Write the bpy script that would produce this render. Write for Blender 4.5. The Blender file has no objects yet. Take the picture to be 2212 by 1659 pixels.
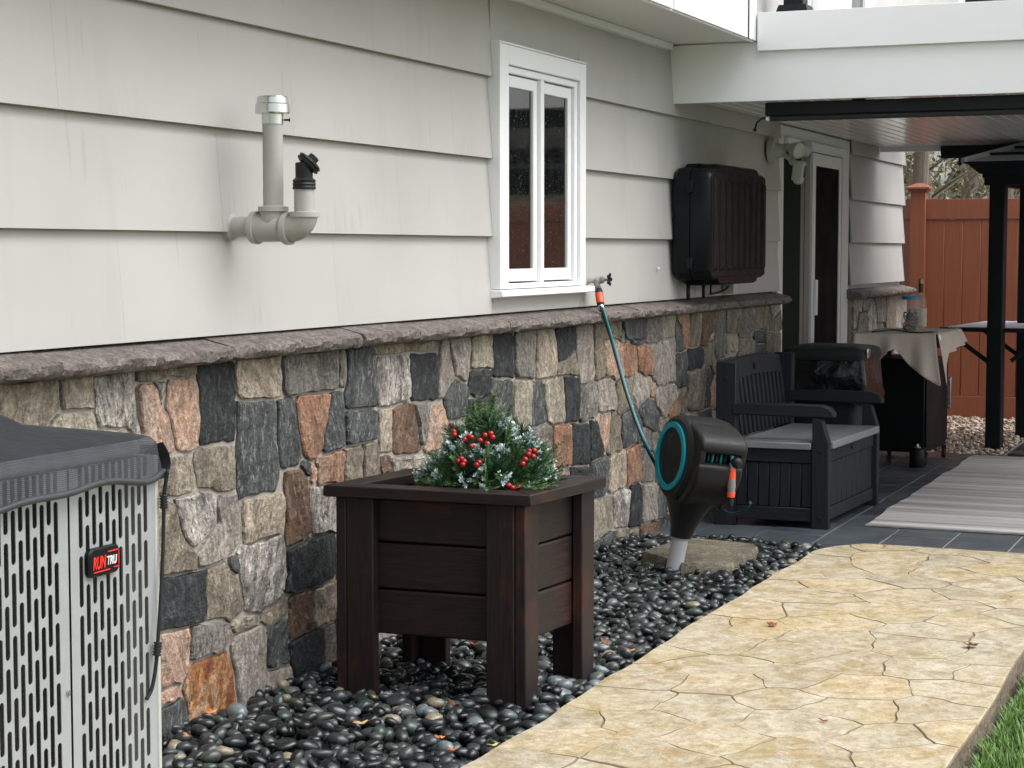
import bpy, bmesh, math, random
import numpy as np
from mathutils import Vector, Matrix, noise as mnoise
random.seed(7)
rng = np.random.default_rng(11)
scene = bpy.context.scene
COL = scene.collection
R = math.radians

# ------------------------------------------------------------------ camera
CAM_LOC = (0.0, -3.0, 1.42)
YAW = 22.899      # degrees towards the wall (+Y) from the +X direction
PITCH = 4.14      # degrees down
cam_data = bpy.data.cameras.new('camera')
cam_data.sensor_width = 36.0
cam_data.lens = 36.0 * 4000.0 / 2212.0
cam_data.clip_start = 0.05
cam_data.clip_end = 500
cam = bpy.data.objects.new('camera', cam_data)
COL.objects.link(cam)
cam.location = CAM_LOC
cam.rotation_euler = (R(90 - PITCH), 0, R(YAW - 90))
scene.camera = cam

# ------------------------------------------------------------------ sky, sun, exposure (overcast)
world = bpy.data.worlds.new('World')
scene.world = world
world.use_nodes = True
wn = world.node_tree
bg = wn.nodes['Background']
sky = wn.nodes.new('ShaderNodeTexSky')
sky.sky_type = 'NISHITA'
sky.sun_disc = False
sky.sun_elevation = R(52)
sky.sun_rotation = R(180 - 20)
sky.air_density = 1.0
sky.dust_density = 4.0
sky.ozone_density = 1.5
hs = wn.nodes.new('ShaderNodeHueSaturation')
hs.inputs['Saturation'].default_value = 0.34
wn.links.new(sky.outputs[0], hs.inputs['Color'])
wn.links.new(hs.outputs[0], bg.inputs['Color'])
bg.inputs['Strength'].default_value = 0.15
sun_data = bpy.data.lights.new('sun', 'SUN')
sun_data.energy = 1.0
sun_data.angle = R(40)
sun_data.color = (1.0, 0.985, 0.96)
sun = bpy.data.objects.new('sun', sun_data)
COL.objects.link(sun)
sd = Vector((0.30, 0.62, -1.1)).normalized()     # travelling direction of the light
sun.rotation_euler = sd.to_track_quat('-Z', 'Y').to_euler()
scene.view_settings.view_transform = 'Standard'
scene.view_settings.look = 'None'
scene.view_settings.gamma = 1.0
scene.view_settings.exposure = 0.92

# ------------------------------------------------------------------ ray helper: photo direction -> point on a real plane
_th, _ph = R(YAW), R(PITCH)
_fw = Vector((math.cos(_th)*math.cos(_ph), math.sin(_th)*math.cos(_ph), -math.sin(_ph)))
_rt = Vector((math.sin(_th), -math.cos(_th), 0))
_up = _rt.cross(_fw)
_C = Vector(CAM_LOC)
def ray(x, y):
    return _fw + _rt*((x-1106)/4000.0) - _up*((y-829.5)/4000.0)
def at(x, y, **k):
    r = ray(x, y)
    for a, v in k.items():
        i = 'XYZ'.index(a)
        return _C + r*((v-_C[i])/r[i])

# ------------------------------------------------------------------ materials
def new_mat(name):
    m = bpy.data.materials.new(name); m.use_nodes = True
    nt = m.node_tree
    return m, nt, nt.nodes['Principled BSDF']
def rgba(c): return (c[0], c[1], c[2], 1.0)
def node(nt, t, **k):
    n = nt.nodes.new(t)
    for a, v in k.items():
        if a in n.inputs: n.inputs[a].default_value = v
        else: setattr(n, a, v)
    return n
def coords(nt, space='Object', scale=(1, 1, 1), rot=(0, 0, 0)):
    if space == 'World':
        src = nt.nodes.new('ShaderNodeNewGeometry').outputs['Position']
    else:
        src = nt.nodes.new('ShaderNodeTexCoord').outputs[space]
    mp = nt.nodes.new('ShaderNodeMapping')
    mp.inputs['Scale'].default_value = scale
    mp.inputs['Rotation'].default_value = rot
    nt.links.new(src, mp.inputs[0])
    return mp.outputs[0]
def noise(nt, vec, scale=5, detail=4, rough=0.55, dist=0.0):
    n = nt.nodes.new('ShaderNodeTexNoise')
    n.inputs['Scale'].default_value = scale
    n.inputs['Detail'].default_value = detail
    n.inputs['Roughness'].default_value = rough
    n.inputs['Distortion'].default_value = dist
    nt.links.new(vec, n.inputs['Vector'])
    return n.outputs['Fac']
def ramp(nt, fac, stops, interp='LINEAR'):
    r = nt.nodes.new('ShaderNodeValToRGB')
    r.color_ramp.interpolation = interp
    while len(r.color_ramp.elements) < len(stops): r.color_ramp.elements.new(0.5)
    for e, (p, c) in zip(r.color_ramp.elements, stops):
        e.position = p
        e.color = rgba(c) if not isinstance(c, (int, float)) else (c, c, c, 1)
    nt.links.new(fac, r.inputs[0])
    return r.outputs[0]
def mix(nt, fac, a, b, mode='MIX'):
    m = nt.nodes.new('ShaderNodeMix'); m.data_type = 'RGBA'; m.blend_type = mode
    for sock, v in ((m.inputs[0], fac), (m.inputs[6], a), (m.inputs[7], b)):
        if isinstance(v, (int, float)): sock.default_value = v
        elif isinstance(v, tuple): sock.default_value = rgba(v)
        else: nt.links.new(v, sock)
    return m.outputs[2]
def bump(nt, p, h, strength=0.3, dist=0.01, prev=None):
    b = nt.nodes.new('ShaderNodeBump')
    b.inputs['Strength'].default_value = strength
    b.inputs['Distance'].default_value = dist
    nt.links.new(h, b.inputs['Height'])
    if prev is not None: nt.links.new(prev, b.inputs['Normal'])
    nt.links.new(b.outputs[0], p.inputs['Normal'])
    return b.outputs[0]

def plain(name, c, rough=0.5, metal=0.0, vary=0.12, nscale=30, bstr=0.08, grain=(1, 1, 1), bdist=0.002, space='Object', spec=0.5):
    m, nt, p = new_mat(name)
    v = coords(nt, space, grain)
    f = noise(nt, v, nscale, 5, 0.6)
    f2 = noise(nt, v, nscale*0.13, 3, 0.5)
    c2 = tuple(max(0, x*(1-vary)) for x in c); c3 = tuple(min(1, x*(1+vary)) for x in c)
    col = ramp(nt, f, [(0.3, c2), (0.7, c3)])
    col = mix(nt, 0.5, col, ramp(nt, f2, [(0.35, c2), (0.65, c3)]))
    nt.links.new(col, p.inputs['Base Color'])
    rr = ramp(nt, f2, [(0.3, max(0.02, rough*0.8)), (0.7, min(1, rough*1.2))])
    nt.links.new(rr, p.inputs['Roughness'])
    p.inputs['Metallic'].default_value = metal
    p.inputs['Specular IOR Level'].default_value = spec
    if bstr > 0: bump(nt, p, f, bstr, bdist)
    return m

def mat_siding():
    m, nt, p = new_mat('painted_cedar_shingle')
    v = coords(nt, 'World', (1, 1, 0.05))
    f = noise(nt, v, 60, 4, 0.65)
    v2 = coords(nt, 'World', (1, 1, 0.10))
    f2 = noise(nt, v2, 7, 3, 0.5)
    v3 = coords(nt, 'World', (1, 1, 1))
    f3 = noise(nt, v3, 1.3, 3, 0.5)
    base = ramp(nt, f3, [(0.3, (0.405, 0.397, 0.380)), (0.7, (0.465, 0.456, 0.437))])
    base = mix(nt, ramp(nt, f2, [(0.58, 0.0), (0.80, 0.22)]), base, (0.29, 0.28, 0.262))
    f4 = noise(nt, coords(nt, 'World', (1, 1, 0.02)), 26, 1, 0.5)
    base = mix(nt, ramp(nt, f4, [(0.74, 0.0), (0.78, 0.16)]), base, (0.17, 0.16, 0.15))
    # run-off marks that rise from the lower edge of each course
    geo = nt.nodes.new('ShaderNodeNewGeometry'); sep = nt.nodes.new('ShaderNodeSeparateXYZ'); nt.links.new(geo.outputs['Position'], sep.inputs[0])
    def mth(op, a, b=None):
        n = nt.nodes.new('ShaderNodeMath'); n.operation = op
        for i, q in enumerate((a, b)):
            if q is None: continue
            if isinstance(q, (int, float)): n.inputs[i].default_value = q
            else: nt.links.new(q, n.inputs[i])
        return n.outputs[0]
    fz = mth('FRACT', mth('DIVIDE', mth('SUBTRACT', sep.outputs[2], 1.165), 0.312))
    fs_ = noise(nt, coords(nt, 'World', (1, 1, 0.0)), 34, 3, 0.6)
    patch = noise(nt, coords(nt, 'World', (1, 1, 2.0)), 1.7, 2, 0.5)
    reach = mth('SUBTRACT', mth('MULTIPLY', mth('SUBTRACT', fs_, 0.42), 2.6), fz)
    mask = mth('MULTIPLY', ramp(nt, reach, [(0.0, 0.0), (0.25, 1.0)]), ramp(nt, patch, [(0.54, 0.0), (0.68, 0.32)]))
    base = mix(nt, mask, base, (0.31, 0.295, 0.27))
    oi = nt.nodes.new('ShaderNodeObjectInfo')
    base = mix(nt, 1.0, base, ramp(nt, oi.outputs['Random'], [(0, (0.975, 0.975, 0.978)), (1, (1.0, 1.0, 0.995))]), 'MULTIPLY')
    nt.links.new(base, p.inputs['Base Color'])
    p.inputs['Roughness'].default_value = 0.62
    bump(nt, p, f, 0.28, 0.003)
    return m

def mat_stone(name, cols, streak=0.25, speck=None, vein=None, scale=9, rough=0.75):
    """cols: colours along a noise ramp; streak: squash along the height; speck: colour of mineral flecks"""
    m, nt, p = new_mat(name)
    oi = nt.nodes.new('ShaderNodeObjectInfo')
    geo = nt.nodes.new('ShaderNodeNewGeometry')
    add = nt.nodes.new('ShaderNodeVectorMath'); add.operation = 'ADD'
    mul = nt.nodes.new('ShaderNodeVectorMath'); mul.operation = 'SCALE'
    comb = nt.nodes.new('ShaderNodeCombineXYZ')
    for k in range(3): nt.links.new(oi.outputs['Random'], comb.inputs[k])
    nt.links.new(comb.outputs[0], mul.inputs[0]); mul.inputs['Scale'].default_value = 37.0
    nt.links.new(geo.outputs['Position'], add.inputs[0]); nt.links.new(mul.outputs[0], add.inputs[1])
    rot = nt.nodes.new('ShaderNodeVectorRotate'); rot.rotation_type = 'Y_AXIS'
    ma = nt.nodes.new('ShaderNodeMath'); ma.operation = 'MULTIPLY_ADD'
    nt.links.new(oi.outputs['Random'], ma.inputs[0]); ma.inputs[1].default_value = 1.2; ma.inputs[2].default_value = -0.5
    nt.links.new(add.outputs[0], rot.inputs['Vector']); nt.links.new(ma.outputs[0], rot.inputs['Angle'])
    mp = nt.nodes.new('ShaderNodeMapping'); mp.inputs['Scale'].default_value = (1, 1, streak)
    nt.links.new(rot.outputs[0], mp.inputs[0])
    v = mp.outputs[0]
    f = noise(nt, v, scale, 6, 0.68, 0.6)
    n = len(cols)
    col = ramp(nt, f, [(0.30 + 0.40*i/(n-1), c) for i, c in enumerate(cols)])
    f2 = noise(nt, add.outputs[0], 70, 5, 0.75)
    col = mix(nt, 1.0, col, ramp(nt, f2, [(0.30, (0.38, 0.38, 0.38)), (0.5, (0.92, 0.92, 0.92)), (0.70, (1.5, 1.47, 1.42))]), 'MULTIPLY')
    fm = noise(nt, v, 26, 7, 0.82, 0.5)
    col = mix(nt, 1.0, col, ramp(nt, fm, [(0.32, (0.45, 0.44, 0.43)), (0.50, (0.97, 0.96, 0.94)), (0.68, (1.45, 1.42, 1.36))]), 'MULTIPLY')
    if speck:
        f3 = noise(nt, v, 55, 6, 0.85)
        col = mix(nt, ramp(nt, f3, [(0.53, 0.0), (0.59, 0.9)]), col, speck)
    if vein:
        w = nt.nodes.new('ShaderNodeTexWave'); w.wave_type = 'BANDS'; w.bands_direction = 'X'
        w.inputs['Scale'].default_value = 3.0; w.inputs['Distortion'].default_value = 14; w.inputs['Detail'].default_value = 4
        nt.links.new(v, w.inputs['Vector'])
        col = mix(nt, ramp(nt, w.outputs['Fac'], [(0.86, 0.0), (0.97, 0.8)]), col, vein)
    nt.links.new(col, p.inputs['Base Color'])
    p.inputs['Roughness'].default_value = rough
    h = mix(nt, 0.5, f, f2)
    h2 = noise(nt, add.outputs[0], 22, 6, 0.7)
    b = bump(nt, p, h2, 0.95, 0.022)
    bump(nt, p, h, 0.8, 0.008, b)
    return m

M = {}
M['siding'] = mat_siding()
STONE = {
 'K': mat_stone('stone_black_slate', [(0.007,0.009,0.011),(0.017,0.020,0.023),(0.035,0.040,0.043)], 0.4, (0.075,0.085,0.085)),
 'D': mat_stone('stone_dark_blue_grey', [(0.022,0.026,0.028),(0.053,0.060,0.062),(0.105,0.112,0.112)], 0.3, (0.20,0.205,0.20)),
 'G': mat_stone('stone_mid_grey', [(0.10,0.095,0.088),(0.215,0.20,0.18),(0.33,0.305,0.275)], 0.3, (0.05,0.05,0.05)),
 'L': mat_stone('stone_light_grey', [(0.22,0.195,0.17),(0.34,0.305,0.27),(0.45,0.41,0.36)], 0.25, (0.14,0.13,0.12)),
 'W': mat_stone('stone_white_streaked', [(0.07,0.068,0.065),(0.24,0.22,0.21),(0.50,0.47,0.43),(0.6,0.57,0.53)], 0.35, (0.05,0.05,0.05), None, 14),
 'N': mat_stone('stone_olive_grey', [(0.125,0.105,0.08),(0.24,0.205,0.16),(0.37,0.325,0.26)], 0.3, (0.09,0.08,0.06)),
 'S': mat_stone('stone_sand', [(0.20,0.18,0.14),(0.33,0.30,0.24),(0.46,0.42,0.35)], 0.3, (0.16,0.14,0.11)),
 'T': mat_stone('stone_tan_ochre', [(0.17,0.145,0.12),(0.38,0.32,0.25),(0.46,0.40,0.33),(0.42,0.22,0.07)], 0.35, (0.17,0.13,0.09)),
 'O': mat_stone('stone_orange_streaked', [(0.12,0.095,0.08),(0.32,0.155,0.09),(0.37,0.24,0.165),(0.42,0.34,0.26)], 0.28, (0.12,0.08,0.06)),
 'P': mat_stone('stone_pink', [(0.25,0.19,0.16),(0.44,0.33,0.27),(0.50,0.31,0.22),(0.46,0.38,0.33)], 0.3, (0.2,0.15,0.12)),
 'B': mat_stone('stone_red_brown', [(0.06,0.035,0.024),(0.13,0.072,0.045),(0.20,0.12,0.078)], 0.3, (0.22,0.17,0.12)),
 'R': mat_stone('stone_rust', [(0.10,0.03,0.012),(0.24,0.075,0.025),(0.36,0.17,0.06),(0.40,0.29,0.19),(0.28,0.09,0.03)], 0.5, (0.11,0.045,0.02), None, 12),
}
M['mortar'] = plain('mortar_grey', (0.33, 0.31, 0.275), 0.9, vary=0.22, nscale=40, bstr=0.7, bdist=0.012, space='World')
M['cap'] = mat_stone('cap_stone_mauve_grey', [(0.12,0.102,0.094),(0.175,0.152,0.14),(0.235,0.207,0.192)], 0.8, None, None, 12, 0.85)
M['white'] = plain('white_paint', (0.74, 0.745, 0.74), 0.42, vary=0.03, nscale=8, bstr=0.03, space='World')
M['trim'] = plain('white_pvc_trim', (0.83, 0.84, 0.85), 0.33, vary=0.02, nscale=5, bstr=0.02, space='World')
M['soffit'] = plain('soffit_cream', (0.66, 0.65, 0.62), 0.6, vary=0.03, nscale=5, bstr=0.02, space='World')
M['ceiling'] = plain('ceiling_gloss_white', (0.70, 0.70, 0.69), 0.16, vary=0.03, nscale=5, bstr=0.0, space='World')
M['black_metal'] = plain('black_powder_metal', (0.006, 0.0075, 0.010), 0.42, vary=0.15, nscale=60, bstr=0.03, spec=0.22)
M['gz_metal'] = plain('gazebo_dark_metal', (0.008, 0.012, 0.015), 0.5, vary=0.15, nscale=40, bstr=0.03, spec=0.22)
M['roof_metal'] = plain('gazebo_roof_metal', (0.58, 0.58, 0.66), 0.35, 0.0, vary=0.06)
M['pvc'] = plain('painted_grey_pipe', (0.38, 0.365, 0.34), 0.48, vary=0.05, nscale=40, bstr=0.06)
M['alu'] = plain('bare_aluminium', (0.62, 0.64, 0.60), 0.25, 0.9, vary=0.1, nscale=25, bstr=0.05)
M['rubber'] = plain('black_rubber', (0.018, 0.02, 0.02), 0.45, vary=0.2, nscale=40, bstr=0.08, spec=0.22)
M['reel'] = plain('reel_charcoal_plastic', (0.016, 0.0165, 0.0175), 0.45, vary=0.08, nscale=220, bstr=0.12, bdist=0.001, spec=0.22)
M['reel_face'] = plain('reel_black_face', (0.014, 0.017, 0.017), 0.5, vary=0.1, nscale=200, bstr=0.1, bdist=0.001, spec=0.22)
M['teal'] = plain('turquoise_plastic', (0.0, 0.30, 0.37), 0.35, vary=0.04, nscale=30, bstr=0.02)
M['teal_light'] = plain('turquoise_hose_light', (0.16, 0.50, 0.55), 0.35, vary=0.04, nscale=30, bstr=0.02)
M['hose_dark'] = plain('dark_hose_rubber', (0.012, 0.03, 0.035), 0.4, vary=0.1)
M['orange'] = plain('orange_plastic', (0.80, 0.085, 0.03), 0.35, vary=0.03, nscale=30, bstr=0.02)
M['grey_plastic'] = plain('grey_plastic', (0.20, 0.195, 0.185), 0.42, vary=0.06)
M['tube'] = plain('grey_ground_tube', (0.40, 0.405, 0.42), 0.4, vary=0.04, nscale=25, bstr=0.04)
M['cover_black'] = plain('cover_black_plastic', (0.004, 0.006, 0.008), 0.36, vary=0.15, nscale=90, bstr=0.15, spec=0.22)
M['cover_brown'] = plain('cover_brown_plastic', (0.012, 0.008, 0.008), 0.6, vary=0.12, nscale=120, bstr=0.2, spec=0.22)
M['cam_white'] = plain('camera_white_plastic', (0.52, 0.52, 0.49), 0.35, vary=0.03, nscale=20, bstr=0.02)
M['bench'] = plain('bench_charcoal_resin', (0.012, 0.0145, 0.019), 0.6, vary=0.22, nscale=60, bstr=0.6, grain=(1, 1, 0.06), bdist=0.004, space='World', spec=0.22)
M['bench_h'] = plain('bench_charcoal_resin_long_grain', (0.012, 0.0145, 0.019), 0.6, vary=0.22, nscale=60, bstr=0.6, grain=(1, 0.08, 1), bdist=0.004, space='World', spec=0.22)
M['lid'] = plain('bench_lid_grey_resin', (0.17, 0.18, 0.195), 0.5, vary=0.12, nscale=50, bstr=0.4, grain=(0.06, 1, 1), bdist=0.003, space='World')
M['bag'] = plain('bin_bag_plastic', (0.005, 0.006, 0.007), 0.16, vary=0.1, nscale=12, bstr=0.5, bdist=0.02)
M['bin'] = plain('bin_dark_plastic', (0.018, 0.02, 0.021), 0.5, vary=0.1, spec=0.22)
M['cart'] = plain('cart_black_steel', (0.004, 0.005, 0.006), 0.45, vary=0.1, spec=0.22)
M['cloth'] = plain('beige_cloth', (0.50, 0.42, 0.375), 0.9, vary=0.06, nscale=180, bstr=0.25, bdist=0.001)
M['steel'] = plain('brushed_steel', (0.5, 0.5, 0.5), 0.25, 0.9)
M['blue'] = plain('blue_lid', (0.03, 0.22, 0.42), 0.35, vary=0.04)
M['green_wire'] = plain('green_wire', (0.006, 0.032, 0.026), 0.5)
M['brown_wire'] = plain('brown_twine', (0.10, 0.06, 0.035), 0.8)
M['label'] = plain('bottle_label_cream', (0.50, 0.47, 0.38), 0.6, vary=0.3, nscale=28, bstr=0.0)
M['gold'] = plain('bottle_cap_gold', (0.45, 0.32, 0.12), 0.35, 0.4)
M['black_label'] = plain('bottle_neck_band', (0.03, 0.022, 0.02), 0.5)
M['propane'] = plain('camping_gas_green', (0.003, 0.006, 0.005), 0.5, spec=0.2)
M['screen'] = plain('door_screen_mesh', (0.006, 0.006, 0.006), 0.9, spec=0.1)
M['ac_paint'] = plain('condenser_grey_paint', (0.30, 0.318, 0.322), 0.38, vary=0.05, nscale=150, bstr=0.12, bdist=0.001)
M['ac_post'] = plain('condenser_white_edge', (0.42, 0.43, 0.40), 0.4, vary=0.04)
M['text_red'] = plain('badge_red', (0.75, 0.03, 0.02), 0.4, vary=0.02)
M['text_white'] = plain('badge_white', (0.8, 0.8, 0.8), 0.4, vary=0.02)
M['berry'] = plain('red_berry_gloss', (0.30, 0.004, 0.007), 0.22, vary=0.1)
M['cone'] = plain('pine_cone_brown', (0.09, 0.035, 0.015), 0.8, vary=0.4, nscale=40, bstr=0.6)
M['liner'] = plain('white_plastic_pot', (0.72, 0.72, 0.70), 0.5, vary=0.03)
M['soil'] = plain('dark_soil', (0.045, 0.032, 0.022), 0.95, vary=0.4, nscale=60, bstr=1.0, bdist=0.02, space='World')
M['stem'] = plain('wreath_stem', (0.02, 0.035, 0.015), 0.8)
M['bark'] = plain('tree_bark', (0.17, 0.14, 0.105), 0.95, vary=0.45, nscale=14, bstr=1.0, grain=(1, 1, 0.15), bdist=0.05, space='World')
M['twig'] = plain('grey_twig', (0.17, 0.145, 0.115), 0.95, vary=0.3, nscale=10, bstr=0.3, space='World')
M['screen_roll'] = plain('rolled_screen_grey', (0.035, 0.037, 0.036), 0.7, spec=0.2)
M['interior'] = plain('dark_interior', (0.02, 0.02, 0.02), 0.9)

def mat_glass_dark(name, col, rough=0.03):
    m, nt, p = new_mat(name)
    v = coords(nt, 'World', (1, 1, 0.2))
    f = noise(nt, v, 30, 4, 0.7)
    v2 = coords(nt, 'World')
    drops = noise(nt, v2, 90, 2, 0.5)
    nt.links.new(ramp(nt, f, [(0.5, col), (0.8, tuple(c*2.2+0.012 for c in col))]), p.inputs['Base Color'])
    nt.links.new(ramp(nt, f, [(0.4, rough), (0.8, rough+0.06)]), p.inputs['Roughness'])
    p.inputs['IOR'].default_value = 2.5
    p.inputs['Specular IOR Level'].default_value = 0.5
    bump(nt, p, ramp(nt, drops, [(0.66, 0.0), (0.72, 1.0)]), 0.25, 0.002)
    return m
M['glass'] = mat_glass_dark('window_glass', (0.006, 0.007, 0.007))
M['door_glass'] = plain('door_glass_green', (0.005, 0.016, 0.008), 0.6, vary=0.3, nscale=4, bstr=0.0, spec=0.08)

def mat_clear(name, tint):
    m, nt, p = new_mat(name)
    p.inputs['Base Color'].default_value = rgba(tint)
    p.inputs['Roughness'].default_value = 0.05
    p.inputs['Alpha'].default_value = 0.13
    p.inputs['IOR'].default_value = 1.5
    return m
M['clear'] = mat_clear('clear_glass', (0.7, 0.78, 0.76))

def mat_wood_dark():
    m, nt, p = new_mat('dark_stained_wood')
    oi = nt.nodes.new('ShaderNodeObjectInfo')
    tc = nt.nodes.new('ShaderNodeTexCoord')
    mp = nt.nodes.new('ShaderNodeMapping'); nt.links.new(tc.outputs['UV'], mp.inputs[0])
    mp.inputs['Scale'].default_value = (1.2, 26, 1)
    comb = nt.nodes.new('ShaderNodeCombineXYZ')
    ml = nt.nodes.new('ShaderNodeMath'); ml.operation = 'MULTIPLY'; ml.inputs[1].default_value = 50
    nt.links.new(oi.outputs['Random'], ml.inputs[0]); nt.links.new(ml.outputs[0], comb.inputs[0]); nt.links.new(ml.outputs[0], comb.inputs[1])
    nt.links.new(comb.outputs[0], mp.inputs['Location'])
    f = noise(nt, mp.outputs[0], 5, 6, 0.65, 0.4)
    g = noise(nt, coords(nt, 'World'), 4.5, 4, 0.6)
    col = ramp(nt, f, [(0.25, (0.010, 0.0066, 0.0064)), (0.6, (0.019, 0.0125, 0.0120)), (0.85, (0.036, 0.024, 0.022))])
    mm = nt.nodes.new('ShaderNodeMath'); mm.operation = 'MULTIPLY'
    nt.links.new(ramp(nt, g, [(0.56, 0.0), (0.72, 0.75)]), mm.inputs[0]); nt.links.new(ramp(nt, f, [(0.35, 0.2), (0.6, 1.0)]), mm.inputs[1])
    col = mix(nt, mm.outputs[0], col, (0.085, 0.024, 0.014))
    nt.links.new(col, p.inputs['Base Color'])
    nt.links.new(ramp(nt, f, [(0.3, 0.36), (0.8, 0.6)]), p.inputs['Roughness'])
    p.inputs['Specular IOR Level'].default_value = 0.26
    bump(nt, p, f, 0.35, 0.003)
    return m
M['wood'] = mat_wood_dark()

def mat_path():
    m, nt, p = new_mat('stamped_concrete_ochre')
    v = coords(nt, 'World')
    oi = nt.nodes.new('ShaderNodeObjectInfo')
    f = noise(nt, v, 1.6, 5, 0.6, 0.3)
    f2 = noise(nt, coords(nt, 'World', (1, 1, 1)), 11, 8, 0.8, 0.6)
    f3 = noise(nt, v, 90, 4, 0.8)
    f4 = noise(nt, v, 3.3, 3, 0.5)
    col = ramp(nt, f, [(0.32, (0.345, 0.295, 0.205)), (0.5, (0.39, 0.32, 0.19)), (0.68, (0.37, 0.26, 0.115))])
    col = mix(nt, ramp(nt, f2, [(0.42, 0.0), (0.58, 0.85)]), col, (0.53, 0.485, 0.385))
    col = mix(nt, ramp(nt, f4, [(0.56, 0.0), (0.72, 0.5)]), col, (0.40, 0.34, 0.15))
    col = mix(nt, ramp(nt, f2, [(0.25, 0.45), (0.42, 0.0)]), col, (0.20, 0.165, 0.12))
    col = mix(nt, ramp(nt, f3, [(0.28, 0.6), (0.46, 0.0)]), col, (0.15, 0.12, 0.09))
    f5 = noise(nt, v, 28, 5, 0.8)
    col = mix(nt, 1.0, col, ramp(nt, f5, [(0.3, (0.66, 0.65, 0.62)), (0.62, (1.14, 1.14, 1.14))]), 'MULTIPLY')
    col = mix(nt, 1.0, col, ramp(nt, oi.outputs['Random'], [(0, (0.90, 0.90, 0.90)), (0.5, (1.0, 1.0, 1.0)), (1, (1.06, 1.0, 0.90))]), 'MULTIPLY')
    nt.links.new(col, p.inputs['Base Color'])
    nt.links.new(ramp(nt, f2, [(0.3, 0.42), (0.7, 0.75)]), p.inputs['Roughness'])
    b = bump(nt, p, f2, 0.6, 0.012)
    bump(nt, p, f3, 0.35, 0.003, b)
    return m
M['path'] = mat_path()
M['joint'] = plain('path_joint_brown', (0.19, 0.142, 0.098), 0.85, vary=0.3, nscale=50, bstr=0.5, bdist=0.004, space='World')
def mat_path_side():
    return plain('path_rough_side', (0.17, 0.135, 0.095), 0.9, vary=0.45, nscale=35, bstr=1.0, bdist=0.02, space='World')
M['path_side'] = mat_path_side()

def mat_slate():
    m, nt, p = new_mat('wet_slate_tile')
    oi = nt.nodes.new('ShaderNodeObjectInfo')
    v = coords(nt, 'World', (1, 1, 1))
    f = noise(nt, v, 3.0, 6, 0.65, 0.5)
    wet = noise(nt, coords(nt, 'World', (2.0, 0.7, 1)), 2.2, 4, 0.6, 0.3)
    col = ramp(nt, f, [(0.3, (0.045, 0.058, 0.067)), (0.7, (0.088, 0.104, 0.117))])
    col = mix(nt, 1.0, col, ramp(nt, oi.outputs['Random'], [(0, (0.75, 0.75, 0.78)), (1, (1.25, 1.2, 1.2))]), 'MULTIPLY')
    col = mix(nt, ramp(nt, wet, [(0.5, 0.0), (0.6, 0.5)]), col, (0.03, 0.036, 0.043))
    nt.links.new(col, p.inputs['Base Color'])
    nt.links.new(ramp(nt, wet, [(0.44, 0.5), (0.60, 0.30)]), p.inputs['Roughness'])
    bump(nt, p, f, 0.35, 0.01)
    return m
M['slate'] = mat_slate()
M['grout'] = plain('light_grout', (0.36, 0.355, 0.33), 0.9, vary=0.2, nscale=30, bstr=0.3, space='World')

def mat_rug():
    m, nt, p = new_mat('woven_grey_rug')
    f = noise(nt, coords(nt, 'World', (3.2, 0.12, 1)), 2.2, 6, 0.75)
    f2 = noise(nt, coords(nt, 'World', (60, 4, 1)), 4, 3, 0.6)
    col = ramp(nt, f, [(0.30, (0.22, 0.205, 0.19)), (0.46, (0.40, 0.38, 0.36)), (0.56, (0.55, 0.54, 0.53)), (0.70, (0.74, 0.73, 0.72))])
    col = mix(nt, 1.0, col, ramp(nt, f2, [(0.3, (0.82, 0.82, 0.82)), (0.7, (1.12, 1.12, 1.12))]), 'MULTIPLY')
    nt.links.new(col, p.inputs['Base Color'])
    p.inputs['Roughness'].default_value = 0.9
    bump(nt, p, f2, 0.5, 0.004)
    return m
M['rug'] = mat_rug()

def mat_pebble():
    m, nt, p = new_mat('wet_black_beach_pebble')
    a = nt.nodes.new('ShaderNodeAttribute'); a.attribute_name = 'shade'
    v = coords(nt, 'World')
    col = ramp(nt, a.outputs['Fac'], [(0.0, (0.006, 0.0075, 0.0085)), (0.35, (0.015, 0.0185, 0.020)), (0.62, (0.040, 0.046, 0.049)),
                                      (0.78, (0.042, 0.062, 0.055)), (0.86, (0.055, 0.050, 0.036)), (0.93, (0.10, 0.12, 0.13)), (0.97, (0.17, 0.20, 0.215)), (1.0, (0.22, 0.19, 0.14))])
    f = noise(nt, v, 120, 4, 0.75)
    col = mix(nt, 1.0, col, ramp(nt, f, [(0.3, (0.7, 0.7, 0.7)), (0.7, (1.35, 1.35, 1.35))]), 'MULTIPLY')
    nt.links.new(col, p.inputs['Base Color'])
    nt.links.new(ramp(nt, noise(nt, v, 14, 2, 0.5), [(0.35, 0.12), (0.7, 0.36)]), p.inputs['Roughness'])
    bump(nt, p, f, 0.12, 0.002)
    return m
M['pebble'] = mat_pebble()
def mat_gravel():
    m, nt, p = new_mat('tan_river_gravel')
    a = nt.nodes.new('ShaderNodeAttribute'); a.attribute_name = 'shade'
    col = ramp(nt, a.outputs['Fac'], [(0.0, (0.22, 0.14, 0.09)), (0.4, (0.42, 0.31, 0.22)), (0.75, (0.56, 0.46, 0.37)), (1.0, (0.78, 0.72, 0.66))])
    nt.links.new(col, p.inputs['Base Color']); p.inputs['Roughness'].default_value = 0.7
    return m
M['gravel'] = mat_gravel()

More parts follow.
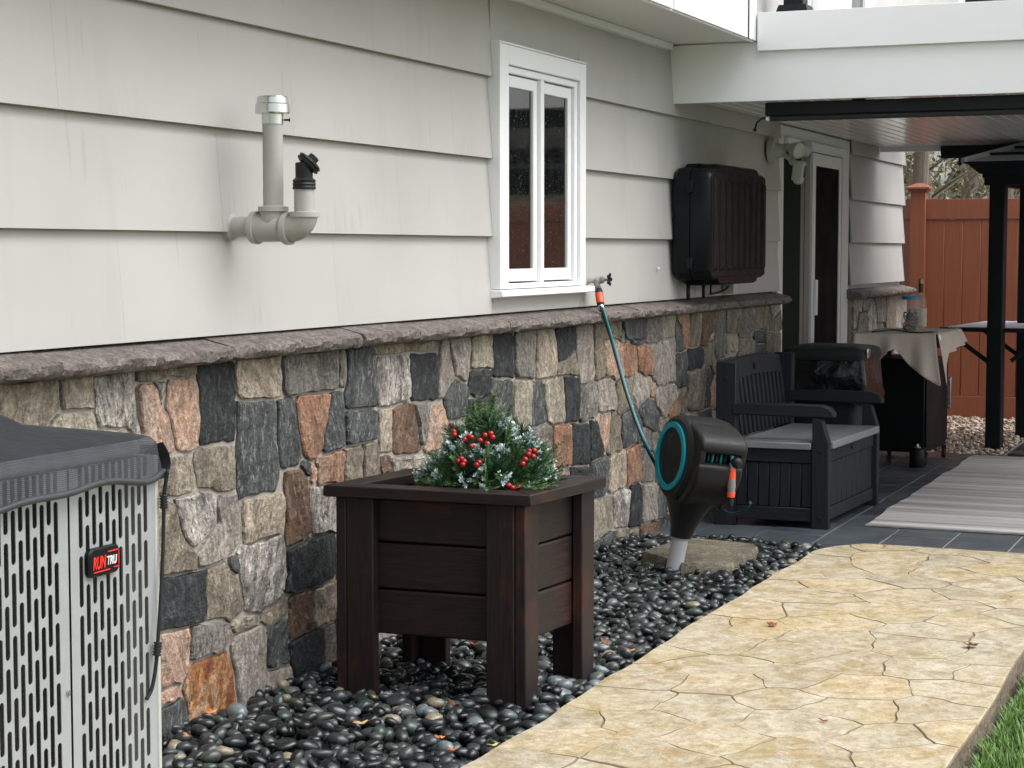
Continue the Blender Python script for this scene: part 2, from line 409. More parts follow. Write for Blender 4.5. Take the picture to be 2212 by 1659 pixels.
def mat_fence():
    m, nt, p = new_mat('red_brown_vinyl_fence')
    f = noise(nt, coords(nt, 'World', (1, 1, 0.06)), 45, 5, 0.65)
    g = noise(nt, coords(nt, 'World', (1, 1, 0.4)), 1.5, 3, 0.5)
    col = ramp(nt, f, [(0.25, (0.24, 0.070, 0.034)), (0.75, (0.34, 0.11, 0.056))])
    col = mix(nt, ramp(nt, g, [(0.4, 0.0), (0.7, 0.3)]), col, (0.36, 0.125, 0.068))
    nt.links.new(col, p.inputs['Base Color']); p.inputs['Roughness'].default_value = 0.5
    bump(nt, p, f, 0.2, 0.004)
    return m
M['fence'] = mat_fence()

def mat_attr(name, stops, rough=0.6, trans=0.0, spec=0.5):
    m, nt, p = new_mat(name)
    a = nt.nodes.new('ShaderNodeAttribute'); a.attribute_name = 'shade'
    nt.links.new(ramp(nt, a.outputs['Fac'], stops), p.inputs['Base Color'])
    p.inputs['Roughness'].default_value = rough
    p.inputs['Specular IOR Level'].default_value = spec
    return m
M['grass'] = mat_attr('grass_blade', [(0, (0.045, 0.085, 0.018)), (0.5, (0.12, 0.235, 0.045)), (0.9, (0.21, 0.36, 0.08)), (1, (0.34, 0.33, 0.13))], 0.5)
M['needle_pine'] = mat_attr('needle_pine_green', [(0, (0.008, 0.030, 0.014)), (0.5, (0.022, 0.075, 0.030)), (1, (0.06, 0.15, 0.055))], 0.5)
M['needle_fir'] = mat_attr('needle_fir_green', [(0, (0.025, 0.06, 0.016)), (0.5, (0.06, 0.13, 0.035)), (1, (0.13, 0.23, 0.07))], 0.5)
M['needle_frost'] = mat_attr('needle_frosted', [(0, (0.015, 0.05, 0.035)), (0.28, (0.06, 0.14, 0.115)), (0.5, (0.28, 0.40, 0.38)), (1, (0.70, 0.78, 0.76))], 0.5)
M['brush'] = mat_attr('winter_brush_leaf', [(0, (0.09, 0.075, 0.048)), (0.4, (0.19, 0.16, 0.10)), (0.75, (0.30, 0.27, 0.18)), (0.93, (0.27, 0.29, 0.13)), (1, (0.46, 0.42, 0.33))], 0.8)
M['leaf_red'] = plain('leaf_rust_red', (0.27, 0.045, 0.022), 0.6, vary=0.3, nscale=60, bstr=0.3)
M['leaf_brown'] = plain('leaf_dark_brown', (0.16, 0.055, 0.028), 0.6, vary=0.3, nscale=60, bstr=0.3)
M['leaf_orange'] = plain('leaf_orange', (0.48, 0.18, 0.06), 0.6, vary=0.3, nscale=60, bstr=0.3)
M['leaf_tan'] = plain('leaf_tan', (0.58, 0.36, 0.17), 0.6, vary=0.25, nscale=60, bstr=0.3)
M['leaf_yellow'] = plain('leaf_yellow', (0.62, 0.42, 0.12), 0.6, vary=0.2, nscale=60, bstr=0.3)
M['slab'] = mat_stone('flat_slab_brown_grey', [(0.10,0.09,0.065),(0.19,0.17,0.125),(0.28,0.25,0.19)], 1.0, (0.09,0.08,0.06), None, 8, 0.6)

def mat_cover_fabric():
    m, nt, p = new_mat('black_mesh_fabric')
    out = nt.nodes['Material Output']
    v = coords(nt, 'World')
    w = nt.nodes.new('ShaderNodeTexWave'); w.bands_direction = 'Z'; w.inputs['Scale'].default_value = 90
    w.inputs['Distortion'].default_value = 2.0
    nt.links.new(v, w.inputs['Vector'])
    f = noise(nt, v, 18, 5, 0.7)
    nt.links.new(ramp(nt, f, [(0.3, (0.028, 0.031, 0.038)), (0.7, (0.055, 0.060, 0.072))]), p.inputs['Base Color'])
    p.inputs['Roughness'].default_value = 0.55
    bump(nt, p, f, 0.4, 0.01)
    tr = nt.nodes.new('ShaderNodeBsdfTransparent')
    ms = nt.nodes.new('ShaderNodeMixShader')
    nt.links.new(ramp(nt, w.outputs['Fac'], [(0.3, 0.50), (0.7, 0.80)]), ms.inputs[0])
    nt.links.new(tr.outputs[0], ms.inputs[1]); nt.links.new(p.outputs[0], ms.inputs[2])
    nt.links.new(ms.outputs[0], out.inputs['Surface'])
    return m
M['mesh_fabric'] = mat_cover_fabric()
M['hem'] = plain('black_hem_tape', (0.03, 0.033, 0.04), 0.6, vary=0.3, nscale=30, bstr=0.4)
def mat_coil():
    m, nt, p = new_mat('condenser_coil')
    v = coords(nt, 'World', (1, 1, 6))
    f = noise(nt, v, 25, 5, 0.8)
    nt.links.new(ramp(nt, f, [(0.45, (0.003, 0.003, 0.004)), (0.66, (0.014, 0.013, 0.015)), (0.74, (0.16, 0.155, 0.16))]), p.inputs['Base Color'])  # pale end of the ramp paints a few highlights into the dark coil colour
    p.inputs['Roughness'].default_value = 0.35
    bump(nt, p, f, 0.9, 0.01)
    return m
M['coil'] = mat_coil()

# ------------------------------------------------------------------ mesh helpers
WLOC = {}
class MB:
    def __init__(s): s.v = []; s.f = []; s.uv = []
    def add(s, vs, fs):
        n = len(s.v); s.v += [tuple(p) for p in vs]; s.f += [tuple(i+n for i in f) for f in fs]
    def box(s, x0, x1, y0, y1, z0, z1):
        x0, x1 = sorted((x0, x1)); y0, y1 = sorted((y0, y1)); z0, z1 = sorted((z0, z1))
        s.add([(x0,y0,z0),(x1,y0,z0),(x1,y1,z0),(x0,y1,z0),(x0,y0,z1),(x1,y0,z1),(x1,y1,z1),(x0,y1,z1)],
              [(0,3,2,1),(4,5,6,7),(0,1,5,4),(1,2,6,5),(2,3,7,6),(3,0,4,7)])
        return s
    def obox(s, c, ax, h):
        c = Vector(c); a = [Vector(v).normalized()*k for v, k in zip(ax, h)]
        P = [c + a[0]*i + a[1]*j + a[2]*k for k in (-1, 1) for j in (-1, 1) for i in (-1, 1)]
        s.add(P, [(0,2,3,1),(4,5,7,6),(0,1,5,4),(1,3,7,5),(3,2,6,7),(2,0,4,6)])
        return s
    def bar(s, p0, p1, w, h, up=(0, 0, 1)):
        p0 = Vector(p0); p1 = Vector(p1); d = (p1-p0)
        u = Vector(up); a = d.cross(u).normalized(); b = a.cross(d).normalized()
        s.obox((p0+p1)/2, (d, a, b), (d.length/2, w/2, h/2))
        return s
    def frus(s, bot, top):
        """two loops of equal count -> closed solid"""
        n = len(bot)
        s.add(list(bot)+list(top), [tuple(range(n-1, -1, -1)), tuple(range(n, 2*n))] + [(i, (i+1) % n, n+(i+1) % n, n+i) for i in range(n)])
        return s
    def loft(s, loops, cap=True):
        n = len(loops[0]); assert all(len(l) == n for l in loops); vs = [p for l in loops for p in l]; fs = []
        for k in range(len(loops)-1):
            for i in range(n):
                j = (i+1) % n
                fs.append((k*n+i, k*n+j, (k+1)*n+j, (k+1)*n+i))
        if cap:
            fs.append(tuple(range(n-1, -1, -1))); fs.append(tuple(range((len(loops)-1)*n, len(loops)*n)))
        s.add(vs, fs); return s
    def tube(s, pts, r, n=10, cap=True):
        pts = [Vector(p) for p in pts]; rs = r if isinstance(r, (list, tuple)) else [r]*len(pts)
        loops = []; ref = None
        for i, p in enumerate(pts):
            d = (pts[min(i+1, len(pts)-1)] - pts[max(i-1, 0)]).normalized()
            if ref is None:
                ref = Vector((0, 0, 1)) if abs(d.z) < 0.9 else Vector((1, 0, 0))
            a = (ref - d*ref.dot(d)).normalized(); b = d.cross(a); ref = a
            loops.append([p + (a*math.cos(2*math.pi*k/n) + b*math.sin(2*math.pi*k/n))*rs[i] for k in range(n)])
        return s.loft(loops, cap)
    def lathe(s, origin, axis, prof, n=24):
        """prof: (distance along axis, radius)"""
        o = Vector(origin); d = Vector(axis).normalized()
        ref = Vector((0, 0, 1)) if abs(d.z) < 0.9 else Vector((1, 0, 0))
        a = (ref - d*ref.dot(d)).normalized(); b = d.cross(a)
        loops = [[o + d*t + (a*math.cos(2*math.pi*k/n) + b*math.sin(2*math.pi*k/n))*max(r, 1e-4) for k in range(n)] for t, r in prof]
        return s.loft(loops)
    def ball(s, c, r, n=10, m=7):
        c = Vector(c)
        rr = r if isinstance(r, (tuple, list)) else (r, r, r)
        loops = []
        for j in range(m):
            t = math.pi*(j+0.5)/m
            loops.append([c + Vector((rr[0]*math.sin(t)*math.cos(2*math.pi*k/n), rr[1]*math.sin(t)*math.sin(2*math.pi*k/n), -rr[2]*math.cos(t))) for k in range(n)])
        return s.loft(loops)
    def prism(s, poly, ext):
        """poly: list of 3D points, ext: extrusion vector"""
        e = Vector(ext); return s.frus([Vector(p) for p in poly], [Vector(p)+e for p in poly])
    def build(s, name, mat, parent=None, smooth=False, bevel=0.0, seg=2, fixn=True, boxuv=False):
        me = bpy.data.meshes.new(name)
        off = Vector((0, 0, 0)) if parent is None else WLOC.get(parent.name, Vector((0, 0, 0)))
        me.from_pydata([(p[0]-off.x, p[1]-off.y, p[2]-off.z) for p in s.v], [], s.f)
        if fixn:
            bm = bmesh.new(); bm.from_mesh(me); bmesh.ops.recalc_face_normals(bm, faces=bm.faces); bm.to_mesh(me); bm.free()
        if boxuv: grain_uv(me)
        if mat is not None: me.materials.append(mat)
        o = bpy.data.objects.new(name, me); COL.objects.link(o)
        if parent is not None: o.parent = parent; WLOC[o.name] = off
        else: WLOC[o.name] = Vector((0, 0, 0))
        if smooth:
            me.shade_smooth() if smooth is True else me.set_sharp_from_angle(angle=R(smooth))
        if bevel > 0:
            b = o.modifiers.new('bevel', 'BEVEL'); b.width = bevel; b.segments = seg; b.limit_method = 'ANGLE'; b.angle_limit = R(35)
            if not smooth: me.set_sharp_from_angle(angle=R(32))
        return o
def grain_uv(me):
    """U along the longest side of the piece, V across: for wood grain"""
    co = np.array([v.co for v in me.vertices]); ext = co.max(0)-co.min(0)
    c0 = co.mean(0); w, vec = np.linalg.eigh(np.cov((co-c0).T))
    L = vec[:, 2]
    uvl = me.uv_layers.new(name='UV')
    for poly in me.polygons:
        n = np.array(poly.normal); q = np.cross(n, L)
        if np.linalg.norm(q) < 0.3: q = vec[:, 1]
        for li in poly.loop_indices:
            p = co[me.loops[li].vertex_index]
            uvl.data[li].uv = (float(p@L), float(p@q))
def thing(name, label, cat, loc=(0, 0, 0), group=None):
    o = bpy.data.objects.new(name, None); COL.objects.link(o)
    o.empty_display_size = 0.1
    o.location = loc; o['label'] = label; o['category'] = cat
    if group: o['group'] = group
    WLOC[o.name] = Vector(loc)
    return o
def tag(o, label, cat, group=None):
    o['label'] = label; o['category'] = cat
    if group: o['group'] = group
    return o
def kind(o, k, label=None):
    o['kind'] = k
    if label: o['label'] = label
    return o
def raw_mesh(name, V, F, mat, parent=None, shade=None, smooth=False):
    """big meshes straight from arrays; shade = one value per vertex"""
    off = np.zeros(3) if parent is None else np.array(WLOC.get(parent.name, Vector((0, 0, 0))))
    me = bpy.data.meshes.new(name)
    V = np.asarray(V, dtype=np.float32) - off.astype(np.float32); F = np.asarray(F, dtype=np.int32)
    k = F.shape[1]
    me.vertices.add(len(V)); me.vertices.foreach_set('co', V.ravel())
    me.loops.add(F.size); me.loops.foreach_set('vertex_index', F.ravel())
    me.polygons.add(len(F)); me.polygons.foreach_set('loop_start', np.arange(0, F.size, k, dtype=np.int32))
    me.polygons.foreach_set('loop_total', np.full(len(F), k, dtype=np.int32))
    me.update(calc_edges=True)
    if shade is not None:
        a = me.attributes.new('shade', 'FLOAT', 'POINT'); a.data.foreach_set('value', np.asarray(shade, dtype=np.float32))
    if smooth: me.shade_smooth()
    me.materials.append(mat)
    o = bpy.data.objects.new(name, me); COL.objects.link(o)
    if parent is not None: o.parent = parent; WLOC[o.name] = Vector(off)
    else: WLOC[o.name] = Vector((0, 0, 0))
    return o
def ico(sub):
    bm = bmesh.new(); bmesh.ops.create_icosphere(bm, subdivisions=sub, radius=1.0)
    V = np.array([v.co[:] for v in bm.verts]); F = np.array([[v.index for v in f.verts] for f in bm.faces]); bm.free()
    return V, F
def clip_poly(poly, p, q):
    """keep the part of poly nearer to p than to q"""
    mx, my = (p[0]+q[0])/2, (p[1]+q[1])/2; dx, dy = q[0]-p[0], q[1]-p[1]
    out = []
    for i in range(len(poly)):
        a, b = poly[i], poly[(i+1) % len(poly)]
        da = (a[0]-mx)*dx+(a[1]-my)*dy; db = (b[0]-mx)*dx+(b[1]-my)*dy
        if da <= 0: out.append(a)
        if (da < 0 < db) or (db < 0 < da):
            t = da/(da-db); out.append((a[0]+(b[0]-a[0])*t, a[1]+(b[1]-a[1])*t))
    return out
def area2(p): return sum(p[i][0]*p[(i+1) % len(p)][1]-p[(i+1) % len(p)][0]*p[i][1] for i in range(len(p)))/2
def inset(poly, d):
    """shrink a roughly convex ccw polygon by d"""
    n = len(poly); out = []
    for i in range(n):
        a, b, c = poly[i-1], poly[i], poly[(i+1) % n]
        e1 = Vector((b[0]-a[0], b[1]-a[1])); e2 = Vector((c[0]-b[0], c[1]-b[1]))
        if e1.length < 1e-6 or e2.length < 1e-6: continue
        e1.normalize(); e2.normalize()
        n1 = Vector((-e1.y, e1.x)); n2 = Vector((-e2.y, e2.x)); m = n1+n2
        if m.length < 1e-3: continue
        m.normalize(); k = d/max(0.5, m.dot(n1))
        out.append((b[0]+m.x*k, b[1]+m.y*k))
    return out
def densify(poly, step):
    out = []
    for i in range(len(poly)):
        a, b = poly[i], poly[(i+1) % len(poly)]
        L = math.hypot(b[0]-a[0], b[1]-a[1]); k = max(1, int(round(L/step)))
        for j in range(k): out.append((a[0]+(b[0]-a[0])*j/k, a[1]+(b[1]-a[1])*j/k))
    return out
def point_in(poly, x, y):
    c = False; n = len(poly)
    for i in range(n):
        x1, y1 = poly[i]; x2, y2 = poly[(i+1) % n]
        if (y1 > y) != (y2 > y) and x < (x2-x1)*(y-y1)/(y2-y1)+x1: c = not c
    return c

# ================================================================== SETTING
# ground sheet of lawn soil to the horizon
g = MB(); g.add([(-150,-150,-0.10),(150,-150,-0.10),(150,150,-0.10),(-150,150,-0.10)], [(0,1,2,3)])
M['lawn_base'] = plain('lawn_base_green', (0.06, 0.10, 0.03), 0.95, vary=0.4, nscale=12, bstr=0.8, bdist=0.03, space='World')
kind(g.build('ground', M['lawn_base']), 'structure')
# soil under the pebbles
g = MB(); g.box(-4.0, 8.5, -1.03, 0.02, -0.09, -0.012)
bed = kind(g.build('pebble_bed', M['soil']), 'structure')

# ---- footpath of stamped concrete
def warp(x, y, s=1.0):
    v = Vector((x*3.1, y*3.1, 3.3)); w = Vector((x*9.0, y*9.0, 7.7))
    a = mnoise.noise_vector(v)*0.045*s + mnoise.noise_vector(w)*0.016*s
    return x+a.x, y+a.y
def edge_left(x): return -1.0 + 0.004*math.sin(x*2.1+0.4) + 0.005*math.sin(x*6.1)+0.003*math.sin(x*15) - (max(0, x-8.2)**2)*1.6
def edge_right(x): return -2.185 + 0.006*math.sin(x*1.9+1) + 0.004*math.sin(x*5.3)
PX0, PX1 = 0.6, 8.545
outline = []
xs = np.linspace(PX0, PX1, 70)
outline += [(x, edge_right(x)) for x in xs] + [(x, edge_left(x)) for x in xs[::-1]]
pth = MB(); pth.prism([(x, y, -0.09) for x, y in outline], (0, 0, 0.09+0.046))
footpath = kind(pth.build('footpath', M['path_side']), 'structure')
footpath.data.materials.append(M['joint'])
for p in footpath.data.polygons:
    if abs(p.normal.z) > 0.9: p.material_index = 1
sites = []
tries = 0
TW = 1.175                                    # mean width; cells are laid out in (x, across) and bent to the real edges
while len(sites) < 190 and tries < 14000:
    tries += 1
    s_ = (random.uniform(PX0, PX1), random.uniform(0.0, TW))
    if all(math.hypot((s_[0]-q[0])*0.86, s_[1]-q[1]) > 0.205 for q in sites): sites.append(s_)
def lw(x, y):
    """the stamped line is bold in places and nearly gone in others"""
    return max(0.0003, 0.0020+0.0068*mnoise.noise(Vector((x*5.5, y*5.5, 12.3))))
def bend(x, t):
    k = min(1, min(t, TW-t)/0.09, (x-PX0)/0.09, (PX1-x)/0.09); k = max(0, k)
    v = Vector((x*2.9, t*2.9, 3.3)); w = Vector((x*8.0, t*8.0, 7.7)); u = Vector((x*24.0, t*24.0, 1.7))
    a = (mnoise.noise_vector(v)*0.060 + mnoise.noise_vector(w)*0.022 + mnoise.noise_vector(u)*0.007)*k
    x2 = x+a.x; t2 = t+a.y
    e0 = edge_right(x2)+0.004; e1 = edge_left(x2)-0.004
    return x2, e0+(e1-e0)*t2/TW
for s_ in sites:
    cell = [(PX0+0.002, 0.0), (PX1-0.002, 0.0), (PX1-0.002, TW), (PX0+0.002, TW)]
    for q in sites:
        if q is not s_ and math.hypot(q[0]-s_[0], q[1]-s_[1]) < 1.3: cell = clip_poly(cell, s_, q)
        if len(cell) < 3: break
    if len(cell) < 3: continue
    raw = densify(inset(cell, 0.0008), 0.022)
    rim_ = [t < 0.006 or t > TW-0.006 or x < PX0+0.01 or x > PX1-0.01 for x, t in raw]
    cell = [bend(x, t) for x, t in raw]
    if area2(cell) < 0.003: continue
    m_ = MB(); zt = 0.0525 + random.uniform(-0.0008, 0.0008)
    n_ = len(cell)
    cx_ = sum(p[0] for p in cell)/n_; cy_ = sum(p[1] for p in cell)/n_
    ins = [(x+(cx_-x)/max(0.05, math.hypot(cx_-x, cy_-y))*lw(x, y), y+(cy_-y)/max(0.05, math.hypot(cx_-x, cy_-y))*lw(x, y)) for x, y in cell]
    vs = [(x, y, 0.040) for x, y in cell] + [(x, y, zt-0.0030) for x, y in cell] + [(x, y, zt) for x, y in ins] + [(cx_, cy_, zt)]
    fs = []
    for i in range(n_):
        j = (i+1) % n_
        fs += [(i, j, n_+j, n_+i), (n_+i, n_+j, 2*n_+j, 2*n_+i), (2*n_+i, 2*n_+j, 3*n_)]
    m_.add(vs, fs)
    fo = m_.build('flagstone', M['path'], footpath, fixn=False); fo.data.materials.append(M['joint'])
    for k_, pl_ in enumerate(fo.data.polygons):
        i_ = k_//3
        if k_ % 3 != 2 and not (rim_[i_] and rim_[(i_+1) % n_]): pl_.material_index = 1

# ---- patio of slate tiles
g = MB(); g.box(8.555, 13.12, -6.5, 0.0, -0.09, -0.004)
g.box(13.12, 15.6, -6.5, -1.16, -0.09, -0.004)
patio = kind(g.build('patio', M['grout']), 'structure')
for r_ in range(19):
    y1 = -0.262 - 0.305*(r_-1); y0 = y1-0.305
    if r_ == 0: y1 = -0.002
    xoff = [0.0, 0.33, 0.15, 0.47][r_ % 4]
    x = 8.562 - xoff
    while x < 15.55:
        xa, xb = max(x, 8.562), min(x+0.61, 15.58 if y1 < -1.1 else 13.11)
        if xb-xa > 0.05 and y1-y0 > 0.03:
            m_ = MB(); m_.box(xa+0.0035, xb-0.0035, y0+0.0035, y1-0.0035, -0.02, random.uniform(-0.001, 0.0015))
            m_.build('tile', M['slate'], patio, bevel=0.0015, seg=1)
        x += 0.61
# mud strip and lawn
g = MB()
mud = [(x, edge_right(x)+0.03) for x in np.linspace(0.6, 9.5, 40)] + [(x, -2.33+0.03*math.sin(x*3.7)) for x in np.linspace(9.5, 0.6, 40)]
g.prism([(x, y, -0.09) for x, y in mud], (0, 0, 0.055))
kind(g.build('soil_strip', M['soil']), 'structure')
g = MB(); g.box(0.6, 12.0, -7.0, -2.30, -0.095, -0.03)
kind(g.build('lawn', M['lawn_base']), 'structure')
nb = 95000
gx = 3.6 + (9.0-3.6)*rng.random(nb)**1.25; gy = -2.195 - 2.2*rng.random(nb)**1.6
gy = np.minimum(gy, -2.205 - 0.025*np.abs(np.sin(gx*7.1)) - 0.02*np.abs(np.sin(gx*17)))
h_ = rng.uniform(0.035, 0.075, nb)*np.where(gy > -2.30, 0.75, 1.0); az = rng.uniform(0, 6.283, nb); lean = rng.uniform(0.005, 0.045, nb); wd = rng.uniform(0.0014, 0.0026, nb)
bx = np.cos(az); by = np.sin(az); px_ = -by*wd; py_ = bx*wd
V = np.zeros((nb, 5, 3)); z0 = -0.026
V[:, 0] = np.stack([gx-px_, gy-py_, np.full(nb, z0)], 1); V[:, 1] = np.stack([gx+px_, gy+py_, np.full(nb, z0)], 1)
V[:, 2] = np.stack([gx+px_*0.8+bx*lean*0.35, gy+py_*0.8+by*lean*0.35, z0+h_*0.6], 1); V[:, 3] = np.stack([gx-px_*0.8+bx*lean*0.35, gy-py_*0.8+by*lean*0.35, z0+h_*0.6], 1)
V[:, 4] = np.stack([gx+bx*lean, gy+by*lean, z0+h_], 1)
b0 = np.arange(nb)[:, None]*5
F = np.concatenate([b0+np.array([[0, 1, 2]]), b0+np.array([[0, 2, 3]]), b0+np.array([[3, 2, 4]])])
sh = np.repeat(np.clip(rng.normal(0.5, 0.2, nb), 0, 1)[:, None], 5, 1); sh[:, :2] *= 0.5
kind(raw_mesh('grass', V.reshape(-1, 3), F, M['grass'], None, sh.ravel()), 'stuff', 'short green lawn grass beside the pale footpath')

# ---- pebbles
IV, IF = ico(2)
def pebble_shape(k):
    r_ = random.Random(k)
    a, b, c = 1.0, r_.uniform(0.62, 0.9), r_.uniform(0.42, 0.66)
    off = Vector((k*3.7, k*1.3, k*0.7)); out = []
    for v in IV:
        p = Vector(v); d = 1 + 0.34*mnoise.noise(p*0.9+off) + 0.08*mnoise.noise(p*2.4+off)
        out.append((p.x*a*d, p.y*b*d, p.z*c*d))
    return np.array(out)
PSH = [pebble_shape(k) for k in range(18)]
pebs = []
def in_ob(x, y):
    return False
def layer(n, zlo, zhi, smin, smax, spacing, x0=2.9, x1=8.53):
    grid = {}
    c = spacing
    for _ in range(n):
        x = random.uniform(x0, x1); y = random.uniform(-0.985, -0.045)
        s = random.uniform(smin, smax) if random.random() > 0.12 else smax*random.uniform(1.0, 1.25)
        if y-s*0.75 < edge_left(x)+0.0: 
            if y-s*0.45 < edge_left(x): continue
        gx_, gy_ = int(x/c), int(y/c); ok = True
        for i in (-2, -1, 0, 1, 2):
            for j in (-2, -1, 0, 1, 2):
                for q in grid.get((gx_+i, gy_+j), ()):
                    if math.hypot(q[0]-x, q[1]-y) < (q[2]+s)*0.80: ok = False; break
                if not ok: break
            if not ok: break
        if not ok: continue
        grid.setdefault((gx_, gy_), []).append((x, y, s))
        # gentle heaping of the bed, highest away from the wall
        z = random.uniform(zlo, zhi) + 0.012*mnoise.noise(Vector((x*2.2, y*2.2, 0)))
        pebs.append((x, y, z, s))
layer(26000, -0.006, 0.004, 0.024, 0.040, 0.04)
layer(16000, 0.012, 0.025, 0.022, 0.038, 0.04)
layer(3200, 0.030, 0.040, 0.020, 0.034, 0.036)
cx0, cy0 = CAM_LOC[0], CAM_LOC[1]
def in_view(x, y):
    d = Vector((x-cx0, y-cy0, 0)); t = d.x*math.cos(_th)+d.y*math.sin(_th); u = (d.x*math.sin(_th)-d.y*math.cos(_th))/t*4000+1106
    v = 540 + (1.42-0.03)/t*4000
    return (300 < u < 2212) and v < 1670
cand = sorted([i for i, p in enumerate(pebs) if p[2] > 0.011 and in_view(p[0], p[1]) and p[0] > 4.0], key=lambda i: (math.hypot(pebs[i][0], pebs[i][1]+3)-pebs[i][3]*25))
big = set(cand[:299])
pebble_meshes = {}
def pebble_mesh(k, lvl):
    key = (k, lvl)
    if key not in pebble_meshes:
        me = bpy.data.meshes.new('pebble'); me.from_pydata([tuple(v) for v in PSH[k]], [], [tuple(f) for f in IF.tolist()])
        a = me.attributes.new('shade', 'FLOAT', 'POINT'); a.data.foreach_set('value', np.full(len(IV), SHV[lvl], dtype=np.float32))
        me.shade_smooth(); me.materials.append(M['pebble']); pebble_meshes[key] = me
    return pebble_meshes[key]
SHV = [0.02, 0.12, 0.2, 0.28, 0.36, 0.45, 0.55, 0.64, 0.74, 0.82, 0.9, 0.955, 1.0]
def shade_pick(x, y):
    r_ = random.random()
    # a loose drift of paler stones by the planter's right leg, like the photo
    near = math.hypot((x-5.55)*0.8, y+0.94)
    if near < 0.16 and r_ < 0.6: return random.choice([9, 10, 11])
    if r_ < 0.50: return random.choice([0, 1, 2, 3, 4, 5])
    if r_ < 0.86: return random.choice([5, 6, 7, 7, 8])
    return random.choice([8, 9, 9, 10, 11, 12])
VV = []; FF = []; SS = []
cnt = 0
for i, (x, y, z, s) in enumerate(pebs):
    k = random.randrange(18); lv = shade_pick(x, y)
    rot = Matrix.Rotation(random.uniform(0, 6.28), 3, 'Z') @ Matrix.Rotation(random.gauss(0, 0.33), 3, 'X') @ Matrix.Rotation(random.gauss(0, 0.28), 3, 'Y')
    if i in big:
        o = bpy.data.objects.new('pebble', pebble_mesh(k, lv)); COL.objects.link(o); o.parent = bed
        o.location = (x, y, z); o.rotation_euler = rot.to_euler(); o.scale = (s, s, s)
    else:
        A = np.array(rot); P = (PSH[k]*s) @ A.T + np.array([x, y, z])
        VV.append(P); FF.append(IF + cnt*len(IV)); SS.append(np.full(len(IV), SHV[lv])); cnt += 1
rest = raw_mesh('pebbles', np.concatenate(VV), np.concatenate(FF), M['pebble'], bed, np.concatenate(SS), True)
rest['kind'] = 'stuff'

# ---- gravel area beyond the patio
g = MB(); g.box(13.12, 19.0, -6.5, 1.6, -0.09, -0.062)
kind(g.build('gravel_bed', plain('gravel_base', (0.12, 0.09, 0.06), 0.95, vary=0.4, nscale=40, bstr=0.8, space='World')), 'structure')
IV1, IF1 = ico(1)
ng = 7500
X_ = 13.15 + 3.3*rng.random(ng); Y_ = 0.1 - 2.3*rng.random(ng)
keep = ~((Y_ < -1.13) & (X_ < 15.6)); X_ = X_[keep]; Y_ = Y_[keep]; ng = len(X_)
S_ = rng.uniform(0.013, 0.027, ng); Z_ = -0.052 + rng.uniform(0, 0.035, ng) + np.where(X_ < 13.6, 0.01, 0)
A_ = rng.uniform(0, 6.28, ng)
V = np.zeros((ng, len(IV1), 3)); jit = 1+rng.uniform(-0.2, 0.2, (ng, len(IV1)))
vx = IV1[None, :, 0]*jit*1.0; vy = IV1[None, :, 1]*jit*0.8; vz = IV1[None, :, 2]*jit*0.6
V[:, :, 0] = X_[:, None] + S_[:, None]*(vx*np.cos(A_)[:, None]-vy*np.sin(A_)[:, None])
V[:, :, 1] = Y_[:, None] + S_[:, None]*(vx*np.sin(A_)[:, None]+vy*np.cos(A_)[:, None])
V[:, :, 2] = Z_[:, None] + S_[:, None]*vz
F = (np.arange(ng)[:, None, None]*len(IV1) + IF1[None]).reshape(-1, 3)
kind(raw_mesh('gravel', V.reshape(-1, 3), F, M['gravel'], None, np.repeat(rng.random(ng), len(IV1)), False), 'stuff', 'pale tan river gravel in front of the red-brown fence')

# ================================================================== HOUSE
house = thing('house', 'grey shingled house wall over a colourful fieldstone base with white trim', 'house', (0, 0, 0))
XS0, XDOOR0, XDOOR1, XEND = -3.0, 11.34, 13.34, 15.30
# core walls behind the cladding (window and door openings left clear of the cladding)
m_ = MB(); m_.box(XS0, 6.83, 0.002, 0.25, 0, 2.60); m_.box(7.81, XDOOR0, 0.002, 0.25, 0, 2.60)
m_.box(6.83, 7.81, 0.002, 0.25, 0, 1.235); m_.box(6.83, 7.81, 0.002, 0.25, 2.245, 2.60)
m_.box(XDOOR0, XDOOR1, 0.002, 0.25, 2.08, 2.60)
m_.box(XDOOR1, XEND, 0.002, 0.25, 0, 2.75); m_.box(XEND-0.25, XEND, 0.25, 4.0, 0, 2.75)
m_.build('wall', M['siding'], house)
m_ = MB(); m_.box(6.6, 13.6, 0.60, 0.66, 0, 2.6); m_.build('interior', M['interior'], house)
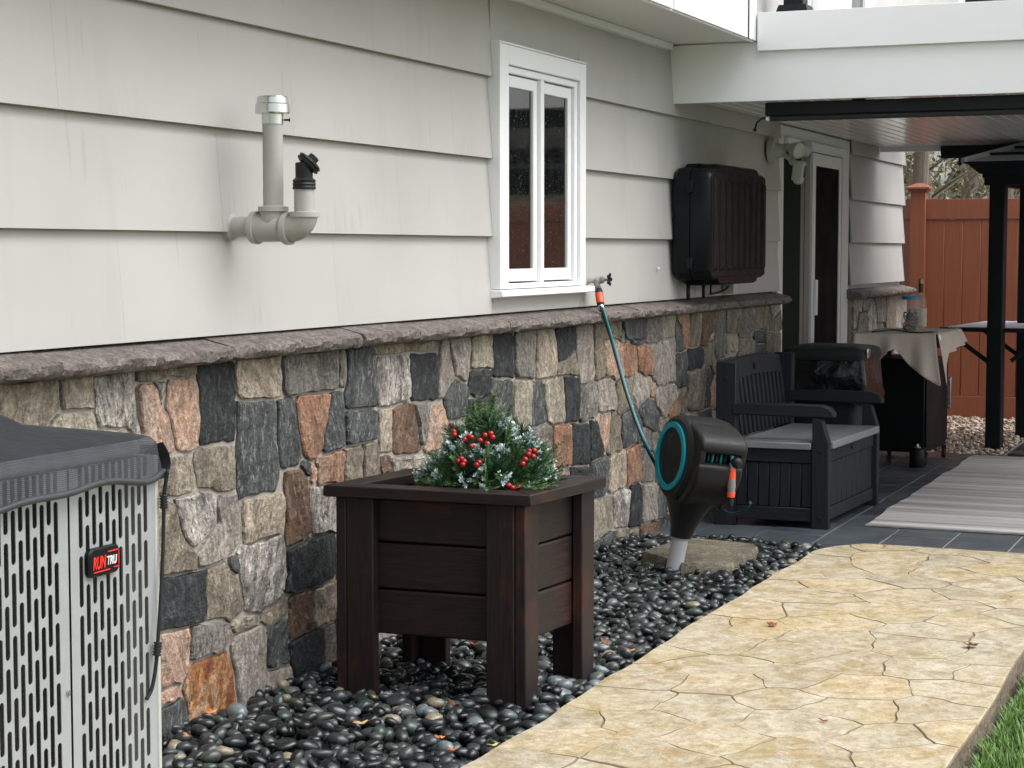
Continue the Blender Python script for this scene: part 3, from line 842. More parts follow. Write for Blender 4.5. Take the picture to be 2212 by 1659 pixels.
# courses of shingles; bottoms proud, tops tucked under the course above
sid = MB(); sid.box(XS0, XEND, -0.0035, 0.0015, 2.25, 2.46)
siding = sid.build('siding', M['siding'], house)
COURSES = [1.165, 1.475, 1.785, 2.11, 2.44]
def shingle(xa, xb, zb, zt):
    yb = -0.034; yt = -0.008; th_ = 0.012
    m_ = MB()
    pr = [(yb, zb), (yt, zt+0.02), (yt+th_*0.35, zt+0.02), (yb+th_+0.002, zb)]
    m_.add([(xa, y, z) for y, z in pr]+[(xb, y, z) for y, z in pr], [(0,1,2,3),(7,6,5,4),(0,4,5,1),(1,5,6,2),(2,6,7,3),(3,7,4,0)])
    m_.build('shingle', M['siding'], siding)
for ci, zb in enumerate(COURSES):
    zt = COURSES[ci+1] if ci+1 < len(COURSES) else 2.76
    x = XS0 + [0, 0.42, 0.93, 0.2, 0.7][ci]
    brk = []
    while x < XEND+2:
        brk.append(x); x += 1.22 + random.uniform(-0.03, 0.03)
    if ci == 1: brk = sorted(brk+[4.80])
    for s0, s1 in ((XS0, 6.83), (7.815, XDOOR0-0.012), (XDOOR1+0.012, XEND+0.004)):
        if ci == 4 and s0 < 12: continue
        if zb > 2.2 and s0 < 12: continue
        pts = [s0]+[b for b in brk if s0+0.08 < b < s1-0.08]+[s1]
        for a, b in zip(pts[:-1], pts[1:]):
            shingle(a+0.0003, b-0.0003, zb, zt)
# last row above/below window behind casing
for zb, zt, in ((1.165, 1.228),):
    m_ = MB(); m_.box(6.832, 7.813, -0.032, -0.012, 1.165, 1.236); m_.build('shingle', M['siding'], siding)
m_ = MB(); m_.box(6.832, 7.813, -0.020, -0.006, 2.245, 2.47); m_.build('shingle', M['siding'], siding)
# side return of the far end: shingles seen edge-on
for ci, zb in enumerate(COURSES):
    zt = COURSES[ci+1] if ci+1 < len(COURSES) else 2.76
    m_ = MB(); m_.add([(XEND+0.034, -0.034, zb), (XEND+0.008, -0.008, zt+0.02), (XEND+0.034, 3.9, zb), (XEND+0.008, 3.9, zt+0.02), (XEND+0.004, -0.008, zt+0.02), (XEND+0.02, -0.02, zb), (XEND+0.004, 3.9, zt+0.02), (XEND+0.02, 3.9, zb)],
        [(0, 2, 3, 1), (5, 4, 6, 7), (0, 1, 4, 5), (2, 7, 6, 3), (0, 5, 7, 2), (1, 3, 6, 4)])
    m_.build('shingle', M['siding'], siding)

# ---- fieldstone base: mortar bed and single stones
m_ = MB(); m_.box(XS0, XDOOR0-0.02, -0.0395, 0.0, -0.05, 1.10); m_.box(XDOOR1+0.02, XEND+0.03, -0.030, 0.0, -0.05, 1.07)
m_.box(XDOOR0-0.0195, XDOOR0-0.008, -0.038, 0.0, -0.05, 1.09)
m_.box(XEND, XEND+0.03, 0.0, 3.9, -0.05, 1.07)
stone_base = m_.build('stone_veneer', M['mortar'], house)
A = lambda x, y: (x/3.0, 658+y/3.0)
B = lambda x, y: (x/3.0, 1106+y/3.0)
Cc = lambda x, y: (658+x/3.0, 658+y/3.0)
Hh = lambda x, y: (1207+0.43*x, 576+0.43*y)
Jj = lambda x, y: (1426+0.3224*x, 686+0.3224*y)
TR = [
 (A,'N',[20,540,370,500,385,690,40,720]), (A,'S',[385,490,600,470,605,680,400,690]), (A,'S',[370,700,600,690,600,860,370,900]),
 (A,'W',[610,470,865,445,880,820,640,760,600,680]), (A,'N',[875,440,1250,405,1250,455,880,500]),
 (A,'P',[885,515,990,510,1020,640,1090,760,1130,960,1100,980,960,830,890,680]), (A,'W',[1000,505,1070,500,1065,610,1045,650]),
 (A,'P',[1080,480,1240,460,1285,760,1255,960,1140,960,1095,750,1080,600]), (A,'K',[1295,420,1500,375,1520,600,1535,880,1290,905,1300,640]),
 (A,'T',[1530,375,1815,350,1825,600,1550,620]), (A,'G',[1830,340,2180,320,2180,545,1835,585]), (A,'D',[1540,630,1790,620,1800,900,1815,1215,1545,1260,1530,950]),
 (A,'D',[1795,620,1890,600,1950,960,1930,1050,1825,1060,1790,850]), (A,'O',[1915,600,2135,570,2110,800,2080,960,2000,1010,1945,900,1920,720]),
 (A,'N',[1050,1000,1235,970,1260,1200,1150,1250,1000,1190]), (A,'N',[1245,950,1520,910,1520,1180,1450,1215,1290,1170]),
 (A,'W',[1125,1265,1370,1210,1410,1400,1370,1460,1290,1530,1200,1545,1160,1400]), (B,'N',[900,-70,1110,-75,1165,120,1270,370,900,440]),
 (B,'L',[1420,-100,1530,-120,1560,180,1440,300,1300,360,1275,330,1370,120]), (A,'T',[1570,1260,1830,1200,1845,1430,1700,1530,1580,1550]),
 (A,'B',[1830,1090,1940,1050,2000,1140,2000,1450,1975,1530,1850,1590,1850,1300]), (A,'D',[1945,1040,2000,1020,2005,1120,1980,1110]),
 (A,'D',[1815,1070,1835,1080,1840,1225,1818,1210]), (A,'P',[2010,1060,2050,1045,2050,1155,2008,1165]), (Cc,'O',[80,995,245,965,240,1140,60,1165]),
 (Cc,'W',[25,1190,190,1165,195,1470,60,1500]), (B,'K',[900,470,1190,415,1320,385,1330,640,1300,700,1230,745,900,800]),
 (B,'N',[1335,400,1470,330,1555,500,1560,640,1500,700,1340,700]), (B,'D',[1480,330,1530,310,1530,390,1495,400]),
 (B,'W',[1545,240,1720,180,1830,170,1850,370,1780,560,1700,640,1600,660,1565,420]), (B,'K',[1850,230,2000,180,2160,130,2160,440,1880,530,1870,380]),
 (B,'B',[1880,550,2020,505,2020,740,1880,820]), (B,'T',[2025,500,2160,450,2160,700,2030,740]), (B,'N',[1700,660,1850,590,1860,650,1725,715]),
 (B,'S',[1500,715,1640,680,1655,725,1525,785]), (B,'G',[1240,745,1460,700,1480,820,1440,890,1240,950]),
 (B,'L',[1505,810,1650,740,1715,800,1720,1140,1560,1280,1535,1100,1500,900]), (B,'D',[1725,800,1850,700,1860,980,1730,1020]),
 (B,'K',[1870,850,2080,750,2090,1030,1900,1060]), (B,'G',[2090,760,2160,720,2160,1010,2100,1020]), (B,'L',[1725,1040,1880,1000,1900,1100,1720,1190]),
 (B,'P',[900,800,1220,750,1210,1020,1160,1080,985,1190,900,1210]), (B,'P',[985,1230,1130,1125,1120,1180,985,1285]), (B,'R',[1215,1030,1340,960,1480,910,1510,1060,1530,1280,1380,1330,1220,1400]),
 (B,'D',[960,1320,1200,1260,1215,1420,1100,1480,960,1540]),
 (B,'N',[1100,330,1000,450,940,400,950,200]),
 (Cc,'G',[220,330,265,325,265,540,228,530]), (Cc,'D',[272,310,455,300,465,660,262,680]), (Cc,'W',[465,345,670,330,680,600,570,650,478,670]),
 (Cc,'K',[683,320,860,305,860,605,690,630]), (Cc,'N',[450,278,870,255,870,298,460,318]), (Cc,'L',[878,270,930,250,960,440,900,590,862,610]),
 (Cc,'L',[940,240,1070,230,1060,490,1030,500,970,430]), (Cc,'S',[1080,235,1205,215,1205,400,1100,410,1075,400]), (Cc,'K',[1218,210,1350,200,1355,480,1225,470]),
 (Cc,'G',[1358,205,1490,200,1490,475,1365,480]), (Cc,'T',[1500,190,1620,180,1620,480,1500,480]), (Cc,'K',[1625,175,1745,160,1745,290,1690,370,1640,365]),
 (Cc,'N',[1650,400,1745,310,1760,440,1640,455]), (Cc,'L',[1755,160,1860,155,1870,490,1785,500]), (Cc,'N',[1870,150,1925,150,1940,480,1885,485]),
 (Cc,'P',[1935,240,2040,230,2050,460,1950,460]), (Cc,'O',[2070,260,2140,270,2150,430,2080,460]), (Cc,'D',[2060,140,2205,130,2205,225,2080,235]),
 (Cc,'N',[1935,150,2050,145,2050,215,1940,225]),
 (Cc,'D',[250,700,465,680,470,870,265,905]), (Cc,'T',[478,680,560,670,560,970,490,960]), (Cc,'B',[590,670,650,645,700,640,740,800,730,970,575,975,570,800]),
 (Cc,'G',[715,650,800,640,785,870,750,870]), (Cc,'P',[800,680,890,640,930,780,880,880,790,890]), (Cc,'D',[900,620,1000,490,1050,545,1050,700,1000,740,930,740]),
 (Cc,'K',[1062,450,1195,440,1190,560,1110,610,1070,560]), (Cc,'D',[1200,490,1345,485,1345,720,1200,730]), (Cc,'S',[1355,490,1465,490,1460,760,1355,740]),
 (Cc,'D',[1472,510,1540,500,1560,740,1470,790]), (Cc,'S',[1550,500,1670,470,1680,760,1600,770,1565,700]), (Cc,'K',[1683,470,1770,490,1770,730,1690,770]),
 (Cc,'G',[1790,570,1880,510,1895,720,1780,745]), (Cc,'L',[1905,500,1985,480,2010,680,1910,700]), (Cc,'B',[480,985,550,970,555,1080,488,1085]),
 (Cc,'N',[265,925,370,900,365,1110,255,1150]), (Cc,'N',[372,900,460,890,475,1110,372,1120]), (Cc,'L',[565,1000,720,960,760,1050,570,1090]), (Cc,'D',[170,565,240,560,260,870,245,905,105,970,130,820]),
 (Cc,'K',[1060,620,1190,600,1190,740,1060,760]),
 (Cc,'G',[1440,830,1600,795,1600,900,1500,930]), (Cc,'O',[1615,800,1715,790,1720,1035,1610,1050]), (Cc,'K',[1725,790,1845,800,1840,1030,1730,1045]),
 (Cc,'K',[1850,755,1885,780,1925,970,1860,1015]), (Cc,'P',[1890,720,1985,700,1970,840,1940,920]), (Cc,'N',[1990,700,2040,760,2045,920,1970,960]),
 (Cc,'L',[1620,1075,1710,1060,1710,1110,1620,1120]), (Cc,'K',[1718,1060,1845,1055,1845,1105,1722,1110]), (Cc,'D',[1852,1035,1955,1000,1955,1180,1930,1240,1860,1260]),
 (Cc,'T',[1975,1000,2070,965,2072,1150,1975,1210]), (Cc,'O',[2085,960,2160,905,2175,1120,2092,1150]),
 (Hh,'N',[275,310,355,300,355,375,290,380]), (Hh,'D',[362,300,430,295,430,382,365,382]), (Hh,'G',[437,290,510,285,505,370,438,388]), (Hh,'S',[517,280,580,270,580,345,517,365]),
 (Hh,'D',[588,290,608,300,622,420,592,430]), (Hh,'O',[600,262,650,258,652,380,630,410]), (Hh,'N',[657,255,707,255,705,398,660,400]), (Hh,'B',[714,250,775,250,768,320,740,388,712,390]),
 (Hh,'G',[780,250,835,245,830,440,785,442]), (Hh,'N',[842,245,900,240,900,330,845,335]), (Hh,'S',[842,347,900,345,900,430,842,435]),
 (Hh,'L',[465,395,510,390,512,580,470,545]), (Hh,'L',[517,380,580,365,580,570,522,585]), (Hh,'D',[590,440,640,435,640,600,590,610]), (Hh,'K',[650,425,700,405,722,430,722,510,655,520]),
 (Hh,'N',[732,430,778,345,780,480,735,515]), (Hh,'O',[395,400,450,400,465,540,430,555,397,520]), (Hh,'L',[387,540,440,530,460,580,455,650,400,700,365,650]),
 (Hh,'N',[298,590,368,570,378,680,302,738]), (Hh,'D',[410,705,460,665,515,740,480,825,432,790]), (Hh,'P',[460,600,478,600,478,650,464,655]),
 (Hh,'L',[485,640,570,592,588,640,565,695,520,750,487,700]), (Hh,'N',[592,630,640,612,640,740,600,745]), (Hh,'N',[647,540,730,500,722,720,650,722]), (Hh,'D',[737,520,760,510,752,700,728,712]),
 (Hh,'D',[320,745,375,720,410,810,400,880,332,900,312,850]), (Hh,'G',[417,822,480,850,500,870,470,920,422,880]), (Hh,'O',[562,700,600,670,590,740,552,768]),
 (Hh,'G',[412,930,470,960,480,1080,420,1090]), (Hh,'W',[275,1150,355,1130,345,1300,290,1312]), (Hh,'K',[362,1120,414,1105,412,1300,352,1312]), (Hh,'L',[418,1100,480,1080,490,1270,420,1290]),
 (Hh,'D',[492,1130,540,1170,530,1260,495,1270]), (Hh,'S',[150,1185,262,1155,268,1290,150,1400]), (Hh,'N',[290,1332,400,1315,400,1378,290,1400]), (Hh,'B',[408,1302,500,1280,500,1350,410,1388]),
 (Hh,'D',[505,1290,550,1262,550,1358,505,1370]), (Hh,'D',[150,1420,270,1345,280,1410,150,1460]),
 (Hh,'N',[505,780,560,765,545,880,510,900]), (Hh,'G',[480,940,560,900,560,1060,490,1075]), (Hh,'S',[600,755,690,735,690,830,600,850]), (Hh,'D',[700,735,760,725,770,830,700,840]),
 (Jj,'N',[440,130,510,125,510,240,440,240]), (Jj,'G',[520,20,610,20,610,140,520,145]), (Jj,'N',[515,152,620,150,620,262,515,262]),
 (Jj,'D',[627,90,700,90,700,170,630,172]), (Jj,'D',[627,182,700,180,700,252,630,252]), (Jj,'N',[707,28,800,18,800,88,707,92]), (Jj,'N',[710,102,800,100,800,232,710,235]), (Jj,'N',[625,25,700,20,700,80,627,82]),
 (Jj,'S',[322,110,362,100,360,260,330,265]),
]
placed = []; codes = []
def stone_obj(poly, code, depth=None):
    """poly in wall coordinates (x, z), any winding"""
    if area2(poly) < 0: poly = poly[::-1]
    p2 = list(poly)
    if len(p2) < 3 or area2(p2) < 0.0008: return
    size = math.sqrt(area2(p2))
    n_ = len(p2); sd_ = Vector((poly[0][0]*5, poly[0][1]*5, 2))
    p2 = [(x+0.005*mnoise.noise(Vector((x*40, z*40, 1))), z+0.005*mnoise.noise(Vector((x*40, z*40, 9)))) for x, z in p2]
    cx_ = sum(p[0] for p in p2)/n_; cz_ = sum(p[1] for p in p2)/n_
    D0 = depth if depth else random.uniform(0.046, 0.055)
    tx, tz = random.uniform(-0.02, 0.02), random.uniform(-0.02, 0.02)
    def yy(x, z, base, amp):
        return -(base + tx*(x-cx_) + tz*(z-cz_) + amp*mnoise.noise(Vector((x*14, z*14, cx_*7))) + amp*0.5*mnoise.noise(Vector((x*35, z*35, cx_*7))))
    rings = [[(x, -0.015, z) for x, z in p2]]
    for k, base, amp in ((1.0, D0*0.97, 0.003), (0.95, D0*1.06, 0.006), (0.55, D0*1.09, 0.010)):
        rings.append([(cx_+(x-cx_)*k, yy(cx_+(x-cx_)*k, cz_+(z-cz_)*k, base, amp), cz_+(z-cz_)*k) for x, z in p2])
    vs = [p for r_ in rings for p in r_] + [(cx_, yy(cx_, cz_, D0*1.08, 0.012), cz_)]
    fs = []
    for k in range(3):
        for i in range(n_):
            j = (i+1) % n_; fs.append((k*n_+i, k*n_+j, (k+1)*n_+j, (k+1)*n_+i))
    fs += [(3*n_+i, 3*n_+(i+1) % n_, 4*n_) for i in range(n_)]
    m_ = MB(); m_.add(vs, fs)
    m_.build('stone', STONE[code], stone_base, smooth=16)
for fn, code, arr in TR:
    pts = [fn(arr[i], arr[i+1]) for i in range(0, len(arr), 2)]
    poly = []
    for (x, y) in pts:
        w_ = at(x, y, Y=-0.045); poly.append((w_.x, min(w_.z, 1.085)))
    placed.append(poly); codes.append(code)
# fill the places the photo hides or leaves open with further stones of the same kind
def poly_hits(q):
    for p in placed:
        if max(a[0] for a in p) < min(a[0] for a in q) or min(a[0] for a in p) > max(a[0] for a in q): continue
        if max(a[1] for a in p) < min(a[1] for a in q) or min(a[1] for a in p) > max(a[1] for a in q): continue
        for a in densify(q, 0.02):
            if point_in(p, *a): return True
        cx_ = sum(a[0] for a in q)/len(q); cz_ = sum(a[1] for a in q)/len(q)
        if point_in(p, cx_, cz_): return True
        for a in densify(p, 0.02):
            if point_in(q, *a): return True
    return False
fill_codes = 'NNLLGGDDKSSTPOBWL'
nf = 0
def fill(x0, x1, z0, z1, wlo, whi, hlo, hhi, tries, shrink=0.0):
    global nf
    z = z0
    for _ in range(tries):
        w_ = random.uniform(wlo, whi); h_ = random.uniform(hlo, hhi)
        x = random.uniform(x0, x1-w_); z = random.uniform(z0, z1-h_)
        j = lambda s: random.uniform(-s, s)
        q = [(x+j(0.012), z+j(0.012)), (x+w_+j(0.012), z+j(0.012)), (x+w_+j(0.012), z+h_+j(0.012)), (x+j(0.012), z+h_+j(0.012))]
        if poly_hits(q): continue
        # grow greedily until something is met
        for _g in range(14):
            grown = False
            for dx0, dx1, dz0, dz1 in ((-0.012, 0, 0, 0), (0, 0.012, 0, 0), (0, 0, -0.012, 0), (0, 0, 0, 0.012)):
                q2 = [(q[0][0]+dx0, q[0][1]+dz0), (q[1][0]+dx1, q[1][1]+dz0), (q[2][0]+dx1, q[2][1]+dz1), (q[3][0]+dx0, q[3][1]+dz1)]
                if q2[1][0]-q2[0][0] > whi*1.35 or q2[2][1]-q2[1][1] > hhi*1.35: continue
                if min(a[1] for a in q2) < z0-0.02 or max(a[1] for a in q2) > z1 or max(a[0] for a in q2) > x1 or min(a[0] for a in q2) < x0: continue
                if not poly_hits(q2): q = q2; grown = True
            if not grown: break
        placed.append(q); codes.append(random.choice(fill_codes)); nf += 1
fill(4.0, 11.31, -0.02, 1.085, 0.13, 0.24, 0.12, 0.20, 500)
fill(4.0, 11.31, -0.02, 1.085, 0.06, 0.12, 0.06, 0.10, 700)
fill(1.5, 4.0, -0.02, 1.085, 0.16, 0.26, 0.12, 0.20, 160)
fill_codes = 'LLGSLWN'
fill(XDOOR1+0.03, XEND+0.02, 0.0, 1.06, 0.12, 0.22, 0.12, 0.22, 220)
fill(XDOOR1+0.03, XEND+0.02, 0.0, 1.06, 0.06, 0.10, 0.06, 0.10, 160)
# let every stone spread over the bare wall between its neighbours, then leave a narrow mortar joint
RES = 0.004; GX0 = 1.4; GZ0 = -0.04; NX = int((XEND+0.06-GX0)/RES); NZ = int((1.10-GZ0)/RES)
lab = np.zeros((NX, NZ), dtype=np.int32)
for k, p in enumerate(placed):
    if area2(p) < 0: p = p[::-1]; placed[k] = p
    a0, a1 = int((min(q[0] for q in p)-GX0)/RES), int((max(q[0] for q in p)-GX0)/RES)+1
    b0_, b1_ = int((min(q[1] for q in p)-GZ0)/RES), int((max(q[1] for q in p)-GZ0)/RES)+1
    a0 = max(0, a0); b0_ = max(0, b0_); a1 = min(NX, a1); b1_ = min(NZ, b1_)
    if a1 <= a0 or b1_ <= b0_: continue
    XX, ZZ = np.meshgrid(GX0+RES*(np.arange(a0, a1)+0.5), GZ0+RES*(np.arange(b0_, b1_)+0.5), indexing='ij')
    ins_ = np.zeros(XX.shape, bool); n_ = len(p)
    for i in range(n_):
        x1_, y1_ = p[i]; x2_, y2_ = p[(i+1) % n_]
        if y1_ == y2_: continue
        c_ = (y1_ > ZZ) != (y2_ > ZZ)
        ins_ ^= c_ & (XX < (x2_-x1_)*(ZZ-y1_)/(y2_-y1_)+x1_)
    sub = lab[a0:a1, b0_:b1_]; sub[ins_ & (sub == 0)] = k+1
XG = GX0+RES*(np.arange(NX)+0.5)
dead = (XG > XDOOR0-0.006) & (XG < XDOOR1+0.02)
lab[dead] = -1; lab[XG > XEND+0.032] = -1
ZG = GZ0+RES*(np.arange(NZ)+0.5); lab[:, ZG > 1.09] = -1; lab[(XG > 12)[:, None] & (ZG > 1.07)[None]] = -1
for it in range(16):
    for dx, dz in ((1, 0), (-1, 0), (0, 1), (0, -1)) + (((1, 1), (-1, 1), (1, -1), (-1, -1)) if it % 2 else ()):
        sh_ = np.zeros_like(lab)
        xs0, xs1 = max(0, dx), NX+min(0, dx); zs0, zs1 = max(0, dz), NZ+min(0, dz)
        sh_[xs0:xs1, zs0:zs1] = lab[xs0-dx:xs1-dx, zs0-dz:zs1-dz]
        m0 = (lab == 0) & (sh_ > 0)
        lab[m0] = sh_[m0]
for k, (p, code) in enumerate(zip(placed, codes)):
    idx = np.argwhere(lab == k+1)
    if len(idx) < 60: continue
    cx_, cz_ = GX0+RES*(idx[:, 0].mean()+0.5), GZ0+RES*(idx[:, 1].mean()+0.5)
    nd = 30 if len(idx) > 500 else 20
    wx, wz = max(0.02, np.ptp(idx[:, 0])*RES), max(0.02, np.ptp(idx[:, 1])*RES)
    out = []
    for i in range(nd):
        # directions spread evenly along a box of the stone's own proportions, so that corners are kept
        a = 2*math.pi*i/nd; ux, uz = math.cos(a), math.sin(a); mm_ = max(abs(ux), abs(uz)); ux, uz = ux/mm_*wx/2, uz/mm_*wz/2
        L = math.hypot(ux, uz); ux /= L; uz /= L
        r_ = 0.004; miss = 0; last = r_
        while r_ < 0.45:
            ix, iz = int((cx_+ux*r_-GX0)/RES), int((cz_+uz*r_-GZ0)/RES)
            if not (0 <= ix < NX and 0 <= iz < NZ) or lab[ix, iz] != k+1: break
            last = r_; r_ += 0.003
        last = max(0.010, last-0.0052)
        out.append((cx_+ux*last, cz_+uz*last))
    if abs(area2(out)) < 0.0009: continue
    stone_obj(out, code)
print('stones', len(placed), 'filled', nf)

# ---- cap course on the stone base
def cap_stone(xa, xb, zt=1.163, drop=0.0, end=False):
    zt -= drop + random.uniform(-0.003, 0.003)
    nx = max(3, int((xb-xa)/0.025)); prof = 9; vs = []
    sx = random.uniform(0, 50)
    for i in range(nx+1):
        x = xa+(xb-xa)*i/nx
        e = 0.004 if i in (0, nx) else 0.0
        pts = [(0.0, zt-0.070), (-0.095, zt-0.073), (-0.116, zt-0.068), (-0.126, zt-0.060), (-0.131, zt-0.048), (-0.129, zt-0.036), (-0.121, zt-0.029), (-0.10, zt-0.0235), (0.0, zt)]
        row = []
        for k, (y, z) in enumerate(pts):
            if 1 <= k <= 6:
                q = Vector((sx+x*26, k*0.9, 0)); q2 = Vector((sx+x*70, k*2.1, 5))
                y += 0.009*mnoise.noise(q)+0.006*mnoise.noise(q2) + e*1.5; z += 0.007*mnoise.noise(q+Vector((9, 9, 9)))
            row.append((x, y, z))
        vs += row
    fs = []
    for i in range(nx):
        for k in range(prof):
            k2 = (k+1) % prof
            a = i*prof+k; b = i*prof+k2
            fs.append((a, b, b+prof, a+prof))
    fs.append(tuple(range(prof-1, -1, -1))); fs.append(tuple(range(nx*prof, (nx+1)*prof)))
    m_ = MB(); m_.add(vs, fs); m_.build('cap_stone', M['cap'], stone_base, smooth=30)
cj = [1.5, 2.1, 2.68, 3.27, 3.88, 4.30, 4.70, 5.12, 5.54, 5.97, 6.37, 6.80, 7.23, 7.80, 8.37, 8.95, 9.52, 10.1, 10.66, 11.26]
for a, b in zip(cj[:-1], cj[1:]): cap_stone(a+0.003, b-0.003)
for a, b in ((13.30, 13.95), (13.955, 14.60), (14.605, 15.36)): cap_stone(a, b, 1.135)

# ---- second floor overhang, soffit, deck edge
YO = -0.455
m_ = MB(); m_.box(XS0, 9.165, YO+0.012, 0.0, 2.470, 2.485); m_.build('soffit', M['soffit'], house)
m_ = MB(); m_.box(XS0, 9.10, -0.05, 0.0, 2.435, 2.470); m_.build('trim_board', M['white'], house, bevel=0.006)
m_ = MB(); m_.box(XS0, 9.165, YO, YO+0.012, 2.462, 6.2); m_.box(XS0, 9.165, YO+0.012, 0.3, 2.9, 6.2); upper = m_.build('upper_wall', M['white'], house)
for x in (5.4, 6.6, 7.82, 9.0):
    m_ = MB(); m_.box(x, x+1.205 if x < 8.9 else 9.163, YO-0.012, YO-0.001, 2.47, 4.4); m_.build('panel', M['white'], upper)
# beam under the deck, upper fascia board proud of it
m_ = MB(); m_.box(9.17, 9.20, -3.7, -0.004, 2.17, 2.465); m_.build('deck_beam', M['trim'], house, bevel=0.002)
m_ = MB(); m_.box(9.145, 9.168, -3.7, -0.475, 2.418, 2.608); m_.build('fascia_board', M['trim'], house, bevel=0.002)
m_ = MB(); m_.box(9.17, 14.34, -3.7, YO, 2.47, 2.60); m_.box(9.20, 14.32, YO, -0.04, 2.30, 2.60); m_.build('deck', M['trim'], house)
m_ = MB(); m_.box(9.17, 15.2, YO, 0.3, 2.60, 6.2); m_.build('upper_wall_back', M['siding'], house)
# porch ceiling planks running along the house
ceil = MB(); ceil.box(9.20, 14.26, -3.7, -0.04, 2.215, 2.225)
ceiling = ceil.build('porch_ceiling', M['ceiling'], house)
y = -0.045
while y > -3.6:
    m_ = MB(); m_.box(9.203, 14.25, y-0.081, y-0.003, 2.203, 2.2145); m_.build('plank', M['ceiling'], ceiling, bevel=0.003, seg=1)
    y -= 0.084
m_ = MB(); m_.box(14.255, 14.30, -3.7, -0.04, 2.168, 2.47); m_.build('far_fascia', M['trim'], house, bevel=0.002)
# posts of the deck beyond the frame's right edge
m_ = MB(); m_.box(9.16, 9.32, -3.66, -3.5, 0.0, 2.17); m_.box(14.1, 14.26, -3.66, -3.5, 0.0, 2.17); m_.build('deck_post', M['trim'], house)
# upper storey door, seen just over the fascia
m_ = MB(); m_.box(10.36, 10.60, YO-0.03, YO-0.001, 2.60, 4.6); m_.box(10.86, 11.22, YO-0.03, YO-0.001, 2.60, 4.6); m_.box(11.62, 11.9, YO-0.03, YO-0.001, 2.60, 4.6); m_.build('upper_door_frame', M['trim'], house)
m_ = MB(); m_.box(10.6, 10.86, YO-0.012, YO-0.001, 2.60, 4.6); m_.build('upper_door_panel', M['soffit'], house)
m_ = MB(); m_.box(11.22, 11.62, YO-0.012, YO-0.001, 2.60, 4.6); m_.build('upper_door_glass', M['glass'], house)
t = thing('railing_post', 'black railing post standing on the upper deck above the white fascia', 'post', (9.36, -0.62, 2.60))
m_ = MB(); m_.box(9.31, 9.41, -0.665, -0.565, 2.60, 3.7); m_.build('post_shaft', M['black_metal'], t)
m_ = MB(); m_.frus([(9.27, -0.705, 2.60), (9.45, -0.705, 2.60), (9.45, -0.525, 2.60), (9.27, -0.525, 2.60)], [(9.29, -0.685, 2.66), (9.43, -0.685, 2.66), (9.43, -0.545, 2.66), (9.29, -0.545, 2.66)]); m_.build('base_skirt', M['black_metal'], t)
t = thing('covered_grill', 'black covered shape on the upper deck at the top right corner', 'grill cover', (9.8, -1.9, 2.6))
m_ = MB(); m_.frus([(9.5, -2.5, 2.6), (10.1, -2.5, 2.6), (10.1, -1.43, 2.6), (9.5, -1.43, 2.6)], [(9.56, -2.4, 3.5), (10.04, -2.4, 3.5), (10.04, -1.5, 3.5), (9.56, -1.5, 3.5)]); m_.build('cover', M['cart'], t, bevel=0.04)

# ---- window
win = thing('window', 'tall narrow white window with two dark casement sashes in the grey shingles', 'window', (7.33, 0, 1.23))
m_ = MB()
m_.box(6.84, 6.925, -0.062, 0.02, 1.262, 2.243); m_.box(7.738, 7.81, -0.062, 0.02, 1.262, 2.243)
m_.box(6.925, 7.738, -0.062, 0.02, 2.165, 2.243); m_.box(6.925, 7.738, -0.058, 0.02, 1.262, 1.283)
m_.build('casing', M['trim'], win, bevel=0.004)
m_ = MB(); m_.box(6.826, 6.838, -0.066, 0.0, 1.262, 2.252); m_.box(6.838, 7.812, -0.066, 0.0, 2.2435, 2.252); m_.build('outer_trim', M['trim'], win, bevel=0.003)
m_ = MB(); m_.box(6.927, 6.952, -0.048, 0.02, 1.284, 2.163); m_.box(7.700, 7.736, -0.048, 0.02, 1.284, 2.163); m_.box(6.952, 7.700, -0.048, 0.02, 2.135, 2.163); m_.box(7.300, 7.336, -0.050, 0.02, 1.284, 2.135)
m_.build('frame', M['trim'], win, bevel=0.003)
m_ = MB()
m_.prism([(6.815, 0.0, 1.262), (6.815, -0.080, 1.257), (6.815, -0.084, 1.232), (6.815, -0.03, 1.226), (6.815, 0.0, 1.226)], (1.075, 0, 0)); m_.build('sill', M['trim'], win, bevel=0.003)
for xa, xb in ((6.954, 7.298), (7.338, 7.698)):
    m_ = MB(); w_ = 0.040
    m_.box(xa, xa+w_, -0.034, 0.0, 1.290, 2.130); m_.box(xb-w_, xb, -0.034, 0.0, 1.290, 2.130)
    m_.box(xa+w_, xb-w_, -0.034, 0.0, 2.082, 2.130); m_.box(xa+w_, xb-w_, -0.034, 0.0, 1.290, 1.342)
    s_ = m_.build('sash', M['trim'], win, bevel=0.004)
    m_ = MB(); m_.box(xa+w_, xb-w_, -0.024, -0.018, 1.342, 2.082); m_.build('pane', M['glass'], s_)
    m_ = MB(); m_.box(xb-w_-0.018, xb-w_-0.0005, -0.0275, -0.0245, 1.342, 2.082); m_.build('glazing_bead', M['grey_plastic'], s_)

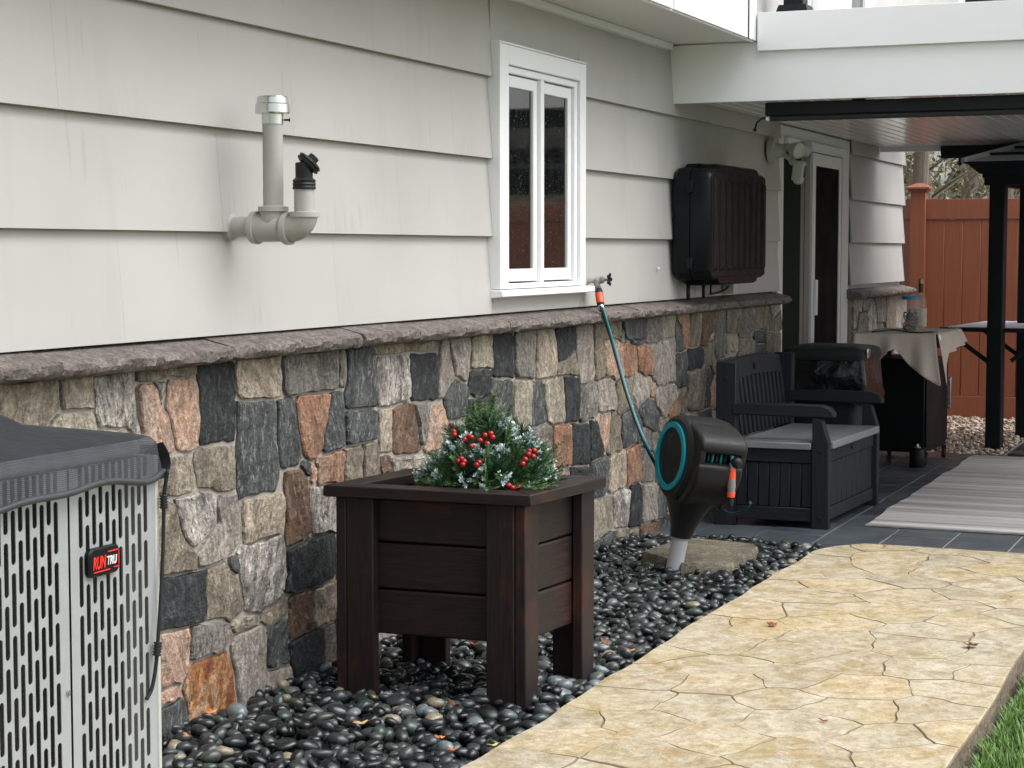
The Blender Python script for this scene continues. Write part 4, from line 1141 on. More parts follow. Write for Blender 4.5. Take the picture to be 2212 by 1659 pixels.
# ---- sliding door
door = thing('sliding_door', 'white framed sliding glass door with dark screen between two stone wall parts', 'door', (12.3, 0, 0))
m_ = MB(); m_.box(11.345, 11.475, -0.012, 0.03, 0.0, 2.202); m_.box(13.12, 13.335, -0.012, 0.03, 0.0, 2.20); m_.box(11.475, 13.12, -0.012, 0.03, 2.075, 2.202)
m_.build('casing', M['white'], door, bevel=0.002)
m_ = MB(); m_.box(11.48, 13.11, -0.040, -0.013, 2.085, 2.13); m_.build('head_track', M['trim'], door, bevel=0.003)
m_ = MB(); m_.box(11.98, 12.06, 0.001, 0.02, 0.02, 2.07); m_.box(12.075, 12.20, -0.003, 0.015, 0.02, 2.07)
m_.build('fixed_frame', M['grey_plastic'], door, bevel=0.003)
m_ = MB(); m_.box(11.48, 11.975, 0.004, 0.012, 0.02, 2.07); m_.build('pane', M['door_glass'], door)
m_ = MB(); m_.box(12.24, 12.33, -0.012, 0.004, 0.02, 2.068); m_.box(13.04, 13.10, -0.010, 0.004, 0.02, 2.068); m_.box(12.33, 13.04, -0.010, 0.004, 1.985, 2.068)
sf = m_.build('screen_frame', M['trim'], door, bevel=0.002)
m_ = MB(); m_.box(12.33, 13.04, -0.002, 0.002, 0.02, 1.985); m_.build('screen', M['screen'], sf)
m_ = MB(); m_.box(12.29, 12.33, -0.035, -0.013, 0.98, 1.22); m_.build('handle', M['trim'], door, bevel=0.006)

# ================================================================== FENCE, GAZEBO, TREES
XF = 16.3; ZF = -0.05
def fence_section(t, p0, p1, first=True):
    p0 = Vector(p0); p1 = Vector(p1); d = (p1-p0); L = d.length; d.normalize(); nrm = Vector((-d.y, d.x, 0))
    up = Vector((0, 0, 1))
    def bx(name, s0, s1, z0, z1, th_, sh=0.0, bev=0.004):
        m_ = MB(); c = p0 + d*((s0+s1)/2) + up*((z0+z1)/2) + nrm*sh
        m_.obox(c, (d, nrm, up), ((s1-s0)/2, th_/2, (z1-z0)/2)); return m_.build(name, M['fence'], t, bevel=bev, seg=1)
    bx('rail', 0, L, 1.685, 1.86, 0.05); bx('rail', 0, L, ZF+0.0, 0.155, 0.05)
    s = 0.004
    while s < L-0.02:
        e = min(s+0.155, L-0.004); bx('board', s, e-0.0005, 0.157, 1.683, 0.022, 0.0, 0.005); s += 0.1555
def fence_post(t, c, w=0.13):
    m_ = MB(); x, y = c; h = w/2
    m_.box(x-h, x+h, y-h, y+h, ZF, 1.925); po = m_.build('post', M['fence'], t, bevel=0.004)
    m_ = MB(); m_.box(x-h-0.015, x+h+0.015, y-h-0.015, y+h+0.015, 1.925, 1.947)
    q = h+0.038
    m_.box(x-q, x+q, y-q, y+q, 1.947, 1.962)
    m_.frus([(x-q, y-q, 1.962), (x+q, y-q, 1.962), (x+q, y+q, 1.962), (x-q, y+q, 1.962)], [(x-0.02, y-0.02, 2.0), (x+0.02, y-0.02, 2.0), (x+0.02, y+0.02, 2.0), (x-0.02, y+0.02, 2.0)])
    m_.build('post_cap', M['fence'], po)
fence = thing('fence', 'red-brown vertical board privacy fence with capped post behind the patio', 'fence', (XF, -1.0, ZF))
fence_section(fence, (XF, -0.03, 0), (XF, -2.36, 0)); fence_section(fence, (XF, -2.48, 0), (XF, -4.8, 0)); fence_section(fence, (XF, -4.92, 0), (XF, -7.3, 0)); fence_section(fence, (XF, -7.42, 0), (XF, -9.8, 0))
fence_section(fence, (XF+0.06, 0.10, 0), (XF+1.1, 1.6, 0))
for y in (0.035, -2.42, -4.86, -7.36): fence_post(fence, (XF, y))

# grill gazebo
gz = thing('gazebo', 'black steel gazebo with pale ribbed metal roof standing on the gravel', 'gazebo', (13.66, -0.955, 0))
GX = (13.66, 14.62); GY = (-0.955, -3.3)
for x in GX:
    for y in GY:
        m_ = MB(); m_.box(x-0.0, x+0.11, y-0.11, y, -0.05, 1.90); m_.build('post', M['gz_metal'], gz, bevel=0.008)
m_ = MB()
x0, x1, y0, y1 = GX[0]-0.03, GX[1]+0.155, GY[1]-0.155, GY[0]+0.03
def ringbox(e, z0, z1, e2=None):
    e2 = e if e2 is None else e2; w_ = 0.07
    for (a0, a1, b0, b1) in ((-1, 1, 1, 1), (-1, 1, -1, -1), (-1, -1, -1, 1), (1, 1, -1, 1)): pass
    o_ = [(x0-e, y0-e), (x1+e, y0-e), (x1+e, y1+e), (x0-e, y1+e)]; o2 = [(x0-e2, y0-e2), (x1+e2, y0-e2), (x1+e2, y1+e2), (x0-e2, y1+e2)]
    i_ = [(x0+w_, y0+w_), (x1-w_, y0+w_), (x1-w_, y1-w_), (x0+w_, y1-w_)]
    for k in range(4):
        j = (k+1) % 4
        m_.add([(*o_[k], z0), (*o_[j], z0), (*i_[j], z0), (*i_[k], z0), (*o2[k], z1), (*o2[j], z1), (*i_[j], z1), (*i_[k], z1)], [(0,1,2,3),(7,6,5,4),(0,4,5,1),(1,5,6,2),(2,6,7,3),(3,7,4,0)])
ringbox(0.0, 1.885, 1.935); ringbox(0.012, 1.937, 1.965); ringbox(0.03, 1.967, 2.035, 0.10)
m_.build('beam', M['gz_metal'], gz)
m_ = MB(); ex = 0.125
m_.box(x0-ex, x1+ex, y0-ex, y1+ex, 2.036, 2.048); m_.build('eave', M['gz_metal'], gz)
rf = MB(); rx0, rx1, ry0, ry1 = x0-ex, x1+ex, y0-ex, y1+ex; xm = (rx0+rx1)/2; hw = (rx1-rx0)/2; zr = 2.30
corner = [(rx0, ry0, 2.05), (rx1, ry0, 2.05), (rx1, ry1, 2.05), (rx0, ry1, 2.05), (xm, ry0+hw*1.0, zr), (xm, ry1-hw*1.0, zr)]
rf.add(corner, [(0, 1, 4), (1, 2, 5, 4), (2, 3, 5), (3, 0, 4, 5)])
roof = rf.build('roof', M['roof_metal'], gz)
for k in range(1, 5):
    u = k/5.0
    m_ = MB()
    a = Vector(corner[3]).lerp(Vector(corner[5]), u); b = Vector(corner[2]).lerp(Vector(corner[5]), u); c = Vector(corner[0]).lerp(Vector(corner[4]), u); d_ = Vector(corner[1]).lerp(Vector(corner[4]), u)
    for p, q in ((a, b), (a, c), (b, d_), (c, d_)): m_.bar(p+Vector((0, 0, 0.006)), q+Vector((0, 0, 0.006)), 0.02, 0.022)
    m_.build('roof_rib', M['gz_metal'], roof)
m_ = MB()
for a, b in ((3, 5), (2, 5), (0, 4), (1, 4), (4, 5)): m_.bar(Vector(corner[a])+Vector((0, 0, 0.01)), Vector(corner[b])+Vector((0, 0, 0.01)), 0.045, 0.03)
m_.build('roof_hip', M['roof_metal'], roof)
m_ = MB(); m_.box(13.70, 13.74, -1.40, -0.60, 0.825, 0.855); m_.box(15.0, 15.04, -1.40, -0.60, 0.825, 0.855); m_.box(13.74, 15.0, -0.64, -0.60, 0.825, 0.855)
sh_ = m_.build('shelf', M['gz_metal'], gz)
for k in range(8):
    m_ = MB(); y = -0.645 - k*0.095; m_.box(13.74, 15.0, y-0.085, y, 0.845, 0.860); m_.build('slat', M['roof_metal'], sh_)
m_ = MB(); m_.bar((13.72, -0.66, 0.82), (13.70, -0.975, 0.60), 0.02, 0.03); m_.build('shelf_bracket', M['gz_metal'], gz); m_ = MB(); m_.bar((14.66, -0.66, 0.82), (14.66, -0.975, 0.60), 0.02, 0.03); m_.build('shelf_bracket', M['gz_metal'], gz); m_ = MB(); m_.bar((13.72, -1.38, 0.82), (13.72, -1.12, 0.62), 0.02, 0.03); m_.build('shelf_bracket', M['gz_metal'], gz)

gz.rotation_euler = (0, 0, R(-5))
# trees and undergrowth
def tree(label, x, y, r0, h, lean=(0, 0), seed=1, limbs=7, start=0.8):
    rr = random.Random(seed)
    t = thing('tree', label, 'tree', (x, y, -0.1), 'bare winter trees behind the fence')
    pts = []; rad = []
    for k in range(10):
        u = k/9; pts.append((x+lean[0]*u+0.06*math.sin(u*6+seed), y+lean[1]*u+0.06*math.sin(u*5+2*seed), -0.1+h*u)); rad.append(r0*(1.25 if k == 0 else 1)*(1-0.6*u))
    m_ = MB(); m_.tube(pts, rad, 9); m_.build('trunk', M['bark'], t, smooth=True)
    m_ = MB()
    for k in range(limbs):
        u = start/h + (1-start/h)*(k+0.5)/limbs; i = min(8, int(u*9)); p = Vector(pts[i]).lerp(Vector(pts[i+1]), u*9-i)
        a = rr.uniform(0, 6.28); ln = rr.uniform(0.7, 1.6); d = Vector((math.cos(a)*0.7, math.sin(a), rr.uniform(0.3, 1.0))).normalized()
        q = [p]; r_ = [rad[i]*0.42]
        for s in range(6):
            d = (d+Vector((rr.uniform(-.25, .25), rr.uniform(-.25, .25), rr.uniform(-.1, .25)))).normalized(); q.append(q[-1]+d*ln/6); r_.append(r_[0]*(1-(s+1)/6.5))
            if s in (1, 3, 4):
                b = (d+Vector((rr.uniform(-.9, .9), rr.uniform(-.9, .9), rr.uniform(-.3, .6)))).normalized()
                m_.tube([q[-1], q[-1]+b*ln*0.22+Vector((0, 0, .02)), q[-1]+b*ln*0.45+Vector((0, 0, .1))], [r_[-1]*0.6, r_[-1]*0.4, 0.003], 5)
        m_.tube(q, r_, 6)
    m_.build('limb', M['twig'], t, smooth=True)
    return t
tw = at(1978, 500, X=17.6)
tree('thick bare trunk rising right beside the corner of the house', tw.x, tw.y, 0.10, 5.5, (0.05, 0.02), 1, 8, 2.4)
tw = at(2062, 470, X=19.0)
tree('slender forked tree bending left above the middle of the fence', tw.x, tw.y-0.1, 0.05, 4.5, (0.5, 0.75), 3, 10, 1.6)
tw = at(2018, 470, X=22.0)
tree('leaning bare tree behind the fence post cap', tw.x, tw.y, 0.10, 5.5, (0.2, -0.9), 4, 10, 1.6)
tw = at(2178, 470, X=18.6)
tree('trunk showing between the two gazebo posts', tw.x, tw.y, 0.14, 6.0, (0, 0.05), 6, 6, 2.6)
for i, (x, y, s) in enumerate([(23, -3.2, 8), (21.5, -5.2, 9), (25, -7.2, 10), (20.5, -8.6, 11), (27, -1.0, 12), (26, 2.0, 13)]):
    tree(['tall bare tree right of the gazebo', 'thick bare tree far right beyond the fence', 'far bare tree at the right end of the wood', 'bare tree near the far end of the fence', 'distant bare tree straight behind the fence', 'distant bare tree hidden by the house corner'][i], x, y, 0.13, 6.5, (0.2*(i % 3-1), 0.3*(i % 2)), s, 9, 1.5)
# thicket: leaf specks and twigs in depth
nq = 42000
tx_ = 18.0 + 12*rng.random(nq)**0.8; ty_ = 3.2 - 15.5*rng.random(nq)
tz_ = 0.2 + rng.beta(1.3, 1.6, nq)*(3.6 + 0.7*np.sin(ty_*1.9)+0.5*np.sin(ty_*4.3+1) + (tx_-18)*0.10)
sz = rng.uniform(0.018, 0.055, nq)*(1+(tx_-18)*0.05)
d1 = rng.normal(size=(nq, 3)); d1 /= np.linalg.norm(d1, axis=1)[:, None]; d2 = rng.normal(size=(nq, 3)); d2 = np.cross(d1, d2); d2 /= np.linalg.norm(d2, axis=1)[:, None]
C0 = np.stack([tx_, ty_, tz_], 1)
V = np.stack([C0-d1*sz[:, None], C0-d2*sz[:, None]*0.5, C0+d1*sz[:, None], C0+d2*sz[:, None]*0.5], 1)
F = np.arange(nq*4).reshape(nq, 4)
V1 = V.reshape(-1, 3); S1 = np.repeat(rng.random(nq), 4)
nt_ = 5200
cx_ = 18 + 11*rng.random(nt_); cy_ = 3.2-15.5*rng.random(nt_); cz_ = 0.3+3.4*rng.random(nt_)
dd = rng.normal(size=(nt_, 3))*np.array([0.5, 0.8, 1.0]); dd /= np.linalg.norm(dd, axis=1)[:, None]; L_ = rng.uniform(0.2, 0.8, nt_); ww = rng.uniform(0.003, 0.010, nt_)
sd2 = np.cross(dd, np.array([1.0, 0.1, 0])); sd2 /= np.linalg.norm(sd2, axis=1)[:, None]
C1 = np.stack([cx_, cy_, cz_], 1)
V2 = np.stack([C1-sd2*ww[:, None], C1+sd2*ww[:, None], C1+dd*L_[:, None]+sd2*ww[:, None]*0.4, C1+dd*L_[:, None]-sd2*ww[:, None]*0.4], 1).reshape(-1, 3)
VA = np.concatenate([V1, V2]); FA = np.concatenate([F, np.arange(nt_*4).reshape(nt_, 4)+len(V1)]); SA = np.concatenate([S1, np.repeat(rng.random(nt_)*0.5, 4)])
kind(raw_mesh('undergrowth', VA, FA, M['brush'], None, SA), 'stuff', 'tangled tan winter undergrowth filling the view above the fence')
# far wooded bank that closes the view
nx_, nz_ = 60, 8; vs = []
for j in range(nz_+1):
    for i in range(nx_+1):
        y = 8 - 30*i/nx_; z = -0.1 + (3.5+0.6*math.sin(y*1.3)+0.4*math.sin(y*3.7))*j/nz_
        vs.append((31+3.0*j/nz_+0.5*math.sin(y*2+j), y, z))
m_ = MB(); m_.add(vs, [(j*(nx_+1)+i, j*(nx_+1)+i+1, (j+1)*(nx_+1)+i+1, (j+1)*(nx_+1)+i) for j in range(nz_) for i in range(nx_)])
M['bank'] = plain('leaf_litter_bank', (0.15, 0.125, 0.085), 0.95, vary=0.6, nscale=5, bstr=1.0, bdist=0.2, space='World')
kind(m_.build('wooded_bank', M['bank']), 'structure')

# ================================================================== OBJECTS ON THE WALL
# --- vent pipe with aluminium cap and clean-out
vp = thing('vent_pipe', 'grey painted U-shaped vent pipe with aluminium cap and black clean-out plug', 'pipe', (4.86, 0, 1.49))
PXc = 4.86
def lat(o, a, pr, mat, name, par, n=28, sm=30): 
    m_ = MB(); m_.lathe(o, a, pr, n); return m_.build(name, mat, par, smooth=sm)
lat((PXc, 0.0, 1.49), (0, -1, 0), [(0.0, 0.040), (0.030, 0.040), (0.036, 0.0305), (0.11, 0.0305)], M['pvc'], 'wall_stub', vp)
lat((PXc, -0.100, 1.487), (0, -1, 0), [(0, 0.036), (0.001, 0.049), (0.018, 0.050), (0.020, 0.043), (0.095, 0.042), (0.108, 0.036)], M['pvc'], 'tee_body', vp)
lat((PXc, -0.170, 1.487), (0, 0, 1), [(0, 0.034), (0.012, 0.040), (0.046, 0.039), (0.048, 0.046), (0.062, 0.046), (0.064, 0.036), (0.066, 0.0305), (0.333, 0.0305)], M['pvc'], 'tall_pipe', vp)
lat((PXc, -0.170, 1.795), (0, 0, 1), [(0, 0.0325), (0.030, 0.0325), (0.031, 0.050), (0.034, 0.052), (0.058, 0.051), (0.062, 0.047), (0.078, 0.046), (0.082, 0.043), (0.083, 0.01)], M['alu'], 'pipe_cap', vp)
m_ = MB(); m_.lathe((PXc+0.02, -0.198, 1.808), (0.4, -1, 0), [(0, 0.003), (0.014, 0.003), (0.015, 0.006), (0.018, 0.006)], 8); m_.build('clamp_screw', M['black_metal'], vp)
R0 = 0.048
el = [(PXc, -0.228-R0*math.sin(a), 1.484+R0*(1-math.cos(a))) for a in np.linspace(0, math.pi/2, 12)]
m_ = MB(); m_.tube([(PXc, -0.20, 1.484)]+el, 0.041, 24); m_.build('elbow', M['pvc'], vp, smooth=True)
lat((PXc, -0.212, 1.484), (0, -1, 0), [(0, 0.041), (0.001, 0.049), (0.018, 0.049), (0.019, 0.041)], M['pvc'], 'elbow_collar', vp)
ye = el[-1][1]
lat((PXc, ye, 1.517), (0, 0, 1), [(0, 0.040), (0.001, 0.046), (0.015, 0.046), (0.017, 0.0305), (0.11, 0.0305)], M['pvc'], 'short_pipe', vp)
lat((PXc, ye, 1.600), (0, 0, 1), [(0, 0.0345), (0.006, 0.0350), (0.010, 0.033), (0.015, 0.0355), (0.020, 0.033), (0.026, 0.0350), (0.034, 0.026), (0.078, 0.026), (0.080, 0.02)], M['rubber'], 'rubber_coupling', vp)
pa = Vector((0.45, -0.55, 0.75)).normalized(); pc = Vector((PXc+0.004, ye-0.004, 1.668))
lat(pc, pa, [(0, 0.026), (0.004, 0.038), (0.010, 0.040), (0.013, 0.036), (0.016, 0.040), (0.022, 0.038), (0.024, 0.03)], M['rubber'], 'cleanout_disc', vp, 8)
lat(pc+pa*0.024, pa, [(0, 0.017), (0.016, 0.016)], M['rubber'], 'plug_nut', vp, 6)
# --- outdoor faucet
fa = thing('faucet', 'small outdoor faucet with round handle at the window sill corner', 'faucet', (7.90, -0.03, 1.283))
lat((7.90, -0.028, 1.283), (0, -1, 0), [(0, 0.026), (0.010, 0.024), (0.012, 0.014), (0.05, 0.013), (0.052, 0.017), (0.07, 0.017)], M['pvc'], 'flange', fa, 18)
lat((7.90, -0.09, 1.283), (0, -1, 0.1), [(0, 0.012), (0.012, 0.016), (0.022, 0.016), (0.026, 0.007), (0.05, 0.006)], M['grey_plastic'], 'valve_stem', fa, 12)
m_ = MB()
for k in range(5):
    a = k*2*math.pi/5; c_ = Vector((7.90+0.022*math.cos(a), -0.142, 1.287+0.022*math.sin(a))); m_.ball(c_, (0.009, 0.006, 0.009), 8, 5); m_.bar((7.90, -0.142, 1.287), c_, 0.006, 0.006, (0, 1, 0))
m_.build('handle', M['black_metal'], fa, smooth=True)
m_ = MB(); m_.tube([(7.90, -0.075, 1.283), (7.893, -0.085, 1.262), (7.886, -0.092, 1.245)], 0.014, 12); m_.build('spout', M['grey_plastic'], fa, smooth=True)
# --- TV / panel cover
tv = thing('outdoor_cabinet', 'large black and brown ribbed plastic cover mounted on the shingles right of the window', 'cover', (9.55, -0.15, 1.23))
def notched(x0, x1, z0, z1, n, h, r, y):
    """rectangle with a raised middle part above and below"""
    P = [(x0, z0+r), (x0, z1-r), (x0+r*0.4, z1-r*0.35), (x0+r, z1), (x0+n-0.02, z1), (x0+n, z1+h*0.8), (x0+n+0.02, z1+h), (x1-n-0.02, z1+h), (x1-n, z1+h*0.8), (x1-n+0.02, z1), (x1-r, z1), (x1-r*0.4, z1-r*0.35), (x1, z1-r),
         (x1, z0+r), (x1-r*0.4, z0+r*0.35), (x1-r, z0), (x1-n+0.02, z0), (x1-n, z0-h*0.8), (x1-n-0.02, z0-h), (x0+n+0.02, z0-h), (x0+n, z0-h*0.8), (x0+n-0.02, z0), (x0+r, z0), (x0+r*0.4, z0+r*0.35)]
    return [(a, y, b) for a, b in P]
x0, x1, z0, z1 = 9.13, 10.22, 1.262, 1.842
m_ = MB(); m_.loft([notched(x0+0.02, x1-0.02, z0+0.01, z1-0.01, 0.17, 0.02, 0.05, -0.036), notched(x0, x1, z0, z1, 0.17, 0.028, 0.05, -0.06), notched(x0, x1, z0, z1, 0.17, 0.028, 0.05, -0.13)])
m_.build('back_shell', M['cover_black'], tv, smooth=35)
m_ = MB(); m_.loft([notched(x0+0.004, x1-0.004, z0+0.004, z1-0.004, 0.17, 0.028, 0.05, -0.134), notched(x0+0.004, x1-0.004, z0+0.004, z1-0.004, 0.17, 0.028, 0.05, -0.22), notched(x0+0.012, x1-0.012, z0+0.012, z1-0.012, 0.17, 0.028, 0.05, -0.238)])
m_.build('front_shell', M['cover_black'], tv, smooth=35)
m_ = MB(); m_.box(x0+0.03, x1-0.03, -0.2425, -0.236, z0+0.02, z1-0.02); fp = m_.build('front_face', M['cover_brown'], tv, bevel=0.012)
for k in range(9):
    xx = x0+0.085+k*(x1-x0-0.17)/8
    m_ = MB(); m_.frus([(xx-0.032, -0.2427, z0+0.05), (xx+0.032, -0.2427, z0+0.05), (xx+0.032, -0.2427, z1-0.05), (xx-0.032, -0.2427, z1-0.05)], [(xx-0.020, -0.257, z0+0.065), (xx+0.020, -0.257, z0+0.065), (xx+0.020, -0.257, z1-0.065), (xx-0.020, -0.257, z1-0.065)])
    m_.build('rib', M['cover_brown'], fp, bevel=0.003)
for zz in (z0+0.09, z1-0.10):
    m_ = MB(); m_.box(x0-0.010, x0+0.01, -0.15, -0.115, zz-0.03, zz+0.03); m_.build('latch', M['cover_black'], tv, bevel=0.004)
m_ = MB(); m_.tube([(9.55, -0.08, 1.24), (9.55, -0.08, 1.165)], 0.009, 8); m_.build('cable', M['rubber'], tv, smooth=True)
m_ = MB(); m_.tube([(9.75, -0.06, 1.235), (9.75, -0.06, 1.18), (9.85, -0.07, 1.185), (10.0, -0.07, 1.20), (10.05, -0.07, 1.215)], 0.006, 8); m_.build('cable', M['rubber'], tv, smooth=True)
m_ = MB(); m_.tube([(9.28, -0.08, 1.24), (9.28, -0.08, 1.160)], 0.011, 8)
m_.build('cable', M['rubber'], tv, smooth=True)
m_ = MB(); m_.box(10.06, 10.14, -0.10, -0.035, 1.175, 1.235); m_.build('outlet_cover', M['cam_white'], tv, bevel=0.004)
# little screw in the siding
m_ = MB(); m_.lathe((8.88, -0.028, 1.42) if False else tuple(at(1421, 580, Y=-0.03)), (0, -1, 0), [(0, 0.008), (0.004, 0.009), (0.010, 0.005)], 10)
tag(m_.build('wall_screw', M['white']), 'tiny white screw head on the shingles left of the black cover', 'screw')
# --- security light with camera
sc = thing('security_light', 'white security camera with two floodlights beside the top of the sliding door', 'camera', (11.05, -0.035, 2.02))
lat((11.05, -0.034, 2.02), (0, -1, 0), [(0, 0.075), (0.035, 0.073), (0.045, 0.05), (0.09, 0.035), (0.10, 0.02)], M['cam_white'], 'mount', sc, 24)
for nm, p, q, r_ in (('floodlight', (11.06, -0.12, 2.03), (11.02, -0.235, 2.03), 0.05), ('floodlight', (11.06, -0.12, 2.05), (11.30, -0.27, 2.05), 0.05)):
    m_ = MB(); m_.tube([p, Vector(p).lerp(Vector(q), 0.5)], 0.016, 12); d_ = (Vector(q)-Vector(p)).normalized()
    m_.lathe(Vector(p).lerp(Vector(q), 0.45), (d_+Vector((-0.2, 0, -0.25))).normalized(), [(0, 0.02), (0.012, 0.042), (0.06, r_), (0.066, r_*0.92), (0.060, 0.03)], 22); m_.build(nm, M['cam_white'], sc, smooth=30)
ca = Vector((-0.75, -0.45, -0.35)).normalized()
m_ = MB(); m_.tube([(11.05, -0.12, 2.0), (11.05, -0.17, 1.965)], 0.016, 12); m_.ball((11.05, -0.175, 1.955), 0.024); m_.build('arm', M['cam_white'], sc, smooth=True)
cb = Vector((11.05, -0.215, 1.895)); ax1 = Vector((0.10, -0.98, -0.12)).normalized(); ax2 = ax1.cross(Vector((0, 0, 1))).normalized(); ax3 = ax2.cross(ax1)
m_ = MB(); m_.obox(cb, (ax1, ax2, ax3), (0.035, 0.042, 0.062)); cbm = m_.build('camera_body', M['cam_white'], sc, bevel=0.014, seg=3)
m_ = MB(); m_.obox(cb+ax1*0.0345, (ax1, ax2, ax3), (0.003, 0.028, 0.036)); m_.build('lens_panel', M['black_metal'], cbm, bevel=0.003)
m_ = MB(); m_.ball(cb-ax3*0.062+ax1*0.005, (0.03, 0.03, 0.018)); m_.build('sensor_dome', M['cam_white'], cbm, smooth=True)
# --- retractable screens under the deck
def screen(label, x, y0, z0, z1, knob):
    t = thing('roll_up_screen', label, 'blind', (x, y0, z1), 'rolled-up black screens under the deck')
    m_ = MB(); m_.box(x-0.03, x+0.06, -3.45, y0, z0, z1); m_.build('cassette', M['black_metal'], t, bevel=0.004)
    m_ = MB(); m_.lathe((x, y0-0.02, z0-0.012), (0, -1, 0), [(0, 0.016), (2.9, 0.016)], 14); m_.build('rolled_fabric', M['screen_roll'], t, smooth=30)
    m_ = MB(); m_.lathe((x, y0+0.0, z0-0.012), (0, -1, 0), [(0, 0.013), (0.022, 0.013)], 12); m_.build('end_cap', M['trim'] if knob else M['black_metal'], t)
    m_ = MB()
    if knob: m_.tube([(x, y0-0.01, z0-0.01), (x-0.005, y0+0.02, z0-0.012), (x-0.01, y0+0.045, z0-0.03), (x-0.01, y0+0.055, z0-0.06)], 0.005, 8); m_.ball((x-0.01, y0+0.056, z0-0.068), 0.010)
    else: m_.tube([(x, y0-0.14, z0), (x, y0-0.14, z0-0.05)], 0.008, 8); m_.ball((x, y0-0.14, z0-0.065), 0.018)
    m_.build('pull_cord', M['black_metal'], t, smooth=True)
    m_ = MB(); m_.box(x+0.0, x+0.03, y0-0.50, y0-0.44, z1, z1+0.03); m_.build('bracket', M['black_metal'], t)
screen('nearer rolled-up black screen right below the white deck fascia', 9.26, -0.495, 2.100, 2.166, True)
screen('farther rolled-up black screen at the back edge of the porch ceiling', 14.22, -0.51, 2.135, 2.200, False)

# ================================================================== PLANTER
pl = thing('planter_box', 'dark brown stained wooden planter box on four legs standing in the pebbles', 'planter', (5.33, -0.58, 0))
O_ = Vector((5.100, -0.555, 0)); 
# corner basis of the rim: u runs away along the house, v towards the lawn
PC = Vector((5.350, -0.585, 0)); U = Vector((0.5175, -0.055, 0)).normalized(); Vv = Vector((0.03, -0.69, 0)).normalized()
hu, hv = 0.262, 0.345
def pp(a, b, z): return PC + U*a + Vv*b + Vector((0, 0, z))
def pbox(name, a0, a1, b0, b1, z0, z1, par=None, bev=0.004, mat=None):
    m_ = MB(); m_.frus([pp(a0, b0, z0), pp(a1, b0, z0), pp(a1, b1, z0), pp(a0, b1, z0)], [pp(a0, b0, z1), pp(a1, b0, z1), pp(a1, b1, z1), pp(a0, b1, z1)])
    return m_.build(name, mat or M['wood'], par or pl, bevel=bev, boxuv=True)
zt, zb = 0.686, 0.650
w_ = 0.088
def miter(name, quad):
    m_ = MB(); m_.frus([pp(a, b, zb) for a, b in quad], [pp(a, b, zt) for a, b in quad]); return m_.build(name, M['wood'], pl, bevel=0.004, boxuv=True)
g_ = 0.0012
miter('rim_board', [(-hu, -hv), (-hu, hv), (-hu+w_, hv-w_-g_), (-hu+w_, -hv+w_+g_)])
miter('rim_board', [(hu, -hv), (hu-w_, -hv+w_+g_), (hu-w_, hv-w_-g_), (hu, hv)])
miter('rim_board', [(-hu+g_, -hv-0.0), (-hu+w_+g_, -hv+w_-g_), (hu-w_-g_, -hv+w_-g_), (hu-g_, -hv)])
miter('rim_board', [(-hu+g_, hv), (hu-g_, hv), (hu-w_-g_, hv-w_+g_), (-hu+w_+g_, hv-w_+g_)])
iu, iv = hu-0.026, hv-0.028      # outer faces of the legs
for su in (-1, 1):
    for sv in (-1, 1):
        a_o = su*iu; b_o = sv*iv; tu = su*0.034; tv_ = sv*0.034
        l1 = pbox('leg', *sorted((a_o, a_o-tu)), *sorted((b_o-sv*0.036, b_o-sv*0.128)), 0.0, zb-0.001)
        pbox('leg_board', *sorted((a_o-tu*0.03, a_o-su*0.088)), *sorted((b_o, b_o-sv*0.0345)), 0.0, zb-0.001, l1)
zz = [0.215, 0.360, 0.508, 0.648]
for k in range(3):
    for su in (-1, 1):
        pbox('side_board', *sorted((su*(iu-0.036), su*(iu-0.066))), -iv+0.04, iv-0.04, zz[k]+0.001, zz[k+1]-0.004, bev=0.006)
    for sv in (-1, 1):
        pbox('side_board', -iu+0.045, iu-0.045, *sorted((sv*(iv-0.038), sv*(iv-0.066))), zz[k]+0.001, zz[k+1]-0.004, bev=0.006)
pbox('floor_board', -iu+0.07, iu-0.07, -iv+0.07, iv-0.07, 0.225, 0.24)
for q_ in ((-iu+0.0675, -iu+0.072, -iv+0.075, iv-0.075), (iu-0.072, iu-0.0675, -iv+0.075, iv-0.075), (-iu+0.075, iu-0.075, -iv+0.0675, -iv+0.072), (-iu+0.075, iu-0.075, iv-0.072, iv-0.0675)): pbox('inner_panel', *q_, 0.241, 0.64, bev=0)
# pot inside
m_ = MB(); pcn = pp(0.0, -0.01, 0)
m_.lathe((pcn.x, pcn.y, 0.2405), (0, 0, 1), [(0, 0.13), (0.33, 0.160), (0.375, 0.172), (0.376, 0.163), (0.35, 0.157), (0.33, 0.01)], 28)
tag(m_.build('flower_pot', M['liner'], smooth=30), 'white plastic pot set inside the brown planter box', 'pot')

